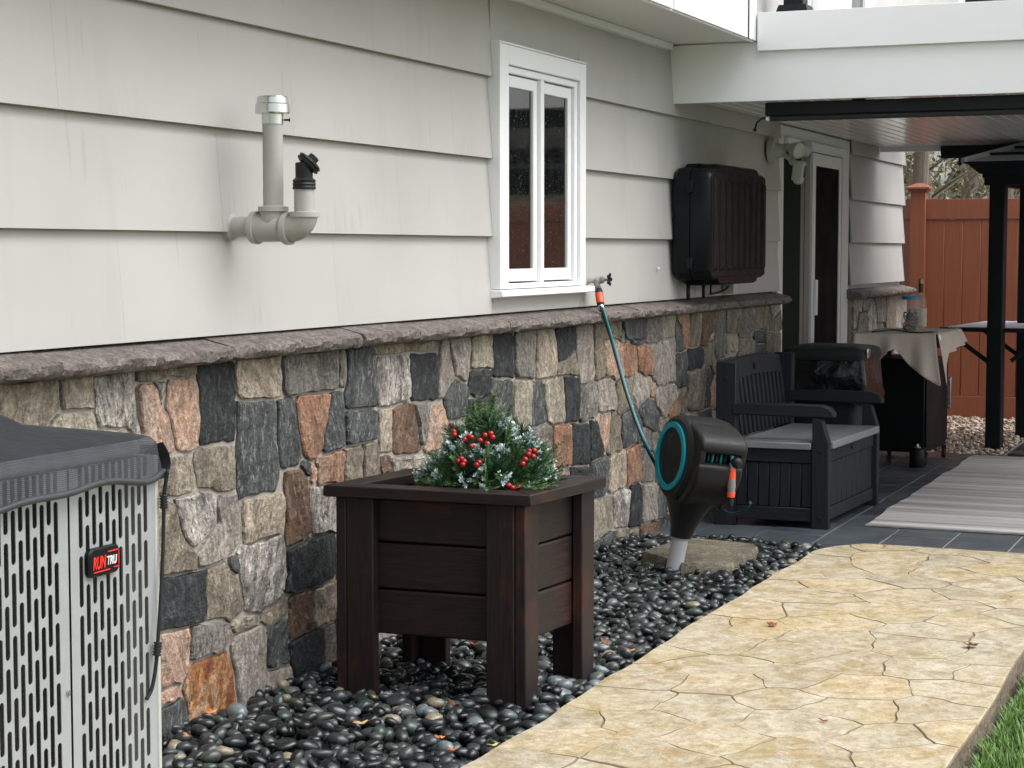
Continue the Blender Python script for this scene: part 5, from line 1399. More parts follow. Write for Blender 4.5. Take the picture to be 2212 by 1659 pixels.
# ---- Christmas arrangement of fir, pine, frosted sprigs and berries
PLC = Vector((5.40, -0.635, 0.60))
ar = thing('holiday_greenery', 'artificial Christmas bush of green and frosted sprigs with red berries', 'plant', tuple(PLC))
def sprig(kind_, seed, L):
    rr = random.Random(seed); V = []; F = []; S = []
    def needle(p, d, ln, w, s0, s1):
        side = d.cross(Vector((rr.uniform(-1, 1), rr.uniform(-1, 1), rr.uniform(-1, 1)))).normalized()*w
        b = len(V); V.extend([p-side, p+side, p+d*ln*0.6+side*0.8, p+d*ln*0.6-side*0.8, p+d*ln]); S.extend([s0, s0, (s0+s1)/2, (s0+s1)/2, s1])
        F.extend([(b, b+1, b+2), (b, b+2, b+3), (b+3, b+2, b+4)])
    if kind_ == 'pine':
        n = 110
        for k in range(n):
            u = rr.random(); p = Vector((0, 0, L*(0.1+0.6*u))); a = rr.uniform(0, 6.28); e = rr.uniform(0.25, 1.1) if u > 0.6 else rr.uniform(0.7, 1.3)
            d = Vector((math.cos(a)*math.sin(e), math.sin(a)*math.sin(e), math.cos(e))); s = rr.uniform(0.1, 0.7)
            needle(p, d, L*rr.uniform(0.35, 0.55), 0.0012, s, min(1, s+0.3))
    elif kind_ == 'fir':
        n = 46
        for k in range(n):
            u = k/n
            for sgn in (-1, 1):
                p = Vector((0, 0, L*(0.08+0.9*u))); d = Vector((sgn*0.9, rr.uniform(-0.25, 0.35), 0.55)).normalized(); s = rr.uniform(0.2, 0.7)
                needle(p, d, L*0.17*(1-u*0.55), 0.0013, s, min(1, s+0.25))
            if k % 2 == 0: needle(Vector((0, 0, L*(0.08+0.9*u))), Vector((rr.uniform(-.4, .4), 0.8, 0.5)).normalized(), L*0.11, 0.0013, 0.4, 0.7)
        for sgn in (-1, 1):
            for bk in (0.25, 0.45):
                for k in range(16):
                    u = k/16; bd = Vector((sgn*0.6, 0.05, 0.8)).normalized(); p = Vector((0, 0, L*bk))+bd*L*0.42*u; s = rr.uniform(0.2, 0.8)
                    for s2 in (-1, 1): needle(p, (bd*0.5+Vector((s2*0.8, 0.1, 0.1))).normalized(), L*0.11*(1-u*0.5), 0.0012, s, min(1, s+0.2))
    else:
        for bk, bd, bl in ((0.0, Vector((0, 0, 1)), 1.0), (0.4, Vector((0.55, 0.1, 0.8)).normalized(), 0.45), (0.5, Vector((-0.6, -0.1, 0.8)).normalized(), 0.4), (0.3, Vector((0.05, 0.6, 0.8)).normalized(), 0.45)):
            n = int(70*bl)+10
            for k in range(n):
                u = rr.random(); p = Vector((0, 0, L*bk))+bd*L*bl*u; a = rr.uniform(0, 6.28); e = rr.uniform(0.6, 1.3)
                d = (bd*0.8+Vector((math.cos(a), math.sin(a), rr.uniform(-.3, .3)))).normalized()
                tip = 0.08+1.0*(u**1.5)*rr.uniform(0.7, 1.0); needle(p, d, L*rr.uniform(0.10, 0.17), 0.0024, tip*0.7, min(1, tip+0.15))
    # stalk
    b = len(V); V.extend([Vector((-0.0018, 0, 0)), Vector((0.0018, 0, 0)), Vector((0.0008, 0, L*0.95)), Vector((-0.0008, 0, L*0.95))]); S.extend([0]*4); F.extend([(b, b+1, b+2), (b, b+2, b+3)])
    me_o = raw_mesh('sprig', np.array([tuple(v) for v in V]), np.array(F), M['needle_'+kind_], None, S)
    me = me_o.data; bpy.data.objects.remove(me_o); return me
SM = {k: [sprig(k, s, L) for s in range(3)] for k, L in (('pine', 0.105), ('fir', 0.13), ('frost', 0.085))}
def put_sprig(p, d, k, sc=1.0, roll=None):
    o = bpy.data.objects.new('sprig', random.choice(SM[k])); COL.objects.link(o); o.parent = ar
    q = Vector(d).normalized().to_track_quat('Z', 'Y').to_euler()
    o.rotation_euler = (Vector(d).normalized().to_track_quat('Z', 'Y').to_matrix() @ Matrix.Rotation(random.uniform(0, 6.28) if roll is None else roll, 3, 'Z')).to_euler()
    o.location = Vector(p)-PLC; o.scale = (sc, sc, sc)
def ell(az, el_, k=1.0):
    return Vector((0.20*math.cos(el_)**1.15*math.cos(az), 0.205*math.cos(el_)**1.15*math.sin(az), 0.255*math.sin(el_)))*k
N_SP = 0
for i in range(230):
    el_ = math.asin(min(0.985, (i+0.5)/230)); az = i*2.39996
    k = random.choices(['pine', 'fir', 'frost'], [0.46, 0.26, 0.28])[0]
    if i < 30: k = random.choices(['pine', 'fir', 'frost'], [0.4, 0.3, 0.3])[0]
    dirv = ell(az, el_).normalized(); dirv.z += random.uniform(-0.1, 0.35); dirv = (dirv+Vector((random.uniform(-.3, .3), random.uniform(-.3, .3), random.uniform(-.2, .3)))).normalized()
    inner = random.choice([0.42, 0.62, 0.72]) if k != 'frost' else random.choice([0.66, 0.76, 0.8])
    p = PLC + Vector((0, 0, 0.02)) + ell(az, el_, inner)
    put_sprig(p, dirv, k, random.uniform(0.85, 1.15))
# the tall green fir tips at the crown and the low ones over the rim
for dx, dy, s, up_ in ((0.0, -0.012, 1.25, (0.05, -0.05, 1)), (0.01, 0.03, 1.15, (0, 0.06, 1)), (0.0, 0.0, 1.2, (0.05, -0.1, 1)), (0.02, -0.03, 1.0, (0, -0.35, 1)), (0.0, 0.02, 1.0, (-0.2, 0.15, 1)), (-0.03, -0.02, 1.0, (-0.3, -0.1, 0.9))):
    put_sprig(PLC+Vector((dx, dy, 0.205)), up_, 'fir', s, 0.3+1.57)
for y_, d_ in ((-0.03, (-0.7, 0.5, 0.1)), (-0.08, (-0.8, -0.2, 0.05)), (-0.14, (-0.5, -0.9, 0.25)), (0.03, (-0.8, 0.8, 0.15)), (-0.17, (-0.2, -1, 0.15))):
    put_sprig(PLC+Vector((-0.13, y_, 0.08)), d_, 'fir', 1.05, 0.2)
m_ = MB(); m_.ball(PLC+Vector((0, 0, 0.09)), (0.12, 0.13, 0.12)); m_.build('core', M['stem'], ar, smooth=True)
bz = [(650,650),(690,740),(700,785),(905,800),(945,820),(845,850),(945,950),(1070,865),(1140,790),(1225,765),(1252,820),(1175,915),(755,1165),(800,1130),(840,1170),(820,1215),(1020,1220),(1055,1185),(1780,1020),(1858,1015),(1770,1065),(1840,1100),(1725,1140),(1690,1205),(1485,1520),(1540,1555),(1640,1545)]
tmp = MB(); tmp.ball((0, 0, 0), 0.0093, 12, 8)
bm0 = tmp.build('berry', M['berry'], None, smooth=True); bme = bm0.data; bpy.data.objects.remove(bm0)
cen = PLC+Vector((0, 0, 0.03))
for bx_, by_ in bz:
    r_ = ray(877.8+0.1488*bx_, 822.9+0.1488*by_).normalized()
    # meet the ellipsoid of the bush
    sc_ = Vector((1/0.235, 1/0.235, 1/0.255)); o_ = Vector([(_C[i]-cen[i])*sc_[i] for i in range(3)]); d_ = Vector([r_[i]*sc_[i] for i in range(3)])
    a_ = d_.dot(d_); b_ = 2*o_.dot(d_); c_ = o_.dot(o_)-1; D_ = b_*b_-4*a_*c_
    t_ = (-b_-math.sqrt(D_))/(2*a_) if D_ > 0 else -b_/(2*a_)
    p = _C+r_*t_
    o = bpy.data.objects.new('berry', bme); COL.objects.link(o); o.parent = ar; o.location = p-PLC
m_ = MB(); q = PLC+Vector((-0.10, 0.13, 0.075)); m_.ball(q, (0.028, 0.05, 0.022), 12, 8)
for k in range(60):
    a = k*2.4; u = (k/60-0.5)*0.09; rr_ = 0.026*math.sqrt(max(0.05, 1-(u/0.05)**2)); c_ = q+Vector((rr_*math.cos(a), u, rr_*math.sin(a))); m_.obox(c_, (Vector((math.cos(a), -0.5, math.sin(a))), (0, 1, 0.01), (math.sin(a), 0, -math.cos(a))), (0.006, 0.0015, 0.005))
m_.build('pine_cone', M['cone'], ar)

# ================================================================== HOSE REEL, HOSE, SLAB
reel = thing('hose_reel', 'charcoal wall hose reel with turquoise ring on a leaning grey tube', 'hose reel', (7.58, -0.546, 0))
base_p = Vector((7.585, -0.545, -0.02)); neck_p = at(1470, 1160, X=7.60)
dn = (neck_p-base_p).normalized()
lat(base_p, dn, [(0, 0.036), (0.23, 0.036)], M['tube'], 'ground_tube', reel, 24)
# local frame of the drum
nA = Vector((-0.66, 0.75, 0.0)).normalized()                      # disc normal, towards house and camera
tilt = Matrix.Rotation(R(5), 3, nA)
upA = (Matrix.Rotation(R(8), 3, Vector((0.952, 0.307, 0))) @ Vector((0, 0, 1))).normalized()
nA = (nA - upA*nA.dot(upA)).normalized()
fA = upA.cross(nA).normalized()                                    # towards the front slot (away from the wall)
if fA.y > 0: fA = -fA
disc_c = at(1450, 985, X=7.56)
def rp(f, u, n): return disc_c + fA*f + upA*u + nA*n
def body_ring(n_off, scale, k=36):
    P = []
    for i in range(k):
        a = 2*math.pi*i/k
        ca_, sa_ = math.cos(a), math.sin(a)
        r_ = 0.182
        f_ = r_*ca_; u_ = r_*sa_
        if ca_ > 0:  # front side: squarer, bulging handle towards the top
            f_ = (0.195*ca_**0.75) if ca_ > 0 else f_
            u_ = r_*math.copysign(abs(sa_)**0.9, sa_)
        if sa_ < 0: u_ *= 1.04; f_ *= (1-0.18*(-sa_)**1.5)
        P.append(rp(f_*scale, u_*scale, n_off))
    return P
m_ = MB(); m_.loft([body_ring(0.0, 0.90), body_ring(-0.012, 0.97), body_ring(-0.035, 1.0), body_ring(-0.19, 1.0), body_ring(-0.225, 0.96), body_ring(-0.24, 0.86)])
body = m_.build('drum', M['reel'], reel, smooth=32)
# handle hood above the slot, slot recess and rollers on the front
def front(f, u, n): return rp(f, u, n)
def front_part(name, prof, n0, n1, mat='reel', bev=0.010):
    m_ = MB(); m_.loft([[front(f, u, n) for f, u in prof] for n in (n0, n1)]); return m_.build(name, M[mat], reel, bevel=bev, seg=3)
front_part('handle_hood', [(0.06, 0.172), (0.13, 0.160), (0.205, 0.138), (0.245, 0.118), (0.262, 0.095), (0.262, 0.066), (0.245, 0.056), (0.10, 0.062)], -0.014, -0.230, bev=0.014)
front_part('belly', [(0.10, 0.012), (0.235, 0.014), (0.250, -0.002), (0.243, -0.055), (0.208, -0.115), (0.155, -0.165), (0.10, -0.195)], -0.016, -0.226, bev=0.014)
for n in (-0.028, -0.216):
    front_part('side_cheek', [(0.10, 0.100), (0.243, 0.10), (0.256, 0.070), (0.250, 0.030), (0.236, -0.010), (0.10, -0.03)], n+0.0125, n-0.0125, bev=0.006)
for k in range(6):
    m_ = MB(); n = -0.055-k*0.020; m_.tube([front(0.205, -0.005, n), front(0.20, 0.065, n-0.004)], 0.0055, 8); m_.build('wound_hose', M['hose_dark'] if k % 2 else M['teal'], reel, smooth=True)
m_ = MB(); m_.loft([[front(0.188, -0.02, n), front(0.194, -0.02, n), front(0.194, 0.07, n), front(0.188, 0.07, n)] for n in (-0.035, -0.21)]); m_.build('slot_back', M['reel_face'], reel)
# face: turquoise ring and black disc
def annulus(r0, r1, n0, n1, k=48):
    m_ = MB(); L = []
    for rr_, nn in ((r0, n0), (r0, n1), (r1, n1), (r1, n0)):
        L.append([rp(rr_*math.cos(2*math.pi*i/k), rr_*math.sin(2*math.pi*i/k), nn) for i in range(k)])
    m_.loft(L+[L[0]], cap=False); return m_
annulus(0.123, 0.148, -0.002, 0.009).build('turquoise_ring', M['teal'], reel, smooth=40)
m_ = MB(); m_.lathe(rp(0, 0, -0.002), nA, [(0, 0.1228), (0.003, 0.1228), (0.005, 0.118)], 48); m_.build('face_disc', M['reel_face'], reel, smooth=30)
# funnel neck
loops = []
neck_top = rp(0.01, -0.165, -0.12)
for u, ww_, dd_ in ((0.0, 0.172, 0.112), (0.2, 0.150, 0.105), (0.4, 0.112, 0.088), (0.6, 0.080, 0.068), (0.8, 0.060, 0.054), (1.0, 0.046, 0.046)):
    c_ = rp(0.008, -0.118, -0.118).lerp(neck_p+dn*0.0, u)
    loops.append([c_ + fA*ww_*math.cos(2*math.pi*i/28) + nA*dd_*math.sin(2*math.pi*i/28) for i in range(28)])
m_ = MB(); m_.loft(loops); m_.build('funnel_neck', M['reel'], reel, smooth=35)
for (f, u, n) in ((0.196, -0.075, -0.10), (0.17, -0.125, -0.08)):
    m_ = MB(); m_.obox(rp(f+0.012, u, n), (nA, fA, upA), (0.016, 0.008, 0.004)); m_.build('clip', M['grey_plastic'], reel, bevel=0.002)
m_ = MB(); m_.ball(rp(0.245, 0.030, -0.190), 0.025, 14, 10); m_.build('stop_ball', M['rubber'], reel, smooth=True)
# hanging nozzle on short hose
no = thing('spray_nozzle', 'grey and orange hose connector nozzle hanging from the reel front', 'nozzle', tuple(rp(0.26, 0.0, -0.22)))
sb = at(1577, 962, X=7.52); st = at(1582, 1000, X=7.50); en = at(1578, 1092, X=7.50); mid = at(1582, 972, X=7.50)
m_ = MB(); m_.tube([sb, sb.lerp(mid, 0.6), mid, st], 0.0085, 12); m_.build('hose_end', M['teal_light'], no, smooth=True)
dz = (en-st); dl = dz.length; dz.normalize()
def seg(a, b, prof, mat, nm): 
    lat(st+dz*dl*a, dz, [(dl*(b-a)*t, r) for t, r in prof], mat, nm, no, 18)
seg(0, 0.14, [(0, 0.010), (0.2, 0.013), (0.6, 0.012), (1, 0.015)], M['grey_plastic'], 'nut')
seg(0.14, 0.38, [(0, 0.0165), (0.5, 0.0175), (1, 0.0165)], M['orange'], 'orange_grip')
seg(0.38, 0.68, [(0, 0.017), (0.5, 0.0185), (1, 0.016)], M['grey_plastic'], 'grey_grip')
seg(0.68, 0.80, [(0, 0.0175), (0.5, 0.0175), (1, 0.0165)], M['orange'], 'orange_collar')
seg(0.80, 1.0, [(0, 0.014), (0.6, 0.012), (1, 0.010)], M['rubber'], 'spout')
# supply hose from faucet to reel
ho = thing('garden_hose', 'thin black and turquoise hose running from the faucet down to the reel', 'hose', (7.85, -0.1, 1.2))
fx = Vector((7.885, -0.095, 1.240)); p1 = Vector((7.840, -0.125, 1.155))
path_px = [(1300, 668, -0.130), (1318, 725, -0.16), (1335, 785, -0.205), (1352, 845, -0.26), (1372, 905, -0.33), (1394, 960, -0.39), (1414, 1000, -0.42), (1432, 1030, -0.43), (1450, 1048, -0.43)]
hp = [p1] + [at(x, y, Y=yy_) for x, y, yy_ in path_px]
def smooth_path(P, n=6):
    out = []
    P = [Vector(p) for p in P]
    for i in range(len(P)-1):
        p0, p1_, p2, p3 = P[max(i-1, 0)], P[i], P[i+1], P[min(i+2, len(P)-1)]
        for k in range(n):
            t_ = k/n; out.append(0.5*((2*p1_)+(p2-p0)*t_+(2*p0-5*p1_+4*p2-p3)*t_*t_+(3*p1_-p0-3*p2+p3)*t_**3))
    out.append(P[-1]); return out
sp = smooth_path(hp)
m_ = MB(); m_.tube(sp, 0.0078, 10); m_.build('hose_tube', M['hose_dark'], ho, smooth=True)
stripe_dir = Vector((-0.25, -0.9, 0.25)).normalized()*0.0052 - _rt*(-0.002)
m_ = MB(); m_.tube([p+stripe_dir for p in sp], 0.0034, 8); m_.build('turquoise_stripe', M['teal'], ho, smooth=True)
dzh = (p1-fx).normalized(); lh = (p1-fx).length
for a, b, pr, mt, nm in ((0, .22, [(0, 0.016), (1, 0.018)], M['rubber'], 'tap_adapter'), (.22, .72, [(0, 0.0185), (.5, 0.0195), (1, 0.018)], M['orange'], 'orange_coupling'), (.72, .86, [(0, 0.017), (1, 0.015)], M['rubber'], 'coupling_tail'), (.86, 1.1, [(0, 0.0155), (.5, 0.016), (1, 0.011)], M['steel'], 'coupling_nut')):
    lat(fx+dzh*lh*a, dzh, [(lh*(b-a)*t, r) for t, r in pr], mt, nm, ho, 16)
m_ = MB(); m_.tube(smooth_path([rp(0.10, -0.185, -0.20), rp(0.17, -0.20, -0.23), rp(0.23, -0.175, -0.26), rp(0.27, -0.13, -0.27)]), 0.0075, 10); m_.build('lower_loop', M['hose_dark'], ho, smooth=True)
# stepping slab
def slab_obj():
    top = [(7.80, -0.335), (7.56, -0.60), (7.60, -0.79), (7.66, -0.80), (8.12, -0.785), (8.21, -0.74), (8.27, -0.42), (8.05, -0.36)]
    top = densify(top, 0.05); n_ = len(top)
    top = [(x+0.008*mnoise.noise(Vector((x*20, y*20, 0))), y+0.008*mnoise.noise(Vector((x*20, y*20, 5)))) for x, y in top]
    cx_ = sum(p[0] for p in top)/n_; cy_ = sum(p[1] for p in top)/n_
    rings = []
    for k, z, am in ((1.0, -0.01, 0.0), (1.015, 0.025, 0.01), (1.0, 0.060, 0.008), (0.97, 0.074, 0.003), (0.5, 0.076, 0.004)):
        rings.append([(cx_+(x-cx_)*k+am*mnoise.noise(Vector((x*30, y*30, z*40))), cy_+(y-cy_)*k+am*mnoise.noise(Vector((x*30, y*30, z*40+7))), z+am*0.6*mnoise.noise(Vector((x*12, y*12, 3)))) for x, y in top])
    m_ = MB(); m_.loft(rings); return m_.build('stone_slab', M['slab'], smooth=35)
tag(slab_obj(), 'flat brown-grey stepping slab lying in the pebbles behind the reel tube', 'stone slab')

# ================================================================== BENCH
be = thing('storage_bench', 'dark charcoal storage bench with slatted back and lighter grey seat lid', 'bench', (9.75, -0.55, 0))
BU = Vector((1.0, -0.042, 0)).normalized(); BV = Vector((0.06, -1.0, 0)).normalized(); BO = Vector((9.185, -0.262, 0))
BW = 1.045; BD = 0.585
def bp(a, b, z): return BO + BU*a + BV*b + Vector((0, 0, z))
def bbox(name, a0, a1, b0, b1, z0, z1, mat='bench', par=None, bev=0.004, seg=1):
    m_ = MB(); m_.frus([bp(a0, b0, z0), bp(a1, b0, z0), bp(a1, b1, z0), bp(a0, b1, z0)], [bp(a0, b0, z1), bp(a1, b0, z1), bp(a1, b1, z1), bp(a0, b1, z1)])
    return m_.build(name, M[mat], par or be, bevel=bev, seg=seg)
for a in (0.0, BW-0.055):
    bbox('leg', a, a+0.055, 0.0, 0.105, 0.0, 0.845)
    # front leg with tapered top
    m_ = MB()
    prof = [(BD-0.085, 0.0), (BD, 0.0), (BD, 0.44), (BD-0.035, 0.555), (BD-0.085, 0.585)]
    m_.frus([bp(a, b, z) for b, z in prof], [bp(a+0.055, b, z) for b, z in prof]); fl = m_.build('leg', M['bench'], be, bevel=0.004, seg=1)
    prof = [(0.085, 0.575), (0.085, 0.632), (0.40, 0.637), (0.545, 0.634), (0.585, 0.622), (0.607, 0.598), (0.610, 0.572), (0.58, 0.570)]
    m_ = MB(); m_.frus([bp(a-0.004, b, z) for b, z in prof], [bp(a+0.062, b, z) for b, z in prof]); m_.build('armrest', M['bench_h'], be, bevel=0.007, seg=2)
for zz_ in (0.06, 0.40):
    for bb in (BD-0.045,):
        m_ = MB(); c_ = bp(-0.001, bb, zz_); m_.lathe(c_, -BU, [(0, 0.011), (0.004, 0.009)], 12); m_.build('bolt', M['bench'], be)
for zz_ in (0.55, 0.76):
    m_ = MB(); c_ = bp(-0.001, 0.05, zz_); m_.lathe(c_, -BU, [(0, 0.011), (0.004, 0.009)], 12); m_.build('bolt', M['bench'], be)
# side panels (vertical boards), top and bottom rails
for a, sgn in ((0.012, 1), (BW-0.012, -1)):
    bbox('side_rail', a, a+0.03*sgn, 0.106, BD-0.086, 0.335, 0.405, 'bench_h'); bbox('side_rail', a, a+0.03*sgn, 0.106, BD-0.086, 0.035, 0.105, 'bench_h')
    w_ = (BD-0.086-0.106)/7
    for k in range(7): bbox('side_panel_board', a+0.008*sgn, a+0.026*sgn, 0.106+k*w_+0.001, 0.106+(k+1)*w_-0.001, 0.106, 0.334)
# front panel
bbox('front_rail', 0.056, BW-0.056, BD-0.055, BD-0.020, 0.335, 0.408, 'bench'); bbox('front_rail', 0.056, BW-0.056, BD-0.055, BD-0.020, 0.035, 0.10, 'bench')
w_ = (BW-0.112)/9
for k in range(9): bbox('front_panel_board', 0.056+k*w_+0.001, 0.056+(k+1)*w_-0.001, BD-0.048, BD-0.028, 0.101, 0.334)
m_ = MB(); m_.ball(bp(BW*0.5, BD-0.018, 0.375), (0.014, 0.010, 0.012)); m_.build('lid_catch', M['bench'], be)
bbox('box_back', 0.056, BW-0.056, 0.12, 0.14, 0.035, 0.405)
bbox('seat_lid', -0.008+0.062, BW-0.056, 0.108, BD+0.012, 0.408, 0.448, 'lid', None, 0.006, 2)
bbox('lid_side_edge', -0.006, 0.060, 0.108, BD-0.090, 0.406, 0.440, 'lid', None, 0.004, 1)
# slatted back, leaning
m_ = MB(); n_ = 14; P = []; Q = []
for i in range(n_+1):
    a = 0.06+(BW-0.12)*i/n_; h_ = 0.885+0.026*math.sin(math.pi*i/n_)
    P.append(a); Q.append(h_)
lo = [bp(a, 0.030, 0.735+0.02*math.sin(math.pi*k/n_)) for k, a in enumerate(P)]; hi = [bp(a, 0.012, q-0.05) for a, q in zip(P, Q)]
m_.frus(lo+hi[::-1], [p+BV*0.026 for p in lo+hi[::-1]]); m_.build('back_top_rail', M['bench'], be, bevel=0.003, seg=1)
for k in range(13):
    a = 0.085+k*(BW-0.19)/12
    m_ = MB(); m_.frus([bp(a, 0.075, 0.45), bp(a+0.036, 0.075, 0.45), bp(a+0.036, 0.090, 0.45), bp(a, 0.090, 0.45)], [bp(a, 0.034, 0.78), bp(a+0.036, 0.034, 0.78), bp(a+0.036, 0.049, 0.78), bp(a, 0.049, 0.78)]); m_.build('back_slat', M['bench'], be, bevel=0.002, seg=1)
m_ = MB(); m_.box(0, 0, 0, 0, 0, 0); 
bb_ = bp(BW*0.46, 0.058, 0.80); m_ = MB(); m_.obox(bb_, (BU, BV, (0, 0, 1)), (0.016, 0.003, 0.018)); m_.build('back_emblem', M['bench'], be, bevel=0.003)

# ================================================================== BIN, CART, SMALL THINGS ON THE PATIO
bi = thing('trash_bin', 'black lidded bin with a loose shiny liner bag, behind the storage bench', 'bin', (10.95, -0.45, 0))
bx0, bx1, by0, by1 = 10.70, 11.18, -0.70, -0.22
def rrect(x0, x1, y0, y1, z, r=0.05, k=5, wob=0.0, sd_=0):
    P = []
    for cx_, cy_, a0 in ((x1-r, y1-r, 0), (x0+r, y1-r, 90), (x0+r, y0+r, 180), (x1-r, y0+r, 270)):
        for i in range(k+1):
            a = R(a0+90*i/k); x = cx_+r*math.cos(a); y = cy_+r*math.sin(a)
            P.append((x, y, z))
    return P
m_ = MB(); m_.loft([rrect(bx0+0.07, bx1-0.07, by0+0.07, by1-0.07, 0.0), rrect(bx0+0.03, bx1-0.03, by0+0.03, by1-0.03, 0.75)]); m_.build('bin_body', M['bin'], bi, smooth=35)
# bag skirt, crumpled
ring0 = []
N_ = 96; loops = []
for j in range(12):
    u = j/11; z = 0.79-0.24*u; L = []
    base = densify([(bx0, by0), (bx1, by0), (bx1, by1), (bx0, by1)], 0.02)
    for (x, y) in base:
        cx_, cy_ = (bx0+bx1)/2, (by0+by1)/2
        # loose plastic: long slanting pleats gathered under the lid, sagging into soft pockets below
        s_ = x-y*1.3
        pleat = 1-2*abs(mnoise.noise(Vector((s_*11+u*2.2, 4.0, u*0.6))))
        pocket = mnoise.noise(Vector((s_*3.2-u*0.8, 9.0, u*1.7)))
        k = 0.96 + 0.10*math.sin(min(1.0, u*1.25)*math.pi*0.6) + 0.055*pleat*(0.35+0.65*u) + 0.13*pocket*u
        zz_ = z-0.055*u*mnoise.noise(Vector((s_*4, 2, 3)))-0.02*u
        L.append((cx_+(x-cx_)*k, cy_+(y-cy_)*k, zz_))
    loops.append(L)
m_ = MB(); m_.loft(loops, cap=False); m_.build('liner_bag', M['bag'], bi, smooth=True)
m_ = MB(); m_.loft([rrect(bx0-0.008, bx1+0.008, by0-0.008, by1+0.008, 0.775), rrect(bx0-0.012, bx1+0.012, by0-0.012, by1+0.012, 0.80), rrect(bx0-0.01, bx1+0.01, by0-0.01, by1+0.01, 0.818), rrect(bx0+0.0, bx1-0.0, by0+0.0, by1-0.0, 0.838), rrect(bx0+0.03, bx1-0.03, by0+0.03, by1-0.03, 0.850), rrect(bx0+0.10, bx1-0.10, by0+0.10, by1-0.10, 0.858)])
m_.build('bin_lid', M['bin'], bi, smooth=35)
m_ = MB(); m_.box(bx0+0.02, bx0+0.09, by0-0.022, by0-0.010, 0.79, 0.845); m_.build('lid_latch', M['steel'], bi, bevel=0.004)

ct = thing('patio_cart', 'black steel rolling cart half covered by a beige cloth', 'cart', (12.5, -0.6, 0))
CO = Vector((12.235, -0.775, 0)); CU = Vector((1, -0.06, 0)).normalized(); CV = Vector((0.10, 1, 0)).normalized()
CL, CW = 0.62, 0.42
def cp(a, b, z): return CO+CU*a+CV*b+Vector((0, 0, z))
def cbox(name, a0, a1, b0, b1, z0, z1, mat='cart', par=None, bev=0.004):
    m_ = MB(); m_.frus([cp(a0, b0, z0), cp(a1, b0, z0), cp(a1, b1, z0), cp(a0, b1, z0)], [cp(a0, b0, z1), cp(a1, b0, z1), cp(a1, b1, z1), cp(a0, b1, z1)])
    return m_.build(name, M[mat], par or ct, bevel=bev, seg=1)
cbox('cabinet', 0, CL, 0, CW, 0.085, 0.70); cbox('frame_top', 0, CL, 0.0, CW, 0.76, 0.845)
for a, b in ((0.0, 0.0), (CL-0.03, 0), (0, CW-0.03), (CL-0.03, CW-0.03)): cbox('upright', a, a+0.03, b, b+0.03, 0.70, 0.76)
cbox('cabinet_door', 0.02, CL-0.02, -0.014, -0.001, 0.12, 0.69)
cbox('worktop', -0.15, CL+0.05, -0.095, CW+0.02, 0.845, 0.872)
m_ = MB()
for z in (0.36, 0.54): m_.bar(cp(CL-0.10, -0.014, z), cp(CL-0.10, -0.045, z), 0.018, 0.012)
m_.bar(cp(CL-0.10, -0.045, 0.34), cp(CL-0.10, -0.045, 0.56), 0.02, 0.012, (1, 0, 0)); m_.build('handle', M['steel'], ct, bevel=0.003)
for a, b in ((0.05, 0.0), (CL-0.05, 0.0), (0.05, CW-0.04), (CL-0.05, CW-0.04)):
    m_ = MB(); c_ = cp(a, b, 0.032); m_.lathe(c_-Vector((0, 0.012, 0)), (0, 1, 0), [(0, 0.026), (0.003, 0.032), (0.022, 0.032), (0.025, 0.026)], 18); m_.bar(c_+Vector((0, 0, 0.02)), c_+Vector((0, 0, 0.055)), 0.03, 0.02, (1, 0, 0)); m_.build('caster', M['rubber'], ct, smooth=30)
# cloth: table top sheet and hanging sides with an uneven hem
cl = MB()
T = [at(1853, 719.5, Z=0.884), at(2022, 721, Z=0.884), at(2072, 710, Z=0.884), at(1912, 708, Z=0.884)]
nU, nV = 46, 16
left_dir = (T[0]-T[1]).normalized()
hem = [(-0.03, 0.03), (0.08, 0.13), (0.14, 0.165), (0.22, 0.20), (0.32, 0.175), (0.43, 0.115), (0.50, 0.10), (0.57, 0.13), (0.68, 0.205), (0.80, 0.255), (0.92, 0.31), (0.985, 0.335), (1.0, 0.33)]
def hem_at(u, H):
    for (a, va), (b, vb) in zip(H[:-1], H[1:]):
        if a <= u <= b: return va+(vb-va)*(u-a)/(b-a)
    return H[-1][1] if u > H[-1][0] else H[0][1]
hem2 = [(0.0, 0.33), (0.06, 0.27), (0.14, 0.17), (0.25, 0.135), (0.5, 0.115), (0.8, 0.10), (1.0, 0.085)]
out_l = Vector((-1, 0.0, 0)); out_f = Vector((0, -1, 0))
def drape(p0, p1, H, outw, nU, tilt_=0.03, foldf=0.022, ph=0.0, corner_pull=None):
    vs = []
    for i in range(nU+1):
        u = i/nU; top = p0.lerp(p1, u); hh = hem_at(u, H)
        for j in range(nV+1):
            v = j/nV
            fold = foldf*v*(math.sin(u*17+ph)+0.5*math.sin(u*31+1+ph))
            q = top + Vector((0, 0, -hh*v)) + outw*(0.006+tilt_*v**0.8+fold)
            if corner_pull: q += corner_pull*(v**1.2)*max(0, (u-0.55)/0.45)**2 if corner_pull else 0
            vs.append(q)
    fs = [(i*(nV+1)+j, (i+1)*(nV+1)+j, (i+1)*(nV+1)+j+1, i*(nV+1)+j+1) for i in range(nU) for j in range(nV)]
    return vs, fs
vs, fs = drape(T[0]+left_dir*0.02, T[1], hem, out_l, 46, 0.03, 0.016, 0.0, Vector((-0.02, -0.045, 0)))
cl.add(vs, fs)
vs2, fs2 = drape(T[1], T[2], hem2, out_f, 34, 0.05, 0.012, 1.3)
cl.add(vs2, fs2)
vsb, fsb = drape(T[3], T[0], [(0, 0.06), (1, 0.06)], Vector((0, 1, 0)), 12, 0.02, 0.01); cl.add(vsb, fsb)
tp = [];  ng_ = 14
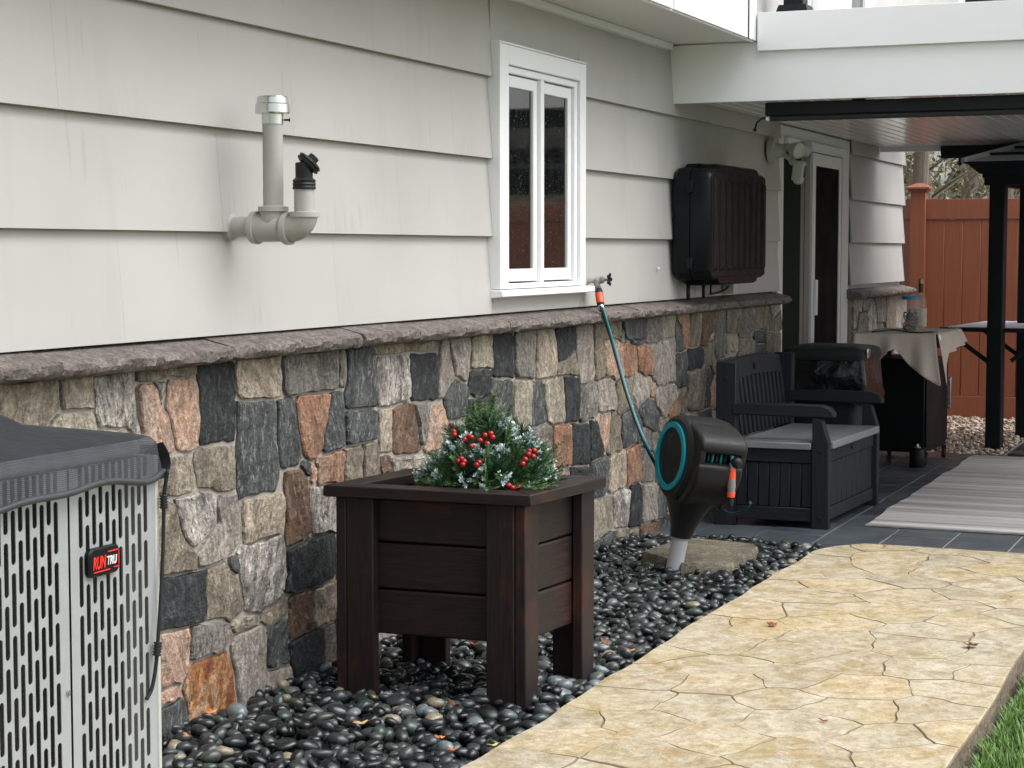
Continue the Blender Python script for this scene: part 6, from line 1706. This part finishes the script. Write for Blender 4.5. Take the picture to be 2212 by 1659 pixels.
for i in range(ng_+1):
    for j in range(ng_+1):
        a = T[0].lerp(T[1], i/ng_); b = T[3].lerp(T[2], i/ng_); q = a.lerp(b, j/ng_); q.z += 0.002*mnoise.noise(q*9); tp.append(q)
cl.add(tp, [(i*(ng_+1)+j, (i+1)*(ng_+1)+j, (i+1)*(ng_+1)+j+1, i*(ng_+1)+j+1) for i in range(ng_) for j in range(ng_)])
co = cl.build('table_cloth', M['cloth'], None, smooth=True, fixn=False)
so = co.modifiers.new('thickness', 'SOLIDIFY'); so.thickness = 0.003
tag(co, 'beige cloth draped over the black cart with one long hanging corner', 'tablecloth')
# tongs-like wire and hook clips on the cloth
wr = MB(); wr.tube(smooth_path([at(1853+35, 716, Z=0.892), at(1885, 717, Z=0.890), at(1886, 722, X=11.99), at(1889, 747, X=11.985)]), 0.0045, 8); wr.tube([at(1889, 747, X=11.985), at(1911, 761, X=11.98)], 0.010, 8); wr.tube(smooth_path([at(1888, 716, Z=0.892), at(1930, 712.5, Z=0.892), at(1975, 718, Z=0.890), at(2012, 717, Z=0.889)]), 0.0045, 8)
tag(wr.build('wire_skewer', M['black_metal'], smooth=True), 'thin dark metal skewer with black handle hanging over the beige cloth', 'skewer')
for i, (x, y, lb) in enumerate([(2003, 712, 'small dark clip at the near corner of the beige cloth'), (2046, 705, 'small dark clip at the far right edge of the beige cloth')]):
    c_ = at(x, y+6, Z=0.88) if False else (T[1].lerp(T[2], 0.04) if i == 0 else T[1].lerp(T[2], 0.86))
    m_ = MB(); m_.tube([c_+Vector((0, 0.05, 0.008)), c_+Vector((0, -0.006, 0.010)), c_+Vector((0, -0.014, -0.01)), c_+Vector((0.0, -0.022, -0.05)), c_+Vector((0, -0.02, -0.07))], 0.006, 8)
    tag(m_.build('cloth_clip', M['steel'], smooth=True), lb, 'clip', 'cloth clips')
# jar with wires
jc = at(1967.5, 717, Z=0.885); jar = thing('glass_jar', 'clear glass jar with blue lid holding green wire, on the beige cloth', 'jar', tuple(jc))
zj = 0.886; rj = 0.061
m_ = MB(); m_.lathe((jc.x, jc.y, zj), (0, 0, 1), [(0, rj*0.9), (0.006, rj), (0.19, rj), (0.205, rj*0.95), (0.212, rj*0.92)], 28); m_.build('glass', M['clear'], jar, smooth=30)
m_ = MB(); m_.lathe((jc.x, jc.y, zj+0.2125), (0, 0, 1), [(0, rj*0.98), (0.002, rj*1.0), (0.018, rj*1.0), (0.022, rj*0.93)], 28); m_.build('lid', M['blue'], jar, smooth=30)
rr = random.Random(5)
for nm, z0_, z1_, mt, n_, rad_ in (('green_wire', 0.06, 0.15, 'green_wire', 26, 0.0035), ('brown_twine', 0.004, 0.06, 'brown_wire', 20, 0.004)):
    P = [Vector((jc.x+rr.uniform(-0.045, 0.045), jc.y+rr.uniform(-0.045, 0.045), zj+rr.uniform(z0_, z1_))) for _ in range(n_)]
    P = [Vector((jc.x, jc.y, p.z))+(Vector((p.x-jc.x, p.y-jc.y, 0)).normalized()*0.048 if Vector((p.x-jc.x, p.y-jc.y, 0)).length > 0.048 else Vector((p.x-jc.x, p.y-jc.y, 0))) for p in P]
    m_ = MB(); m_.tube(smooth_path(P, 5), rad_, 6); m_.build(nm, M[mt], jar, smooth=True)
bc = at(1988, 712.5, Z=0.885); bo = thing('liquor_bottle', 'tall clear bottle with cream label and gold top, behind the glass jar', 'bottle', tuple(bc))
lat((bc.x, bc.y, 0.886), (0, 0, 1), [(0, 0.036), (0.005, 0.040), (0.19, 0.040), (0.215, 0.032), (0.235, 0.016), (0.245, 0.0145), (0.30, 0.014)], M['clear'], 'bottle_glass', bo)
lat((bc.x, bc.y, 0.91), (0, 0, 1), [(0, 0.0408), (0.12, 0.0408)], M['label'], 'label', bo)
lat((bc.x, bc.y, 1.135), (0, 0, 1), [(0, 0.0165), (0.045, 0.0158)], M['brown_wire'], 'neck_wrap', bo)
lat((bc.x, bc.y, 1.1805), (0, 0, 1), [(0, 0.0165), (0.014, 0.0165)], M['black_label'], 'neck_band', bo)
lat((bc.x, bc.y, 1.195), (0, 0, 1), [(0, 0.0165), (0.03, 0.017), (0.034, 0.014)], M['gold'], 'cap', bo)
pr_ = at(1981, 1009, Z=0); gc = thing('gas_canister', 'short dark green camping gas canister on the slate beside the cart wheel', 'canister', tuple(pr_))
lat((pr_.x, pr_.y, 0), (0, 0, 1), [(0, 0.048), (0.004, 0.050), (0.10, 0.050), (0.118, 0.040), (0.128, 0.022)], M['propane'], 'canister_body', gc)
lat((pr_.x, pr_.y, 0.128), (0, 0, 1), [(0, 0.022), (0.008, 0.023), (0.009, 0.010), (0.025, 0.009)], M['steel'], 'valve', gc)
# rug and dark board
rg = MB(); nx_, ny_ = 70, 30; vs = []
for j in range(2):
    for i in range(nx_+1):
        for k in range(ny_+1):
            x = 9.42+3.47*i/nx_; y = -0.995-0.004*math.sin(i*0.9)-0.006*math.sin(i*0.37) - 2.4*k/ny_
            z = 0.003 + 0.008*j + 0.006*(0.5+0.5*math.sin(x*5.2+y*1.3))*(1 if j else 1)*min(1, (x-9.42)*3)
            vs.append((x, y, z))
n1 = (nx_+1)*(ny_+1); q = lambda i, k, j=0: j*n1+i*(ny_+1)+k
fs = [(q(i, k, 1), q(i+1, k, 1), q(i+1, k+1, 1), q(i, k+1, 1)) for i in range(nx_) for k in range(ny_)]
fs += [(q(0, k), q(0, k+1), q(0, k+1, 1), q(0, k, 1)) for k in range(ny_)] + [(q(i, 0), q(i, 0, 1), q(i+1, 0, 1), q(i+1, 0)) for i in range(nx_)] + [(q(nx_, k), q(nx_, k, 1), q(nx_, k+1, 1), q(nx_, k+1)) for k in range(ny_)]
rg.add(vs, fs); tag(rg.build('outdoor_rug', M['rug'], smooth=60), 'large light grey striped woven rug on the slate patio', 'rug')
m_ = MB(); m_.box(12.90, 13.0, -3.2, -1.225, 0.002, 0.030); tag(m_.build('floor_board', plain('dark_plum_board', (0.05, 0.03, 0.035), 0.5), bevel=0.004), 'dark flat strip lying at the far end of the grey rug', 'board')

# ================================================================== CONDENSER UNIT WITH COVER
ac = thing('air_conditioner', 'light grey outdoor condenser unit with slotted louvre panels at the left edge', 'air conditioner', (2.6, -0.63, 0))
AX0, AX1, AY0, AY1 = 2.235, 2.985, -1.0, -0.26; AZ0, AZ1 = 0.04, 1.035
m_ = MB(); m_.box(AX0-0.03, AX1+0.03, AY0-0.03, AY1+0.03, -0.03, 0.035); m_.build('pad', plain('pad_grey', (0.25, 0.25, 0.24), 0.9), ac, bevel=0.01)
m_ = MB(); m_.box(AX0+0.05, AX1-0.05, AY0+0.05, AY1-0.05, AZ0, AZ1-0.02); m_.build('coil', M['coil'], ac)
m_ = MB(); m_.box(AX0+0.02, AX1-0.02, AY0+0.02, AY1-0.02, AZ1-0.005, AZ1+0.02); m_.build('top_panel', M['ac_paint'], ac, bevel=0.01)
pitch_c, sw, ph_, gap = 0.0195, 0.0125, 0.108, 0.014
def louvre(p0, d, L, edge_l, edge_r):
    """perforated sheet from p0 along d (unit), length L, facing outward"""
    m_ = MB(); d = Vector(d); nrm = Vector((d.y, -d.x, 0)); th_ = 0.0015
    def prism2(poly):
        m_.prism([p0 + d*a + Vector((0, 0, z)) for a, z in poly], nrm*-th_)
    z0, z1 = AZ0, AZ1-0.005
    inner = L-edge_l-edge_r; nc = int(inner/pitch_c); pc_ = inner/nc
    x = edge_l
    prism2([(0, z0), (edge_l, z0), (edge_l, z1), (0, z1)]); prism2([(L-edge_r, z0), (L, z0), (L, z1), (L-edge_r, z1)])
    for c in range(nc):
        xa = edge_l+c*pc_; s0 = xa+(pc_-sw)/2; s1 = s0+sw
        prism2([(xa+1e-5, z0), (s0, z0), (s0, z1), (xa+1e-5, z1)]); prism2([(s1, z0), (xa+pc_-1e-5, z0), (xa+pc_-1e-5, z1), (s1, z1)])
        off = 0 if c % 2 else ph_/2
        zc = z0+0.02-ph_+off
        r_ = sw/2
        while zc < z1+ph_:
            b0, b1 = zc, zc+gap
            poly = [(s0+1e-5, b0-r_), (s0+1e-5, b1+r_)]
            up_ = [(s0+r_+r_*math.cos(a), b1+r_-r_*math.sin(a)) for a in np.linspace(math.pi, 0, 7)][1:-1]
            dn_ = [(s0+r_+r_*math.cos(a), b0-r_+r_*math.sin(a)) for a in np.linspace(0, math.pi, 7)][1:-1]
            poly = [(s0+1e-5, b1+r_)] + up_ + [(s1-1e-5, b1+r_), (s1-1e-5, b0-r_)] + dn_ + [(s0+1e-5, b0-r_)]
            if b0-r_ > z0 and b1+r_ < z1: prism2(poly)
            zc += ph_
    return m_
XS = 2.703
for p0, d, L, el_, er_ in ((Vector((AX0+0.01, AY0, 0)), (1, 0, 0), XS-AX0-0.004, 0.02, 0.030), (Vector((XS, AY0, 0)), (1, 0, 0), AX1-XS-0.010, 0.028, 0.020),
                           (Vector((AX0, AY1-0.01, 0)), (0, -1, 0), 0.36, 0.02, 0.022), (Vector((AX0, AY1-0.372, 0)), (0, -1, 0), 0.356, 0.02, 0.022)):
    louvre(p0, d, L, el_, er_).build('louvre_panel', M['ac_paint'], ac)
m_ = MB(); m_.box(AX1-0.010, AX1+0.002, AY0-0.003, AY1, AZ0, AZ1-0.006); m_.build('corner_post', M['ac_post'], ac, bevel=0.003)
m_ = MB(); m_.box(AX0-0.002, AX0+0.008, AY0-0.003, AY0+0.02, AZ0, AZ1-0.006); m_.build('corner_post', M['ac_post'], ac, bevel=0.003)
for z in (0.59, 0.31):
    m_ = MB(); m_.lathe((XS-0.008, AY0-0.0005, z+0.04), (0, -1, 0), [(0, 0.006), (0.003, 0.005)], 10); m_.build('screw', M['steel'], ac)
# badge with lettering
bdg = MB(); bx_a, bx_b, bz_a, bz_b = 2.748, 2.848, 0.827, 0.880
def badge_loop(y, e):
    P = []
    for cx_, cz_, a0 in ((bx_b-0.014-e, bz_b-0.014-e, 0), (bx_a+0.014+e, bz_b-0.014-e, 90), (bx_a+0.014+e, bz_a+0.014+e, 180), (bx_b-0.014-e, bz_a+0.014+e, 270)):
        for i in range(6):
            a = R(a0+90*i/5); x = cx_+0.012*math.cos(a); z = cz_+0.012*math.sin(a); P.append((x, y, z + 0.004*math.sin(math.pi*(x-bx_a)/(bx_b-bx_a))*(1 if z > 0.85 else -1)))
    return P
bdg.loft([badge_loop(-1.0005, 0), badge_loop(-1.008, 0), badge_loop(-1.011, 0.003)])
bd_o = bdg.build('badge', M['cart'], ac, smooth=35)
def text(s, x, z, size, mat, par, y, shear=0.25, off=0.0, width=None, name='lettering'):
    cu = bpy.data.curves.new(name, 'FONT'); cu.body = s; cu.size = size; cu.shear = shear; cu.offset = off; cu.extrude = 0.0006
    to = bpy.data.objects.new(name, cu); COL.objects.link(to)
    bpy.context.view_layer.update()
    dg = bpy.context.evaluated_depsgraph_get(); me = bpy.data.meshes.new_from_object(to.evaluated_get(dg)); bpy.data.objects.remove(to)
    wx = max(v.co.x for v in me.vertices); k = (width/wx) if width else 1.0
    off_ = WLOC[par.name]
    for v in me.vertices: v.co = Vector((x+v.co.x*k, y-v.co.z, z+v.co.y)) - off_
    me.materials.append(mat); o = bpy.data.objects.new(name, me); COL.objects.link(o); o.parent = par; return o
text('RUN', 2.759, 0.842, 0.032, M['text_red'], bd_o, -1.0118, 0.25, 0.0006, 0.041)
text('TRU', 2.8015, 0.845, 0.023, M['text_white'], bd_o, -1.0118, 0.2, 0.0002, 0.032)
m_ = MB(); m_.box(2.762, 2.812, -1.0124, -1.0112, 0.8355, 0.8375); m_.box(2.806, 2.838, -1.0124, -1.0112, 0.8685, 0.8705); m_.box(2.8385, 2.8405, -1.0124, -1.0112, 0.8415, 0.8675); m_.box(2.824, 2.8405, -1.0124, -1.0112, 0.8375, 0.8395); m_.build('red_outline', M['text_red'], bd_o)

# black mesh cover on top
cov = thing('unit_cover', 'black mesh fabric cover with sagging hem on top of the condenser', 'cover', (2.6, -0.63, 1.0))
def cover_ring(e, z, r=0.06, dome=0.0, wob=0.0, hem_=False):
    P = []
    base = densify([(AX0, AY0), (AX1, AY0), (AX1, AY1), (AX0, AY1)], 0.03)
    cx_, cy_ = (AX0+AX1)/2, (AY0+AY1)/2
    for x, y in base:
        x = cx_+(x-cx_)*(1+e/(AX1-cx_)); y = cy_+(y-cy_)*(1+e/(AY1-cy_))
        # round the corners
        ax_ = abs(x-cx_)/(AX1-cx_+e); ay_ = abs(y-cy_)/(AY1-cy_+e); rr_ = max(0, ax_+ay_-1.80)/0.2
        k = 1-0.035*rr_
        zz_ = z + wob*mnoise.noise(Vector((x*6, y*6, z*3)))
        if hem_: zz_ += 0.008*math.sin(x*9.5+0.8) + 0.004*math.sin(x*23) + 0.012*rr_
        wv = 0.006*mnoise.noise(Vector((x*11, y*11, z*9)))
        P.append((cx_+(x-cx_)*k, cy_+(y-cy_)*k+(-wv if y < cy_ else wv), zz_))
    return P
m_ = MB(); m_.loft([cover_ring(0.022, 0.990, wob=0.004, hem_=True), cover_ring(0.020, 1.008, wob=0.004, hem_=True), cover_ring(0.017, 1.030, wob=0.006), cover_ring(0.014, 1.054, wob=0.004), cover_ring(0.006, 1.064, wob=0.004)], cap=False)
m_.build('skirt', M['mesh_fabric'], cov, smooth=True)
M['top_fabric'] = plain('black_mesh_fabric_dense', (0.014, 0.016, 0.020), 0.6, vary=0.4, nscale=22, bstr=0.5, bdist=0.010, space='World', spec=0.25)
m_ = MB(); m_.loft([cover_ring(0.006, 1.064, wob=0.004), cover_ring(-0.02, 1.072, wob=0.003), cover_ring(-0.10, 1.086, wob=0.004), cover_ring(-0.17, 1.096, wob=0.004), cover_ring(-0.20, 1.118), cover_ring(-0.25, 1.132), cover_ring(-0.33, 1.138)])
m_.build('crown', M['top_fabric'], cov, smooth=50)
hm = cover_ring(0.0235, 0.990, wob=0.004, hem_=True); m_ = MB(); m_.tube([Vector(p) for p in hm]+[Vector(hm[0])], 0.0065, 8, cap=False); m_.build('hem', M['hem'], cov, smooth=True)
# dangling corner flap
c0 = Vector((AX1+0.012, AY0+0.0, 1.052))
fv = []
for i in range(7):
    for j in range(9):
        u, v = i/6, j/8
        fv.append(c0 + Vector((0.004+0.026*math.sin(v*2.6)*(1-0.3*u)+0.004*math.sin(u*9), -0.004+u*0.16, -0.070*v-0.008*math.sin(u*6))))
m_ = MB(); m_.add(fv, [(i*9+j, (i+1)*9+j, (i+1)*9+j+1, i*9+j+1) for i in range(6) for j in range(8)]); m_.build('corner_flap', M['hem'], cov, smooth=True)
bg_c = thing('bungee_cord', 'thin black bungee cord with coiled ends hanging down the condenser edge', 'cord', (3.0, -1.02, 0.9))
kx = AX1-0.002
bpts = [(kx+0.010, AY0-0.02, 1.00), (kx+0.008, AY0-0.012, 0.955), (kx+0.006, AY0-0.012, 0.93), (kx+0.002, AY0-0.012, 0.85), (kx-0.012, AY0-0.014, 0.75), (kx-0.022, AY0-0.014, 0.68), (kx-0.027, AY0-0.012, 0.63), (kx-0.036, AY0-0.008, 0.585), (kx-0.050, AY0-0.004, 0.565)]
m_ = MB(); m_.tube(smooth_path(bpts, 5), 0.0038, 8); m_.build('cord', M['rubber'], bg_c, smooth=True)
for c_, ax_ in (((kx+0.0065, AY0-0.012, 0.925), (0, 0, 1)), ((kx-0.026, AY0-0.013, 0.645), (0.2, 0, 1))):
    m_ = MB(); a_ = Vector(ax_).normalized()
    m_.lathe(c_, a_, [p for k in range(5) for p in ((k*0.0055, 0.0062), (k*0.0055+0.0028, 0.0092), (k*0.0055+0.0050, 0.0062))], 12); m_.build('coil_end', M['rubber'], bg_c, smooth=True)

# ================================================================== FALLEN LEAVES
def leaf(label, x, y, z, size, mat, rot, lobed=False, curl=0.3, tilt=(0.2, 0.1)):
    P = []
    n = 24
    for i in range(n):
        a = 2*math.pi*i/n
        r_ = (0.55+0.45*abs(math.cos(2.5*a))**1.3) if lobed else (0.38+0.62*abs(math.cos(a))**1.5)
        P.append((r_*math.cos(a)*size, r_*math.sin(a)*size*(0.9 if lobed else 0.6)))
    vs = [(0, 0, 0.002)]+[(a, b, curl*(a*a+b*b)/size+0.15*size*math.sin(a/size*3)) for a, b in P]
    ln = len(vs); vs += [(-size*0.55, -0.0012, 0.002), (-size*0.55, 0.0012, 0.002), (-size*1.35, 0.001, 0.006)]
    fs = [(0, 1+i, 1+(i+1) % n) for i in range(n)] + [(ln, ln+1, ln+2)]
    m_ = MB(); m_.add(vs, fs); o = m_.build('fallen_leaf', M[mat], None, fixn=False, smooth=True)
    s_ = o.modifiers.new('thickness', 'SOLIDIFY'); s_.thickness = 0.0006
    o.location = (x, y, z); o.rotation_euler = (tilt[0], tilt[1], rot)
    return tag(o, label, 'leaf', 'fallen leaves')
LEAVES = [
 (1668, 1350, .058, .022, 'leaf_red', 0.4, True, 'rust-red lobed leaf alone in the middle of the pale footpath'),
 (2098, 1395, .060, .030, 'leaf_brown', 2.8, True, 'dark red-brown curled leaf near the footpath\'s right edge'),
 (1778, 1557, .057, .016, 'leaf_red', 1.2, False, 'small red leaf low down on the near part of the footpath'),
 (2080, 1600, .012, .020, 'leaf_tan', 0.3, True, 'pale tan leaf on the soil strip beside the grass'),
 (1305, 1388, .062, .024, 'leaf_brown', 1.0, True, 'shaggy rust-brown leaf on pebbles right of the planter leg'),
 (1361, 1405, .062, .018, 'leaf_orange', 2.0, False, 'narrow orange leaf near the footpath edge right of the planter'),
 (979, 1523, .066, .030, 'leaf_brown', 0.9, False, 'brown-orange leaf on the pebbles between the planter front legs'),
 (779, 1562, .066, .022, 'leaf_tan', 1.9, False, 'upright pale tan leaf on the pebbles in front of the left leg'),
 (948, 1594, .066, .018, 'leaf_orange', 0.1, True, 'small orange leaf low in the pebbles, left of its twin'),
 (977, 1620, .066, .018, 'leaf_orange', 1.4, False, 'orange leaf lowest in the picture among the pebbles'),
 (808, 1507, .066, .013, 'leaf_yellow', 0.5, False, 'little yellow-tan leaf at the foot of the planter left leg'),
 (1064, 1610, .066, .016, 'leaf_yellow', 2.4, False, 'small yellow leaf beside the footpath edge at the bottom'),
 (1024, 1392, .070, .028, 'leaf_red', 1.5, False, 'dark red leaf under the planter box'),
 (453, 1540, .062, .024, 'leaf_orange', 0.6, True, 'orange leaf at the foot of the rust-coloured stone'),
 (403, 1590, .060, .018, 'leaf_orange', 1.1, False, 'orange leaf in the pebbles close to the condenser'),
 (1545, 1166, .060, .018, 'leaf_orange', 1.0, False, 'tiny orange leaf on the pebbles beside the slab'),
 (1740, 1178, .060, .014, 'leaf_tan', 1.0, False, 'tiny tan leaf at the patio end of the pebbles'),
 (1910, 1180, .058, .012, 'leaf_red', 1.0, False, 'tiny red leaf where the footpath meets the patio'),
]
for x, y, z, s_, mt, ro, lob, lb in LEAVES:
    p = at(x, y, Z=z); leaf(lb, p.x, p.y, z, s_, mt, ro, lob, 0.35, (random.uniform(-0.3, 0.5), random.uniform(-0.4, 0.3)) if 'pebbles' in lb else (0.05, 0.05))
print('objects', len(bpy.data.objects))
